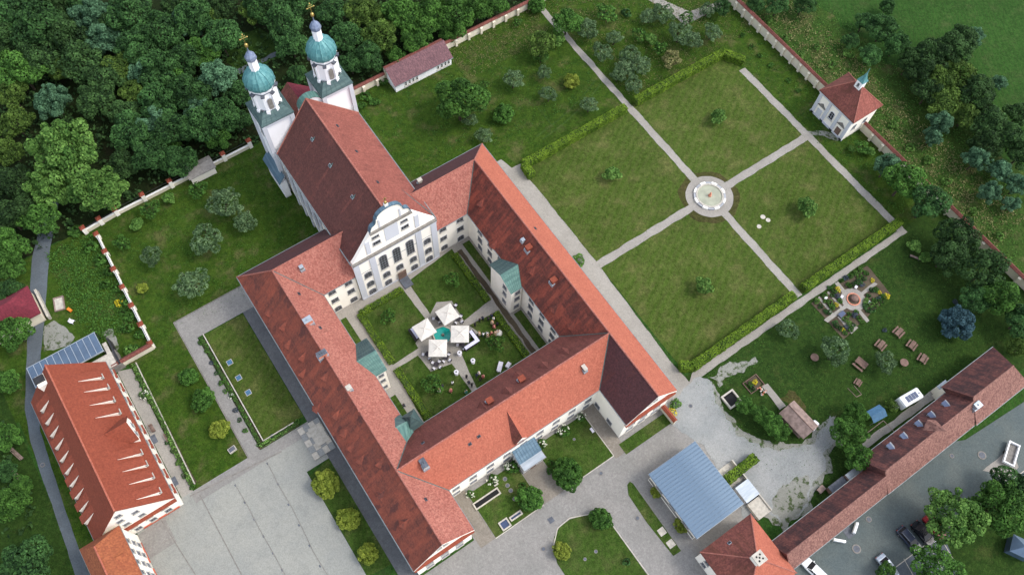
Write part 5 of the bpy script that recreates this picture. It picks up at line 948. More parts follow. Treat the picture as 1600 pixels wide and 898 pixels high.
tufts('orchard_weeds', [(17, 80, 83, 107, .45), (86, 75, 121, 107, .4), (112, 22, 121, 72, .15)], 26000, 'leaf_mid', .11, .14, 3)
tufts('orchard_grass_tufts', [(60, 98, 83, 107, .3), (86, 75, 121, 107, .7)], 12000, 'leaf_straw', .11, .14, 8)
tufts('lawn_weeds', [(-19, 78, 16, 106, .5), (57, -6, 121, 19, .5)], 18000, 'leaf_mid', .09, .09, 4)
tufts('bank_undergrowth', [(-28, 84, -19.5, 106, 1)], 9000, 'leaf_mid', .13, .3, 5)
def edge_tufts(name, pts, n, seed, spread=.45):
    R = np.random.default_rng(seed); q = []
    for a, c in zip(pts[:-1], pts[1:]):
        a = np.array(a); c = np.array(c); k = int(n * np.linalg.norm(c - a)); q.append(a + (c - a) * R.random((k, 1)) + R.normal(size=(k, 2)) * spread)
    q = np.concatenate(q); PP = np.concatenate([q, R.random((len(q), 1)) * .08], 1); N_ = R.normal(size=PP.shape); N_[:, 2] = abs(N_[:, 2]) + .6; N_ /= np.linalg.norm(N_, axis=1)[:, None]
    o = bpy.data.objects.new(name, leaves(name, 'leaf_mid', PP, N_, .07, np.clip(.45 + .3 * R.normal(size=len(PP)), 0, 1), R)); COL.objects.link(o); o['kind'] = 'stuff'
edge_tufts('gravel_edge_grass', P((1095, 588), (1112, 600), (1120, 628), (1135, 655), (1152, 678), (1180, 692), (1215, 703), (1245, 702), (1272, 688), (1290, 664), (1297, 648)), 60, 21); edge_tufts('gravel_edge_grass', P((1305, 650), (1308, 690), (1285, 705), (1292, 735), (1268, 755), (1262, 790), (1225, 818)), 70, 22, .8)
edge_tufts('chalk_edge_grass', P((1108, 588), (1135, 570), (1180, 558), (1186, 566), (1150, 582), (1125, 602)), 60, 23, .5); edge_tufts('path_edge_grass', [(57.0, 71.5), (57.05, 48.5), (56.2, 24)], 18, 24, .16)
for k_, (a, c) in enumerate((((83.7, 21.3), (83.7, 73)), ((85.3, 21.3), (85.3, 73)), ((57, 46.7), (110, 46.7)), ((57, 48.3), (110, 48.3)), ((110.3, 22), (110.3, 68)), ((111.9, 22), (111.9, 68)), ((58, 19.5), (111, 19.9)), ((58, 20.9), (111, 21.1)))): edge_tufts('path_edge_grass', [a, c], 14, 30 + k_, .13)
tufts('forest_undergrowth', [(-130, 108, 84, 150, .8), (-120, 60, -46, 108, .2)], 36000, 'leaf_deep', .35, 1.6, 6)
# ================================================================ GARDEN WALLS
def wall_run(name, label, a, c, h=2.2, w=.4, butt=3.2, side=1, cop='tiles_brown', group=None, mat='plaster_wall'):
    a = np.array(a, float); c = np.array(c, float); l = np.linalg.norm(c - a); d = (c - a) / l; n = np.array([-d[1], d[0]]); t = thing(name, label, 'wall', (a[0], a[1], 0), math.atan2(d[1], d[0]), group)
    MB().box(0, -w / 2, 0, l, w / 2, h).build('wall', mat, t, own=True)
    MB().slab([(0, -w / 2 - .25, h - .05), (l, -w / 2 - .25, h - .05), (l, 0, h + .3), (0, 0, h + .3)], .08).build('coping', cop, t, own=True); MB().slab([(0, w / 2 + .25, h - .05), (l, w / 2 + .25, h - .05), (l, 0, h + .3), (0, 0, h + .3)], .08).build('coping', cop, t, own=True)
    k = butt; bm = MB().box(-.25, 0, 0, .25, .45, h * .82); bm.slab([(-.3, .5, h * .8), (.3, .5, h * .8), (.3, 0, h * .92), (-.3, 0, h * .92)], .05); bm = bm.build('buttress', mat, data_only=True)
    while k < l: part('buttress', bm, t, (k, side * w / 2, 0), 0 if side > 0 else math.pi); k += butt
    return t
wall_run('garden_wall', 'cream north garden wall with red coping running to the top edge', (59.9, 107.2), (100, 107.2), side=-1); wall_run('garden_wall', 'short stretch of north garden wall between tower and shed', (34, 107.2), (45.6, 107.2), side=-1)
MB_ = wall_run('garden_wall', 'north wall with dark coping behind the garden shed', (45.7, 107.2), (59.8, 107.2), butt=50, side=-1, h=3.6)
wall_run('garden_wall', 'buttressed east garden wall with red coping above the chapel', (121.3, 108), (121.3, 52.2), side=-1, h=2.6, butt=2.6); wall_run('garden_wall', 'east garden wall with red coping just below the chapel', (121.5, 42.7), (121.5, -20), side=-1, h=2.4, butt=3)
def pillar_wall(label, a, c, n, h, hp, name='balustrade', cap='tiles_new'):
    a = np.array(a, float); c = np.array(c, float); l = np.linalg.norm(c - a); d = (c - a) / l; t = thing(name, label, 'wall', (a[0], a[1], 0), math.atan2(d[1], d[0]))
    MB().box(0, -.15, 0, l, .15, h).build('wall', 'plaster_wall', t, own=True); MB().box(0, -.22, h, l, .22, h + .1).build('coping', 'stone_white', t, own=True)
    pm_ = MB().box(-.35, -.35, 0, .35, .35, hp).build('pillar', 'plaster_white', data_only=True); cm = MB()
    cs_ = [(-.5, -.5, hp), (.5, -.5, hp), (.5, .5, hp), (-.5, .5, hp)]
    for k in range(4): cm.face([cs_[k], cs_[(k + 1) % 4], (0, 0, hp + .55)])
    cm.face(cs_[::-1]); cm = cm.build('pillar_cap', cap, data_only=True)
    for k in range(n): pp = part('pillar', pm_, t, (l * k / (n - 1), 0, 0)); part('pillar_cap', cm, pp)
    rl = MB().box(0, -.03, hp - .35, l, .03, hp - .28); rl.box(0, -.03, h + .35, l, .03, h + .42); k = .3
    rl.build('railing', 'iron', t, own=True); return t
pillar_wall('white pillared wall along the forest edge, left of the church', (14.6, 107.2), (-13.5, 107.0), 6, .9, 2.3); pillar_wall('white pillared wall sloping down towards the inn', (-18.4, 104.0), (-19.1, 78.2), 7, 1.1, 1.9); pillar_wall('short white wall stub under the great maple', (-13.5, 107.0), (-20, 106.5), 3, 1.0, 2.0)
wall_run('terrace_wall', 'white wall with red coping from the inn corner to the sloping balustrade', (-26.3, 77.8), (-19, 77.9), h=1.9, butt=30, side=-1)
wall_run('yard_wall', 'short red-capped wall stub at the south-east gable', (49.2, 18.8), (49.3, 15.4), h=1.9, butt=30, cop='tiles_new')
for a, c, lb_ in (((-10.75, 75.4), (-10.75, 52.0), 'thin stone edging wall along the left of the sunken lawn'), ((-10.75, 52.05), (-5, 52.05), 'thin stone edging wall along the bottom of the sunken lawn'), ((-22.8, 77), (-23.4, 51.8), 'thin stone edging wall along the inn terrace')):
    d = np.array(c) - np.array(a); l = np.linalg.norm(d); t = thing('edging_wall', lb_, 'wall', (a[0], a[1], 0), math.atan2(d[1], d[0])); MB().box(0, -.07, 0, l, .07, .35).build('wall', 'stone_dark', t, own=True); MB().box(0, -.09, .35, l, .09, .4).build('coping', 'stone', t, own=True)
# gate hut, red-roofed house, glazed roof
t = thing('gate_hut', 'small grey-roofed hut set into the forest-edge wall', 'hut', (3.5, 106.5, 0)); MB().box(1.3, 105.3, 0, 6.3, 107.6, 2.2).build('wall', 'plaster_white', t); MB().slab([(1.0, 104.9, 2.3), (6.6, 104.9, 2.3), (6.6, 106.6, 3.1), (1.0, 106.6, 3.1)], .1).build('roof', 'stone_dark', t); MB().slab([(1.0, 108.2, 2.3), (6.6, 108.2, 2.3), (6.6, 106.6, 3.1), (1.0, 106.6, 3.1)], .1).build('roof', 'stone_dark', t)
rc = G(8, 480); t = thing('red_roof_house', 'house with wine-red tiled roof at the left edge by the road', 'house', (rc[0], rc[1], 0)); q = [G(*p_, 4.5)[:2] for p_ in ((12, 452), (42, 446), (43, 500), (35, 498), (18, 476))]
x0, y0 = G2(43, 446, 3.2); x1, y1 = G2(42, 500, 3.2)
MB().box(x0 - 14, y1 + .3, 0, x0 - .4, y0 - .3, 3.1).build('wall', 'plaster_wall', t); ym = (y0 + y1) / 2
MB().slab([(x0, y0, 3.2), (x0, y1, 3.2), (x0 - 3.4, ym, 6)], .15).build('roof', 'tiles_wine', t); MB().slab([(x0, y0, 3.2), (x0 - 3.4, ym, 6), (x0 - 14, ym, 6), (x0 - 14, y0, 3.2)], .15).build('roof', 'tiles_wine', t); MB().slab([(x0, y1, 3.2), (x0 - 3.4, ym, 6), (x0 - 14, ym, 6), (x0 - 14, y1, 3.2)], .15).build('roof', 'tiles_wine', t)
MB().box(x0 + .1, y1, 0, x0 + .5, y0, 1.2).build('retaining_wall', 'stone', t)
t = thing('glazed_canopy', 'long blue glass roof with pale ribs behind the inn', 'canopy', (-32.1, 82.6, 0)); gx0, gx1 = -38.1, -26.1
gm = MB().box(.03, 0, 0, 12 / 11 - .05, 3.95, .05).build('glass_panel', 'glass_roof', data_only=True); rm = MB().box(-.05, -.02, 0, .05, 3.97, .12).build('rib', 'zinc', data_only=True)
for k in range(11): part('glass_panel', gm, t, (gx0 + 12 * k / 11 - t.location[0], 80.65 - t.location[1], 3.1))
for k in range(12): part('rib', rm, t, (gx0 + 12 * k / 11 - t.location[0], 80.65 - t.location[1], 3.08))
b = MB().box(gx0 - .1, 80.5, 2.9, gx1 + .1, 80.64, 3.1); b.build('front_beam', 'zinc', t); MB().box(gx0 - .1, 84.62, 2.9, gx1 + .1, 84.76, 3.1).build('rear_beam', 'zinc', t)
for x in (gx0, -34, -30, gx1): MB().box(x - .07, 80.5, 0, x + .07, 80.64, 2.9).build('post', 'iron', t); MB().box(x - .07, 84.62, 0, x + .07, 84.76, 2.9).build('post', 'iron', t)
t = thing('tank_shed', 'low dark-framed shed with cloudy grey tarpaulin between canopy and inn', 'shed', (-27, 80, 0)); MB().box(-31.5, 77.3, 0, -24.6, 80.4, 1.9).build('wall', 'stone_dark', t); MB().prism([(-30.8, 77.5), (-25.3, 77.5), (-25.3, 82.5), (-26.0, 82.5), (-26, 80.2), (-30.8, 80.2)], 1.91, 2.1).build('tarpaulin', 'stone', t); MB().box(-25.0, 77.4, 0, -24.7, 83, 2.3).build('frame', 'iron', t)
# ================================================================ FOUNTAIN
t = thing('fountain', 'round stone fountain basin ringed with alternating benches, garden centre', 'fountain', (fx, fy, 0))
MB().lathe(0, 0, [(2.75, 0), (2.75, .5), (2.45, .5), (2.45, .12)], 40, cap=False).build('basin_rim', 'stone', t, own=True); MB().lathe(0, 0, [(2.46, .1), (2.46, .34)], 40).build('water', 'pond_water', t, own=True)
MB().lathe(0, 0, [(.35, .3), (.3, .7), (.12, 1.0), (.2, 1.3), (.05, 1.5)], 10).build('spout', 'brick_chim', t, own=True)
def arcseg(r0, r1, z0, z1, a0, a1, n=5):
    return [(r0 * math.cos(a0 + (a1 - a0) * k / n), r0 * math.sin(a0 + (a1 - a0) * k / n)) for k in range(n + 1)] + [(r1 * math.cos(a1 - (a1 - a0) * k / n), r1 * math.sin(a1 - (a1 - a0) * k / n)) for k in range(n + 1)]
s1 = math.pi / 8
bw = MB().prism(arcseg(2.8, 3.22, 0, .45, 0, s1 * .94), .0, .5).build('bench_block', 'stone_white', data_only=True); bg_ = MB().prism(arcseg(2.8, 3.18, 0, .45, 0, s1 * .94), .0, .42).build('bench_block', 'window_grey', data_only=True)
for k in range(16): part('bench_block', bw if k % 2 else bg_, t, (0, 0, 0), k * s1)
for px, py, w_ in ((1192, 339, .5), (1200, 344, .45), (1186, 354, .45)):
    x, y, _ = G(px, py); o = MB().lathe(x, y, [(w_, 0), (w_, .06), (w_ * .6, .07), (w_ * .6, .05)], 16, cap=True).build('well_cover', 'stone'); tag(o, 'white round concrete cover lying in the grass of the right garden quarter', 'cover', 'concrete covers in the garden lawn')
# ================================================================ COURTYARD PARTY
pp = thing('paddling_pool', 'turquoise octagonal basin between the four parasols', 'pool', (*G2(692, 524), 0)); MB().lathe(0, 0, [(1.9, 0), (1.9, .35), (1.65, .35), (1.65, .1)], 8, .2, cap=False).build('rim', 'stone', pp, own=True); MB().lathe(0, 0, [(1.66, .05), (1.66, .22)], 8, .2).build('water', 'teal_water', pp, own=True); MB().lathe(0, 0, [(.3, .2), (.22, .6), (.1, .8)], 8).build('spout', 'stone_dark', pp, own=True)
def parasol():
    t = thing('parasol', 'x', 'parasol'); s = 1.62; b = MB(); nsub = 6
    for k in range(4):
        a = k * math.pi / 2 + math.pi / 4; c = a + math.pi / 2; R2 = s * math.sqrt(2)
        p0_, p1_ = np.array([R2 * math.cos(a), R2 * math.sin(a), 2.55]), np.array([R2 * math.cos(c), R2 * math.sin(c), 2.55]); top = np.array([0, 0, 3.15])
        m_ = (p0_ + p1_) / 2 * .985; m_[2] = 2.52; tm = top * .55 + m_ * .45; tm[2] -= .03; b.face([p0_, m_, tm, top]); b.face([m_, p1_, top, tm])
        b.face([p0_, p0_ - (0, 0, .18), m_ - (0, 0, .2), m_]); b.face([m_, m_ - (0, 0, .2), p1_ - (0, 0, .18), p1_])
    b.build('canopy', 'canvas', t, own=True)
    MB().lathe(0, 0, [(.2, 3.06), (.16, 3.18), (.03, 3.24)], 4, math.pi / 4).build('cap', 'canvas', t, own=True); MB().tube((0, 0, 0), (0, 0, 3.3), .04, n=6).build('pole', 'zinc', t, own=True); MB().box(-.4, -.4, 0, .4, .4, .12).build('base', 'stone', t, own=True)
    for k in range(4): a = k * math.pi / 2 + math.pi / 4; MB().tube((0, 0, 3.15), (2.2 * math.cos(a), 2.2 * math.sin(a), 2.53), .025, n=4).build('rib', 'wood_brown', t, own=True)
    return t
U = None
def bearing(a, c): p_, q_ = G(*a), G(*c); return math.atan2(q_[1] - p_[1], q_[0] - p_[0])
for (px, py, ang, lb_) in ((699, 490, 0.0, 'white square parasol nearest the church, top of the four'), (663, 514, 0.0, 'white square parasol at the left of the four, beside the buffet'), (718.5, 521, bearing((705, 509), (733, 509)), 'white square parasol at the right of the four, inside the bar'), (684, 543, bearing((671, 531), (699, 531)), 'white square parasol at the bottom of the four')):
    x, y, _ = G(px, py, 2.7)
    if U is None: U = parasol(); U.location = (x, y, 0); U.rotation_euler = (0, 0, ang); U['label'] = lb_; U['group'] = 'four white parasols'
    else: dup(U, (x, y, 0), ang, lb_)
def long_table(a, c, w_, label, name='buffet_table', cloth='cloth_lilac', bench=None):
    A_ = np.array(G2(*a)); C_ = np.array(G2(*c)); l = np.linalg.norm(C_ - A_); t = thing(name, label, 'table', (A_[0], A_[1], 0), math.atan2(*(C_ - A_)[::-1]))
    MB().box(0, -w_ / 2, .7, l, w_ / 2, .76).build('tabletop', cloth, t, own=True); MB().box(.04, -w_ / 2 + .04, .05, l - .04, w_ / 2 - .04, .7).build('table_skirt', 'cloth_white' if bench is None else 'dark_rattan', t, own=True)
    if bench: MB().box(-.1, bench * (w_ / 2 + .08), 0, l + .1, bench * (w_ / 2 + .4), .9).build('counter_back', 'dark_rattan', t, own=True)
    return t
long_table((644, 515), (654, 530), .62, 'long white-clothed buffet left of the left parasol', bench=-1.0)
t = thing('bar_counter', 'L-shaped white bar counter beside the right parasol', 'bar', (*G2(746, 535), 0)); k0 = G2(746, 535)
for a, c in (((735, 520), (746, 535)), ((746, 535), (729, 546))):
    A_, C_ = np.array(G2(*a)), np.array(G2(*c)); d = (C_ - A_) / np.linalg.norm(C_ - A_); n = np.array([-d[1], d[0]]); hh = .3 if a[0] == 735 else .301
    MB().prism([tuple(v) for v in (A_ + n * hh, A_ - n * hh, C_ - n * hh + d * hh, C_ + n * hh + d * hh)], 1.0 + hh * .1, 1.06 + hh * .1).build('counter_top', 'cloth_lilac', t); o_ = n * .35
    MB().prism([tuple(v) for v in (A_ + n * .28, A_ - n * .5, C_ - n * .5 + d * hh, C_ + n * .28 + d * hh)] if a[0] != 735 else [tuple(v) for v in (A_ + n * .5, A_ - n * .28, C_ - n * .28, C_ + n * .5)], 0, .98 + hh * .05).build('counter_front', 'dark_rattan', t)
long_table((783, 567), (779, 582), .8, 'white-clothed serving table on the grass near the south wing', cloth='cloth_white'); 
x, y, _ = G(794, 572); t = thing('drinks_cart', 'small white cart beside the serving table', 'cart', (x, y, 0), .4); MB().box(-.5, -.35, .3, .5, .35, .9).build('cabinet', 'cloth_white', t, own=True)
for dx in (-.35, .35):
    for dy in (-.3, .3): MB().tube((dx, dy - .03, .13), (dx, dy + .03, .13), .13, n=8).build('wheel', 'tyre', t, own=True)
T0 = None
for px, py, lb_ in ((718, 551, 'white cocktail table on the paving below the right parasol'), (739, 563, 'white cocktail table on the right-hand grass'), (713, 581, 'white cocktail table on the lower-left grass')):
    x, y, _ = G(px, py, 1)
    if T0 is None:
        T0 = thing('cocktail_table', lb_, 'table', (x, y, 0), 0, 'white cocktail tables'); MB().lathe(0, 0, [(.42, 1.05), (.42, 1.1)], 18).build('tabletop', 'cloth_white', T0, own=True); MB().lathe(0, 0, [(.38, 0), (.16, .5), (.2, .9), (.4, 1.05)], 14).build('tablecloth', 'cloth_white', T0, own=True); MB().lathe(0, 0, [(.1, 1.1), (.12, 1.25), (.05, 1.3)], 8).build('vase', 'leaf_silver', T0, own=True)
    else: dup(T0, (x, y, 0), 0, lb_)
DT = CHR = None
def chair():
    t = thing('chair', 'x', 'chair'); MB().box(-.25, -.25, .42, .25, .25, .48).build('seat', 'cloth_white', t, own=True); MB().box(-.25, .22, .48, .25, .27, .95).build('backrest', 'dark_rattan', t, own=True)
    lm = MB().box(-.025, -.025, 0, .025, .025, .42).build('leg', 'dark_rattan', data_only=True)
    for dx in (-.22, .22):
        for dy in (-.22, .22): part('leg', lm, t, (dx, dy, 0))
    return t
def dining(px, py, n, lb_, r=.85):
    global DT, CHR
    x, y, _ = G(px, py, .7)
    if DT is None: DT = thing('cafe_table', lb_, 'table', (x, y, 0), .4, 'dark cafe tables under the parasols'); MB().box(-.42, -.42, .7, .42, .42, .75).build('tabletop', 'dark_rattan', DT, own=True); MB().tube((0, 0, 0), (0, 0, .7), .05).build('leg', 'dark_rattan', DT, own=True)
    else: dup(DT, (x, y, 0), .4, lb_)
    for k in range(n):
        a = .4 + 2 * math.pi * k / n; loc = (x + r * math.cos(a), y + r * math.sin(a), 0)
        if CHR is None: CHR = chair(); CHR.location = loc; CHR.rotation_euler = (0, 0, a - math.pi / 2); CHR['label'] = 'wicker chair with pale seat at ' + lb_[lb_.index('cafe'):]; CHR['group'] = 'wicker chairs'
        else: dup(CHR, loc, a - math.pi / 2, 'wicker chair with pale seat at ' + lb_[lb_.index('cafe'):])
for px, py, n, lb_ in ((682, 569, 4, 'dark cafe table below the bottom parasol, left'), (697, 558, 4, 'dark cafe table below the bottom parasol, right'), (668, 553, 3, 'dark cafe table left of the bottom parasol'), (684, 497, 3, 'dark cafe table left of the top parasol'), (716, 498, 4, 'dark cafe table right of the top parasol'), (708, 481, 3, 'dark cafe table at the upper corner of the top parasol'), (722, 538, 3, 'dark cafe table under the right parasol')): dining(px, py, n, lb_)
# people -------------------------------------------------------------
PM = {}
def person_mesh(pose):
    if pose in PM: return PM[pose]
    J = dict(pelvis=(0, 0, .95, .14), waist=(0, 0, 1.1, .125), chest=(0, -.01, 1.32, .16), neck=(0, 0, 1.5, .06), sl=(-.19, 0, 1.42, .07), sr=(.19, 0, 1.42, .07), hl=(-.1, 0, .9, .1), hr=(.1, 0, .9, .1), kl=(-.11, -.01, .5, .07), kr=(.11, -.01, .5, .07), fl=(-.11, .02, .08, .045), fr=(.11, .02, .08, .045), tl=(-.12, -.14, .04, .035), tr=(.12, -.14, .04, .035), el=(-.27, .02, 1.14, .05), er=(.27, .02, 1.14, .05), wl=(-.27, -.1, .9, .035), wr=(.27, -.1, .9, .035), gl=(-.27, -.14, .8, .03), gr=(.27, -.14, .8, .03))
    if pose == 'toast': J['er'] = (.28, -.08, 1.2, .05); J['wr'] = (.2, -.3, 1.3, .035); J['gr'] = (.17, -.36, 1.36, .03)
    if pose == 'step': J['kl'] = (-.1, -.14, .52, .07); J['fl'] = (-.1, -.2, .09, .045); J['tl'] = (-.1, -.36, .06, .035); J['kr'] = (.1, .05, .5, .07); J['fr'] = (.1, .25, .12, .045); J['tr'] = (.1, .14, .04, .035)
    E_ = [('pelvis', 'waist'), ('waist', 'chest'), ('chest', 'neck'), ('chest', 'sl'), ('chest', 'sr'), ('pelvis', 'hl'), ('pelvis', 'hr'), ('hl', 'kl'), ('hr', 'kr'), ('kl', 'fl'), ('kr', 'fr'), ('fl', 'tl'), ('fr', 'tr'), ('sl', 'el'), ('sr', 'er'), ('el', 'wl'), ('er', 'wr'), ('wl', 'gl'), ('wr', 'gr')]
    ks = list(J); me = bpy.data.meshes.new('body'); me.from_pydata([J[k][:3] for k in ks], [(ks.index(a), ks.index(c)) for a, c in E_], [])
    o = bpy.data.objects.new('tmp', me); COL.objects.link(o); o.modifiers.new('s', 'SKIN'); sub = o.modifiers.new('u', 'SUBSURF'); sub.levels = 1
    for i, k in enumerate(ks): me.skin_vertices[0].data[i].radius = (J[k][3],) * 2; me.skin_vertices[0].data[i].use_root = (k == 'pelvis')
    dg = bpy.context.evaluated_depsgraph_get(); m2 = bpy.data.meshes.new_from_object(o.evaluated_get(dg)); bpy.data.objects.remove(o); m2.name = 'body'; PM[pose] = m2; return m2
HEAD = MB().lathe(0, 0, [(.02, 1.5), (.06, 1.53), (.085, 1.6), (.095, 1.67), (.085, 1.74), (.05, 1.79), (.01, 1.8)], 10); HEAD.box(-.018, -.115, 1.63, .018, -.08, 1.67); HEAD = HEAD.build('head', 'skin', data_only=True, smooth=True)
def hair_mesh(m_): return MB().lathe(0, .012, [(.09, 1.6), (.108, 1.66), (.1, 1.75), (.06, 1.81), (.01, 1.825)], 10).build('hair', m_, data_only=True, smooth=True)
HAIR = {k: hair_mesh(k) for k in ('hair_brown', 'hair_blond', 'hair_dark')}
TOPM = {}
def garment(kind, m_):
    if (kind, m_) in TOPM: return TOPM[(kind, m_)]
    b = MB()
    if kind == 'dress': b.lathe(0, 0, [(.32, .45), (.24, .8), (.16, 1.08), (.2, 1.3), (.2, 1.42), (.08, 1.5)], 12)
    elif kind == 'gown': b.lathe(0, 0, [(.75, .02), (.5, .4), (.26, .85), (.16, 1.08), (.19, 1.3), (.17, 1.4)], 16)
    else: b.lathe(0, 0, [(.2, .82), (.18, 1.08), (.22, 1.3), (.23, 1.42), (.08, 1.51)], 12)
    TOPM[(kind, m_)] = b.build({'dress': 'dress', 'gown': 'gown'}.get(kind, 'jacket'), m_, data_only=True, smooth=True); return TOPM[(kind, m_)]
BM = {}
pc = [0]
def person(px, py, top, tm, leg, hair, label, face=None):
    pc[0] += 1; x, y, _ = G(px, py, 1.0); pose = ('stand', 'toast', 'step')[pc[0] % 3] if tm != 'gown' else 'stand'; t = thing('person', label, 'person', (x, y, 0), face if face is not None else pc[0] * 1.7)
    k = (pose, leg)
    if k not in BM: m2 = person_mesh(pose).copy(); m2.materials.clear(); m2.materials.append(MATS[leg]); m2.name = 'body'; m2.polygons.foreach_set('use_smooth', [True] * len(m2.polygons)); BM[k] = m2
    part('body', BM[k], t); part('head', HEAD, t); part('hair', HAIR[hair], t); part({'dress': 'dress', 'gown': 'gown'}.get(top, 'jacket'), garment(top, tm), t)
for a in ((742, 507, 'suit', 'suit_black', 'suit_black', 'hair_dark', 'guest in black suit at the left end of the courtyard party'), (749.5, 500, 'suit', 'suit_black', 'suit_black', 'hair_brown', 'guest in black suit standing on the cross path'), (754, 497, 'suit', 'suit_navy', 'suit_black', 'hair_dark', 'guest in navy jacket beside the one on the cross path'), (763, 498, 'suit', 'suit_black', 'suit_black', 'hair_dark', 'guest in black suit at the hedge corner'), (768, 493, 'suit', 'suit_navy', 'suit_navy', 'hair_brown', 'guest in navy suit nearest the hedge top'), (771, 498, 'suit', 'shirt_white', 'suit_black', 'hair_blond', 'guest in white shirt and dark trousers by the hedge top'),
    (769, 503, 'dress', 'dress_beige', 'skin', 'hair_blond', 'blond guest in a beige dress beside the hedge'), (772, 509, 'dress', 'dress_rose', 'skin', 'hair_brown', 'guest in a rose dress beside the hedge'), (777, 506, 'suit', 'suit_black', 'suit_black', 'hair_dark', 'guest in black suit close to the hedge above the bride'), (779, 517, 'gown', 'shirt_white', 'skin', 'hair_brown', 'bride in a wide white gown'), (774, 519, 'dress', 'dress_beige', 'skin', 'hair_dark', 'guest in beige dress just left of the bride'),
    (768, 520, 'dress', 'dress_rose', 'skin', 'hair_blond', 'guest in rose dress second left of the bride'), (761, 521, 'suit', 'shirt_white', 'suit_navy', 'hair_brown', 'guest in white shirt and navy trousers in the lower row'), (762, 523.5, 'dress', 'dress_beige', 'skin', 'hair_brown', 'short guest in beige behind the white shirt'), (755, 522, 'suit', 'shirt_white', 'jeans', 'hair_dark', 'guest in white shirt and jeans in the lower row'), (749, 521, 'dress', 'dress_beige', 'skin', 'hair_blond', 'guest in beige at the left of the lower row'),
    (729, 588, 'suit', 'suit_black', 'suit_black', 'hair_dark', 'guest in black on the lower path, upper of three'), (732.5, 597, 'suit', 'suit_navy', 'suit_black', 'hair_brown', 'guest in navy on the lower path, middle of three'), (737, 601, 'suit', 'suit_black', 'suit_black', 'hair_dark', 'guest in black on the lower path, lowest of three'), (745, 586, 'suit', 'suit_navy', 'suit_navy', 'hair_dark', 'guest in navy suit on the right-hand lower grass'), (748.5, 582, 'dress', 'shirt_white', 'skin', 'hair_blond', 'guest in white dress on the lower grass by the path'), (754.5, 587, 'dress', 'dress_rose', 'skin', 'hair_brown', 'guest in rose on the right-hand lower grass'), (750, 593, 'suit', 'suit_black', 'suit_black', 'hair_brown', 'guest in black in the lower grass close to the roof'),
    (728, 611, 'dress', 'dress_teal', 'skin', 'hair_brown', 'guest in teal at the edge of the south roof'), (707, 598, 'suit', 'shirt_white', 'suit_black', 'hair_dark', 'guest in white shirt alone in the lower-left grass'), (704, 609, 'dress', 'dress_rose', 'skin', 'hair_blond', 'guest in rose dress alone near the south roof'), (686, 609, 'dress', 'shirt_white', 'skin', 'hair_blond', 'guest in white by the lower young tree'), (691, 603, 'suit', 'suit_navy', 'jeans', 'hair_brown', 'guest in navy beside the lower young tree'), (631, 633, 'suit', 'suit_black', 'jeans', 'hair_dark', 'person in black on the left courtyard path')): person(*a)
# ================================================================ PICNIC MEADOW, HERB GARDEN, YARD
def picnic():
    t = thing('picnic_table', 'x', 'picnic table'); pl_ = MB().box(-.9, -.07, .7, .9, .07, .75).build('table_plank', 'wood_brown', data_only=True)
    for k in range(5): part('table_plank', pl_, t, (0, (k - 2) * .16, 0))
    for s_ in (-1, 1): MB().box(-.9, s_ * .75 - .15, .42, .9, s_ * .75 + .15, .47).build('bench_seat', 'wood_brown', t, own=True)
    lg = MB().box(-.05, -.85, .34, .05, .85, .42); lg.box(-.05, -.3, .0, .05, -.2, .7); lg.box(-.05, .2, 0, .05, .3, .7); lg = lg.build('trestle', 'wood_brown', data_only=True)
    for s_ in (-1, 1): part('trestle', lg, t, (s_ * .65, 0, 0))
    return t
PT = None
for px, py, sc_, rz, lb_ in ((1405, 518, 1, .15, 'picnic table nearest the herb garden right side'), (1377, 538, 1, .2, 'picnic table above the round grey tree'), (1426, 538, .95, .25, 'picnic table at the right, upper'), (1443, 559, .95, .3, 'picnic table at the far right of the group'), (1345, 568, 1.2, 1.75, 'large picnic table between the two grey trees'), (1342, 596, .7, .3, 'small picnic table alone in the lower meadow')):
    x, y, _ = G(px, py, .7)
    if PT is None: PT = picnic(); PT.location = (x, y, 0); PT.rotation_euler = (0, 0, rz); PT['label'] = lb_; PT['group'] = 'brown picnic tables'
    else: dup(PT, (x, y, 0), rz, lb_, sc=sc_)
RT = None
for px, py, lb_ in ((1413, 566, 'round brown wooden table beside the round grey tree'), (1273, 558, 'round brown wooden table half hidden left of the broad tree')):
    x, y, _ = G(px, py, .7)
    if RT is None: RT = thing('round_table', lb_, 'table', (x, y, 0)); MB().lathe(0, 0, [(.75, .68), (.75, .74)], 18).build('tabletop', 'wood_brown', RT, own=True); MB().lathe(0, 0, [(.3, 0), (.2, .3), (.25, .68)], 10).build('base', 'wood_brown', RT, own=True)
    else: dup(RT, (x, y, 0), 0, lb_)
x, y, _ = G(1383, 515, .5); tree(1383, 515, 5, 'lav', 'small pale bush beside the top picnic table'); tree(1492, 472, 5, 'lav', 'small bluish flowering bush above the blue spruce')
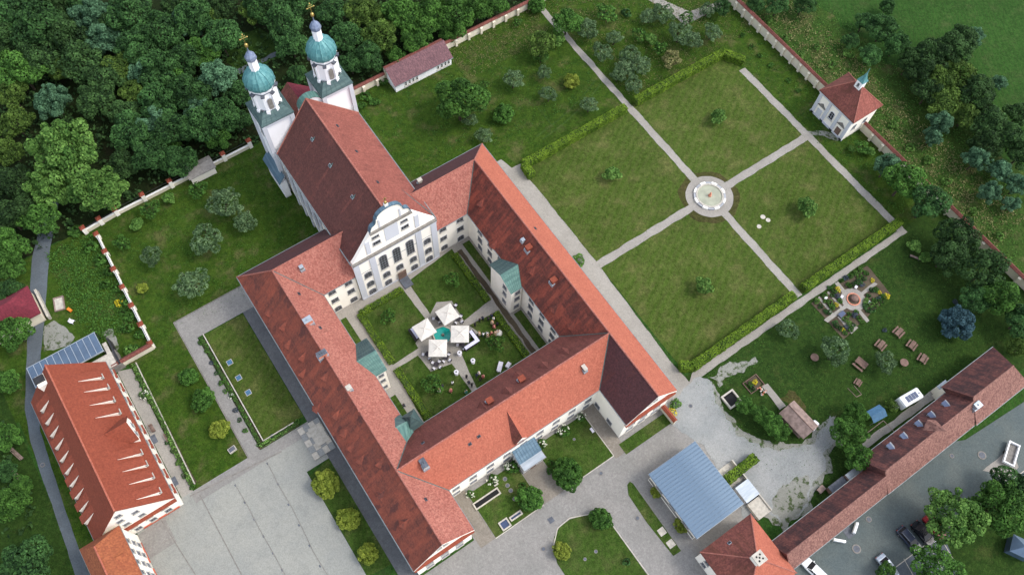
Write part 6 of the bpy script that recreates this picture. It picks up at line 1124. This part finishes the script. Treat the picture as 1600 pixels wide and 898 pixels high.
# herb garden
hg = {}
hx, hy = G2(1333, 468)
sheet('herb_garden_soil', [P((1267, 474), (1355, 415), (1392, 460), (1318, 530))], 'soil', 5, .1)
sheet('herb_garden_path', [[(hx + 2.35 * math.cos(k * .26), hy + 2.35 * math.sin(k * .26)) for k in range(24)], P((1287, 500), (1293, 504), (1371, 444), (1366, 441)), P((1304, 443), (1309, 440), (1358, 501), (1354, 504)), P((1278, 465), (1280, 463), (1302, 490), (1299, 492)), P((1308, 495), (1311, 493), (1341, 512), (1330, 522)), P((1292, 457), (1294, 455), (1316, 479), (1313, 481))], 'gravel_path', 7, .05, st=.5)
t = thing('herb_spiral', 'round brick herb spiral with planting at the herb garden centre', 'herb spiral', (hx, hy, 0)); b = MB().lathe(0, 0, [(1.3, 0), (1.3, .25), (1.1, .25), (1.1, .1)], 24, cap=False).build('brick_ring', 'brick_chim', t, own=True); MB().lathe(.15, 0, [(.75, .05), (.7, .7), (.3, .95), (.05, 1.0)], 14).build('brick_mound', 'wood_brown', t, own=True); MB().lathe(0, 0, [(1.12, .06), (1.1, .16)], 20).build('soil', 'soil', t, own=True)
KB = (('shrub', 'green herb clump'), ('shrubb', 'light green herb clump'), ('dshrub', 'dark green herb clump'), ('yel', 'yellow flowering herb clump'), ('lav', 'grey lavender clump'))
q4 = {'upper': [(1316, 438), (1322, 434), (1330, 432), (1336, 426), (1342, 430), (1345, 421), (1333, 444), (1341, 440), (1350, 436), (1353, 427), (1363, 437), (1326, 446), (1348, 445)], 'right': [(1357, 462), (1362, 454), (1369, 452), (1375, 458), (1380, 464), (1372, 466), (1366, 470), (1360, 476), (1354, 470), (1370, 476), (1356, 486), (1362, 484), (1352, 478), (1378, 472), (1385, 462), (1374, 467)], 'left': [(1296, 450), (1303, 455), (1309, 452), (1301, 462), (1308, 462), (1287, 462), (1290, 470), (1296, 474), (1276, 470), (1283, 478), (1290, 486), (1296, 488), (1312, 470), (1307, 475), (1300, 478)], 'lower': [(1327, 490), (1335, 492), (1342, 496), (1346, 502), (1322, 499), (1326, 505), (1332, 508), (1305, 506), (1312, 513), (1320, 520), (1316, 515), (1330, 514), (1324, 511), (1338, 487)]}
kk = 0
for nm, pts in q4.items():
    for i, p_ in enumerate(pts):
        kd, lb_ = KB[(0, 1, 2, 0, 4, 1, 2, 3, 0, 1, 2)[(kk * 3 + i) % 11]]; tree(p_[0], p_[1], 4.2 + (i * 37 % 10) * .22, kd, '%s in the %s bed of the herb garden' % (lb_, nm), 'herb clumps in the %s bed' % nm); kk += 1
def boxthing(name, label, cat, px, py, w_, l_, h_, mat, part_, rz=0, z0=0, extra=None):
    x, y, _ = G(px, py, h_ * .5); t = thing(name, label, cat, (x, y, 0), rz); MB().box(-w_ / 2, -l_ / 2, z0, w_ / 2, l_ / 2, h_).build(part_, mat, t, own=True); return t
t = boxthing('cold_frame', 'dark glazed cold frame in the lower herb bed', 'cold frame', 1315, 491, 1.4, .9, .4, 'slate', 'frame', .1); MB().box(-.6, -.36, .4, .6, .36, .43).build('lid', 'solar_panel', t, own=True)
for px, py, lb_ in ((1290, 466, 'small white box frame in the left herb bed'), (1337, 449, 'small white sign board by the upper herb bed'), (1358, 473, 'small pale sign board in the right herb bed'), (1315, 464, 'narrow white board by the herb garden ring')): t = boxthing('garden_board', lb_, 'sign', px, py, .6, .45, .5, 'cloth_white', 'board', .3, .42); MB().box(-.03, -.03, 0, .03, .03, .42).build('post', 'wood_grey', t, own=True)
# pit, little barn, beds
x, y, _ = G(1142, 624); t = thing('covered_pit', 'square dark open pit with pale frame in grass beside the gravel yard', 'pit', (x, y, 0), 0)
for (x0, y0, x1, y1) in ((-1.35, -1.35, 1.35, -1.05), (-1.35, 1.05, 1.35, 1.35), (-1.35, -1.05, -1.05, 1.05), (1.05, -1.05, 1.35, 1.05)): MB().box(x0, y0, 0, x1, y1, .5).build('frame', 'stone', t, own=True)
MB().box(-1.05, -1.05, .12, 1.05, 1.05, .14).build('opening', 'dark_void', t, own=True)
x, y, _ = G(1248, 655, 2); t = thing('little_barn', 'small barn with dark grey-brown roof beside the row of trees', 'barn', (x, y, 0), -1.45 + math.pi / 2 - .05)
MB().box(-1.5, -2.4, 0, 1.5, 2.4, 2.1).build('wall', 'wood_grey', t, own=True)
for s_ in (-1, 1): MB().slab([(s_ * 1.9, -2.9, 1.95), (s_ * 1.9, 2.9, 1.95), (0, 2.9, 3.1), (0, -2.9, 3.1)], .1).build('roof', 'wood_grey', t, own=True)
MB().tube((0, -2.9, 3.12), (0, 2.9, 3.12), .08).build('ridge', 'wood_brown', t, own=True)
sheet('barn_slab', [P((1190, 603), (1199, 599), (1228, 634), (1218, 640))], 'gravel_path', 7, .05); sheet('vegetable_bed', [P((1164, 597), (1180, 587), (1190, 600), (1178, 612))], 'soil', 6, .1)
x, y, _ = G(1177, 600); t = thing('raised_bed', 'wooden-edged vegetable bed with low plants near the gravel yard', 'raised bed', (x, y, 0), 0)
for (x0, y0, x1, y1) in ((-1.6, -1.2, 1.6, -1.1), (-1.6, 1.1, 1.6, 1.2), (-1.6, -1.1, -1.5, 1.1), (1.5, -1.1, 1.6, 1.1)): MB().box(x0, y0, 0, x1, y1, .3).build('edge_board', 'wood_brown', t, own=True)
for px, py, kd, lb_ in ((1172, 600, 'shrub', 'leafy vegetable clump in the raised bed, left'), (1180, 597, 'yel', 'yellow-flowered vegetable clump in the raised bed'), (1176, 606, 'dshrub', 'dark vegetable clump in the raised bed, lower')): tree(px, py, 5, kd, lb_)
x, y, _ = G(1190, 611); t = thing('rubble_heap', 'reddish heap of rubble beside the raised bed', 'rubble heap', (x, y, 0)); R = random.Random(4)
for k in range(16): a = R.random() * 6.28; q = R.random() ** .5 * .9; MB().box(q * math.cos(a) - .16, q * math.sin(a) - .1, .0 + .3 * (1 - q), q * math.cos(a) + .16, q * math.sin(a) + .1, .15 + .45 * (1 - q), R.random() * 3).build('stone', ('brick_chim', 'stone', 'stone_dark')[k % 3], t, own=True)
# ================================================================ VEHICLES
def loft(b, secs):
    n = len(secs[0]); i = len(b.v); b.v += [tuple(map(float, p_)) for s_ in secs for p_ in s_]
    for j in range(len(secs) - 1):
        for k in range(n): b.f.append((i + j * n + k, i + j * n + (k + 1) % n, i + (j + 1) * n + (k + 1) % n, i + (j + 1) * n + k)); b.mi.append(b.cur)
    b.f.append(tuple(i + k for k in range(n))[::-1]); b.mi.append(b.cur); b.f.append(tuple(i + (len(secs) - 1) * n + k for k in range(n))); b.mi.append(b.cur); return b
def car(label, px, py, rz, paint, wagon=True, L_=4.5, group=None):
    x, y, _ = G(px, py, .7); t = thing('parked_car', label, 'car', (x, y, 0), rz, group); W_ = .88
    def sec(xx, hw, zl, zb, zt): return [(xx, -hw * .92, zl), (xx, hw * .92, zl), (xx, hw, zl + .2), (xx, hw, zb), (xx, hw * .9, zt), (xx, -hw * .9, zt), (xx, -hw, zb), (xx, -hw, zl + .2)]
    h = L_ / 2; b = loft(MB(), [sec(-h, W_ * .78, .35, .6, .68), sec(-h + .12, W_ * .93, .22, .75, .86), sec(-h + .6, W_, .2, .82, .95), sec(-.9, W_, .2, .86, .98), sec(.6, W_, .2, .84, .96), sec(h - .9, W_, .2, .76, .9), sec(h - .25, W_ * .92, .22, .62, .76), sec(h, W_ * .72, .35, .5, .6)]); b.build('body', paint, t, own=True, smooth=False)
    def cab(s0, s1, s2, s3, zt, inset, hw): return [[(s0, -hw, .93), (s0, hw, .93)], None]
    xr0, xr1, xf1, xf0 = ((-h + .25), (-h + .6), .35, 1.1) if wagon else ((-h + .7), (-h + 1.3), .3, 1.05); hw = W_ * .9; ht = W_ * .72
    gl = MB(); base = [(xr0, -hw, .93), (xf0, -hw, .9), (xf0, hw, .9), (xr0, hw, .93)]; top = [(xr1, -ht, 1.4), (xf1, -ht, 1.42), (xf1, ht, 1.42), (xr1, ht, 1.4)]
    gl.mesh(base + top, [(0, 1, 5, 4), (1, 2, 6, 5), (2, 3, 7, 6), (3, 0, 4, 7)]); gl.build('windows', 'dark_glass', t, own=True)
    MB().extr([(a_, c_, 1.41) for a_, c_, _ in top], (0, 0, .05)).build('roof', paint, t, own=True)
    b = MB()
    for s_ in (-1, 1):
        b.tube((xf0, s_ * hw, .93), (xf1, s_ * ht, 1.42), .04, n=4); b.tube((xr0, s_ * hw, .93), (xr1, s_ * ht, 1.42), .05, n=4); b.tube((-.15, s_ * hw, .93), (-.15, s_ * ht, 1.42), .04, n=4)
    b.build('pillar', paint, t, own=True)
    for s_ in (-1, 1):
        for xx in (-h + .85, h - .85): wv = MB().tube((xx, s_ * (W_ - .2), .31), (xx, s_ * (W_ + .01), .31), .31, n=14).build('wheel', 'tyre', t, own=True); MB().tube((xx, s_ * (W_ - .0), .31), (xx, s_ * (W_ + .02), .31), .19, n=10).build('rim', 'rim', wv, own=True)
        MB().box(h - .32, s_ * .62 - .14, .58, h - .12, s_ * .62 + .14, .7).build('headlight', 'lamp_glass', t, own=True); MB().box(-h + .0, s_ * .64 - .12, .6, -h + .14, s_ * .64 + .12, .76).build('tail_light', 'lamp_red', t, own=True)
        MB().box(.72, s_ * (W_ + .02) - .08, .9, .88, s_ * (W_ + .02) + .08, 1.02).build('mirror', paint, t, own=True)
        if wagon: MB().box(-1.4, s_ * ht * .9 - .02, 1.47, .2, s_ * ht * .9 + .02, 1.5).build('roof_rail', 'zinc', t, own=True)
    return t
def carb(front, rear): p_, q_ = G(*front, .5), G(*rear, .5); return math.atan2(p_[1] - q_[1], p_[0] - q_[0])
car('dark estate car with shining roof rails in the middle parking bay', 1421, 842, carb((1435, 858), (1407, 826)), 'paint_navy'); car('black saloon parked between the estate and the red car', 1443, 833, carb((1454, 846), (1430, 818)), 'paint_black', False, 4.3); car('red car half hidden under the great maple', 1461, 822, carb((1472, 838), (1448, 810)), 'paint_red', False, 4.2)
car('silver-grey car parked at the bottom edge beside the dark trees', 1387, 884, carb((1398, 898), (1374, 868)), 'paint_silver', False, 4.1); car('white car at the end of the long range, bottom edge', 1272, 889, carb((1258, 876), (1286, 903)), 'paint_white', True, 4.8)
# caravan
x, y, _ = G(1420, 623, 1.3); cr = carb((1436, 614), (1405, 632)); t = thing('caravan', 'white caravan with dark solar panels on its roof, parked in the meadow', 'caravan', (x, y, 0), cr)
def rsec(xx, hw, z0, z1): return [(xx, -hw, z0), (xx, hw, z0), (xx, hw, z1 - .15), (xx, hw - .15, z1), (xx, -hw + .15, z1), (xx, -hw, z1 - .15)]
loft(MB(), [rsec(-2.2, .9, .7, 2.1), rsec(-2.0, 1.0, .45, 2.45), rsec(1.9, 1.0, .45, 2.45), rsec(2.2, .9, .7, 2.1)]).build('body', 'paint_white', t, own=True); 
for k in range(4): MB().box(-1.2 + k * .62, -.55, 2.455, -.65 + k * .62, .55, 2.49).build('solar_panel', 'solar_panel', t, own=True)
MB().box(1.4, -.2, 2.455, 1.75, .15, 2.52).build('roof_hatch', 'window_grey', t, own=True); MB().box(-1.2, -1.02, 1.3, .2, -.99, 1.9).build('window', 'dark_glass', t, own=True)
for s_ in (-1, 1): MB().tube((0, s_ * .85, .32), (0, s_ * 1.02, .32), .32, n=14).build('wheel', 'tyre', t, own=True)
b = MB().tube((-2.1, -.5, .5), (-3.4, 0, .5), .05); b.tube((-2.1, .5, .5), (-3.4, 0, .5), .05); b.build('drawbar', 'iron', t, own=True); MB().box(-2.9, -.5, .5, -2.3, .5, 1.0).build('gas_locker', 'paint_white', t, own=True)
x, y, _ = G(1271, 665, .8); t = thing('box_trailer', 'small white box trailer at the end of the barn', 'trailer', (x, y, 0), .25); loft(MB(), [rsec(-.8, .55, .45, 1.35), rsec(.8, .55, .45, 1.35)]).build('body', 'paint_white', t, own=True)
for s_ in (-1, 1): MB().tube((0, s_ * .5, .28), (0, s_ * .66, .28), .28, n=12).build('wheel', 'tyre', t, own=True)
MB().tube((.8, 0, .4), (1.5, 0, .4), .04).build('drawbar', 'iron', t, own=True)
x, y, _ = G(1367, 648, 1); t = thing('blue_pavilion', 'blue-roofed garden tent beside the clump of trees', 'tent', (x, y, 0), -.12)
for s_, mt in ((-1, 'tarp_blue'), (1, 'tarp_blue')): MB().slab([(-1.5, s_ * 1.15, 1.7), (1.5, s_ * 1.15, 1.7), (1.5, 0, 2.3), (-1.5, 0, 2.3)], .05).build('roof', mt, t, own=True)
for dx in (-1.4, 1.4):
    for dy in (-1.05, 1.05): MB().box(dx - .04, dy - .04, 0, dx + .04, dy + .04, 1.72).build('pole', 'zinc', t, own=True)
x, y, _ = G(1581, 708, 1); t = thing('utility_trailer', 'white-framed open trailer by the paved strip at the right edge', 'trailer', (x, y, 0), carb((1592, 695), (1584, 722))); 
for (x0, y0, x1, y1) in ((-2.1, -.95, 2.1, -.75), (-2.1, .75, 2.1, .95), (-2.1, -.75, -1.9, .75), (1.9, -.75, 2.1, .75)): MB().box(x0, y0, .5, x1, y1, 1.1).build('side_board', 'paint_white', t, own=True)
MB().box(-1.9, -.75, .5, 1.9, .75, .56).build('floor', 'stone_dark', t, own=True)
for s_ in (-1, 1): MB().tube((0, s_ * .8, .32), (0, s_ * 1.0, .32), .32, n=12).build('wheel', 'tyre', t, own=True)
sheet('car_park_slab', [P((1535, 735), (1555, 718), (1578, 700), (1592, 730), (1570, 752), (1556, 738))], 'gravel_path', 7, .1)
x, y, _ = G(1596, 858, 2); t = thing('conservatory', 'corner of a blue-grey glazed hut at the right edge', 'hut', (x, y, 0), .5); MB().box(-1, -1.6, 0, 1.6, 1.6, 2.2).build('wall', 'glass_roof', t, own=True)
for k in range(4): a = [(-1.2, -1.8, 2.2), (1.8, -1.8, 2.2), (1.8, 1.8, 2.2), (-1.2, 1.8, 2.2)]; MB().slab([a[k], a[(k + 1) % 4], (.3, 0, 3.2)], .06).build('roof', 'glass_roof', t, own=True)
# ================================================================ SMALL THINGS
x, y, _ = G(92, 474, .3); t = thing('sandbox', 'wooden sandpit with green edge on the playground lawn', 'sandbox', (x, y, 0), -.25)
for (x0, y0, x1, y1) in ((-.9, -1.4, -.75, 1.4), (.75, -1.4, .9, 1.4), (-.75, -1.4, .75, -1.25), (-.75, 1.25, .75, 1.4)): MB().box(x0, y0, 0, x1, y1, .35).build('edge_board', 'wood_grey', t, own=True)
MB().box(-.75, -1.25, 0, .75, 1.25, .15).build('sand', 'stone', t, own=True)
t = boxthing('toy_car', 'orange plastic toy car on the playground lawn', 'toy', 109, 484, .5, .9, .45, 'orange_plastic', 'body', .4, .15)
for s_ in (-1, 1):
    for yy in (-.28, .28): MB().tube((s_ * .2, yy, .15), (s_ * .3, yy, .15), .15, n=8).build('wheel', 'tyre', t, own=True)
x, y, _ = G(112, 502, .4); t = thing('garden_chairs', 'white garden chair beside the orange toy', 'chair', (x, y, 0), .7); MB().box(-.35, -.35, .38, .35, .35, .44).build('seat', 'cloth_white', t, own=True); MB().box(-.35, .3, .44, .35, .36, .95).build('backrest', 'cloth_white', t, own=True)
for dx in (-.3, .3):
    for dy in (-.3, .3): MB().box(dx - .03, dy - .03, 0, dx + .03, dy + .03, .38).build('leg', 'cloth_white', t, own=True)
def bench(px, py, rz, label, mat='wood_grey', L_=2.0):
    x, y, _ = G(px, py, .4); t = thing('park_bench', label, 'bench', (x, y, 0), rz); pm_ = MB().box(-L_ / 2, -.06, 0, L_ / 2, .06, .04).build('seat_slat', mat, data_only=True)
    for k in range(3): part('seat_slat', pm_, t, (0, -.16 + k * .15, .43))
    for k in range(2): part('back_slat', pm_, t, (0, .3, .62 + k * .18))
    for s_ in (-1, 1): MB().box(s_ * L_ * .4 - .05, -.22, 0, s_ * L_ * .4 + .05, .28, .43).build('leg', 'iron', t, own=True)
bench(26, 708, 1.9, 'weathered bench left of the road, upper', L_=3); bench(29, 744, 1.9, 'weathered bench left of the road, lower', L_=3); bench(1430, 402, 2.1, 'bench beside the whitish-green bushes by the hedge end')
bench(238, 668, 1.6, 'dark bench on the inn terrace, upper', 'wood_brown', 1.6); bench(262, 683, 1.6, 'dark bench on the inn terrace, lower', 'wood_brown', 1.6)
t = boxthing('stone_trough', 'grey stone block with dark top on the west lawn near the plaza', 'stone block', 363, 702, 1.3, .9, .5, 'stone', 'block', .1); MB().box(-.55, -.35, .5, .55, .35, .54).build('lid', 'slate', t, own=True)
t = boxthing('garden_bench', 'white bench at the top right of the forecourt lawn', 'bench', 925, 672, .45, .9, .45, 'cloth_white', 'seat', 0, .35); MB().box(-.2, -.4, 0, .2, -.3, .35).build('leg', 'stone', t, own=True); MB().box(-.2, .3, 0, .2, .4, .35).build('leg', 'stone', t, own=True)
for px, py, lb_ in ((359, 566, 'upper'), (373, 590, 'middle'), (388, 613, 'lower')): t = boxthing('ground_light_shaft', '%s of three small blue glass hatches in the sunken lawn' % lb_, 'hatch', px, py, 1.0, 1.0, .12, 'stone', 'frame'); MB().box(-.42, -.42, .12, .42, .42, .15).build('glass', 'tarp_blue', t, own=True)
# stone platform, cellar shafts and light wells of the forecourt
q = P((465, 672), (497, 652), (525, 699), (492, 719)); t = thing('stone_platform', 'low stone platform with steps beside the west wing', 'platform', (*q[0], 0)); cx_ = [min(v[0] for v in q), max(v[0] for v in q)]; cy_ = [min(v[1] for v in q), max(v[1] for v in q)]
for i in range(4):
    for j in range(5): w_ = (cx_[1] - cx_[0]) / 4; l_ = (cy_[1] - cy_[0]) / 5; MB().box(cx_[0] + w_ * i + .02, cy_[0] + l_ * j + .02, 0, cx_[0] + w_ * (i + 1) - .02, cy_[0] + l_ * (j + 1) - .02, .25 + .01 * ((i * 3 + j * 5) % 3)).build('paving_slab', ('stone', 'gravel_yard')[(i + j * 3) % 2], t)
MB().box(cx_[0] + 1.5, cy_[0] + 1.7, .29, cx_[1] - .2, cy_[1] - 1.0, .42).build('upper_step', 'stone', t)
def shaft(label, x0, y0, x1, y1, void='dark_void', name='light_well', h=.35):
    t = thing(name, label, 'light well', (x0, y0, 0)); w_ = .22
    for a in ((x0, y0, x1, y0 + w_), (x0, y1 - w_, x1, y1), (x0, y0 + w_, x0 + w_, y1 - w_), (x1 - w_, y0 + w_, x1, y1 - w_)): MB().box(a[0], a[1], 0, a[2], a[3], h).build('frame', 'stone', t)
    MB().box(x0 + w_, y0 + w_, .11, x1 - w_, y1 - w_, .13).build('opening', void, t)
a, c = G2(743, 790), G2(768, 768); shaft('long narrow stone-framed light well on the left forecourt lawn', a[0] - .3, a[1] - .7, c[0] + 1.2, c[1] + .1)
a = G2(789, 820); shaft('larger glass-covered light well at the edge of the left forecourt lawn', a[0] - .8, a[1] - .7, a[0] + .9, a[1] + .9, 'solar_panel'); a = G2(801, 809); shaft('narrow light well next to the glass-covered one', a[0] - .5, a[1] - .4, a[0] + 1.8, a[1] + .4, 'solar_panel')
a = G2(774, 755); shaft('small square shaft between the hydrangeas on the left lawn', a[0] - .4, a[1] - .4, a[0] + .4, a[1] + .4)
a = G2(1034, 830); shaft('pale square hatch on the strip lawn, upper', a[0] - .6, a[1] - .6, a[0] + .6, a[1] + .6, 'stone', h=.15); a = G2(1048, 849); shaft('pale square hatch on the strip lawn, lower', a[0] - .6, a[1] - .6, a[0] + .6, a[1] + .6, 'stone', h=.15)
a = G2(841, 530) if False else (37.9, 37.2); shaft('dark cellar stair pit at the lower right corner of the courtyard', 37.2, 37.3, 39.6, 39.6, h=.5)
a = G2(494, 0)
def manhole(px, py, r_, label, mat='stone_dark', group=None):
    x, y, _ = G(px, py); t = thing('manhole_cover', label, 'manhole cover', (x, y, 0), 0, group); MB().lathe(0, 0, [(r_, 0), (r_, .11)], 18).build('frame', 'stone_dark', t, own=True); MB().lathe(0, 0, [(r_ * .72, .11), (r_ * .72, .125)], 18).build('lid', mat, t, own=True)
for px, py, r_, lb_ in ((849, 857, .42, 'manhole left of the teardrop lawn'), (939, 739, .38, 'pale manhole on the lane above the teardrop lawn'), (996, 809, .42, 'manhole on the lane right of the teardrop lawn'), (931, 861, .3, 'manhole in the teardrop lawn, right'), (914, 873, .28, 'manhole in the teardrop lawn, left'), (789, 748, .38, 'dark round cover on the left forecourt lawn, first'), (793, 758, .38, 'dark round cover on the left forecourt lawn, second'), (798, 766, .38, 'dark round cover on the left forecourt lawn, third'), (804, 779, .36, 'dark round cover under the left forecourt tree'), (897, 686, .25, 'small cover on the right forecourt lawn'), (1079, 634, .38, 'white-rimmed manhole in the gravel yard'), (67, 726, .38, 'pale manhole on the west road'), (1357, 811, .5, 'manhole on the road beside the range, upper'), (1338, 857, .75, 'large round cover on the road, lower'), (1534, 711, .75, 'large round cover on the road near the trailer'), (1487, 712, .4, 'small round cover on the road, right')): manhole(px, py, r_, lb_, 'slate')
x, y, _ = G(861, 812); o = MB().box(x - .45, y - .45, 0, x + .45, y + .45, .11).build('drain_cover', 'slate'); tag(o, 'square dark drain cover on the forecourt paving', 'drain cover')
for px, py, lb_ in ((1337, 824, 'white barrier leaf standing open on the road, right'), (1312, 844, 'white barrier leaf standing open on the road, left')):
    x, y, _ = G(px, py, .7); t = thing('gate_leaf', lb_, 'gate', (x, y, 0), carb((1340, 815), (1334, 833)) if px > 1320 else carb((1324, 846), (1303, 842))); MB().box(-.95, -.05, .9, .95, .05, 1.0).build('rail', 'paint_white', t, own=True); MB().box(-.95, -.2, .2, .95, .2, .9).build('panel', 'paint_white', t, own=True)
sheet('threshold', [P((1316, 829), (1326, 822), (1336, 834), (1326, 842))], 'slate', 7)
x, y, _ = G(1283, 764, .5); t = thing('garden_table', 'pale wooden table in the corner of the gravel yard', 'table', (x, y, 0), .1); MB().box(-.7, -.45, .6, .7, .45, .66).build('tabletop', 'wood_grey', t, own=True)
for dx in (-.6, .6):
    for dy in (-.35, .35): MB().box(dx - .04, dy - .04, 0, dx + .04, dy + .04, .6).build('leg', 'wood_grey', t, own=True)
t = boxthing('wood_stack', 'dark stack of firewood against the range', 'wood stack', 1306, 758, 3.2, 1.0, 1.5, 'wood_brown', 'stack', 0); MB().box(-1.7, -.6, 1.5, 1.7, .6, 1.56).build('cover', 'slate', t, own=True)
t = boxthing('porch_shed', 'small zinc-roofed lean-to on the long range, left', 'lean-to', 1329, 743, 2.2, 1.2, 2.2, 'wood_grey', 'wall', 0); MB().box(-1.2, -.7, 2.2, 1.2, .7, 2.28).build('roof', 'zinc', t, own=True)
t = boxthing('porch_shed', 'small zinc-roofed lean-to at the step of the long range', 'lean-to', 1469, 607, 2.0, 1.2, 2.6, 'plaster_cream', 'wall', 0); MB().box(-1.1, -.7, 2.6, 1.1, .7, 2.68).build('roof', 'zinc', t, own=True)
# lean-to block beside the corner house
t = thing('concrete_bay', 'grey concrete bay and flat-roofed box behind the corner house', 'store', (50, 2, 0)); MB().box(50.6, -5.2, 0, 53.2, -2.2, .9).build('floor_block', 'stone', t); MB().box(50.4, -1.9, 0, 53.0, .9, 1.9).build('box', 'window_grey', t); MB().box(50.3, -2.0, 1.9, 53.1, 1.0, 2.0).build('roof', 'zinc', t); MB().box(50.3, 1.4, 0, 53.4, 4.9, .25).build('slab', 'stone', t); MB().box(53.2, -5.2, 0, 53.4, 4.9, 1.2).build('side_wall', 'stone', t)
# fence of the small yard by the long range, garden goal frames
t = thing('pergola_frame', 'thin pale timber frame along the long range', 'frame', (75.5, -5.6, 0))
for a, c in (((72.4, -4.6, 2.0), (79.4, -4.6, 2.0)), ((79.4, -4.6, 2.0), (79.4, -7.0, 2.2)), ((72.4, -4.6, 2.0), (72.4, -7, 2.2))): MB().tube(a, c, .06, n=4).build('beam', 'wood_grey', t)
for x in (72.4, 75.9, 79.4): MB().tube((x, -4.6, 0), (x, -4.6, 2.0), .05, n=4).build('post', 'wood_grey', t)
q = P((1324, 606), (1338, 620), (1346, 616), (1334, 602)); t = thing('sand_frame', 'thin rectangular timber frame lying in the meadow grass', 'frame', (*q[0], 0))
for k in range(3): a, c = np.array(q[k]), np.array(q[(k + 1) % 4]); MB().tube((*a, .06), (*c, .06), .06, n=4).build('edge_board', 'wood_grey', t)
# cloister terrace plants at the inn, chairs by the terrace edge
for k, (px, py) in enumerate(((244, 640), (252, 655), (262, 690), (270, 705), (278, 722), (288, 742), (300, 760), (215, 590), (222, 602), (233, 625))): tree(px, py, 5, ('shrub', 'shrubb', 'dshrub')[k % 3], ('leafy', 'bright', 'dark')[k % 3] + ' shrub in the inn terrace planting', 'terrace planting shrubs')
for k, (px, py) in enumerate(((313, 535), (322, 548), (331, 566), (338, 582), (345, 598), (352, 610), (368, 640), (375, 655), (383, 672), (405, 694), (425, 682), (438, 676), (450, 668), (465, 658))): tree(px, py, 4.6, ('shrub', 'shrubb', 'lav', 'dshrub')[k % 4], ('leafy', 'bright', 'greyish', 'dark')[k % 4] + ' plant in the border of the sunken lawn', 'border plants of the sunken lawn')
for px, py, lb_ in ((209, 651, 'dark entrance mat by the inn, upper'), (240, 686, 'dark entrance mat by the inn, middle'), (272, 752, 'dark entrance mat by the inn, lower')):
    x, y, _ = G(px, py, .05); o = MB().box(x - .5, y - .8, 0, x + .5, y + .8, .07).build('entrance_mat', 'slate'); tag(o, lb_, 'mat')
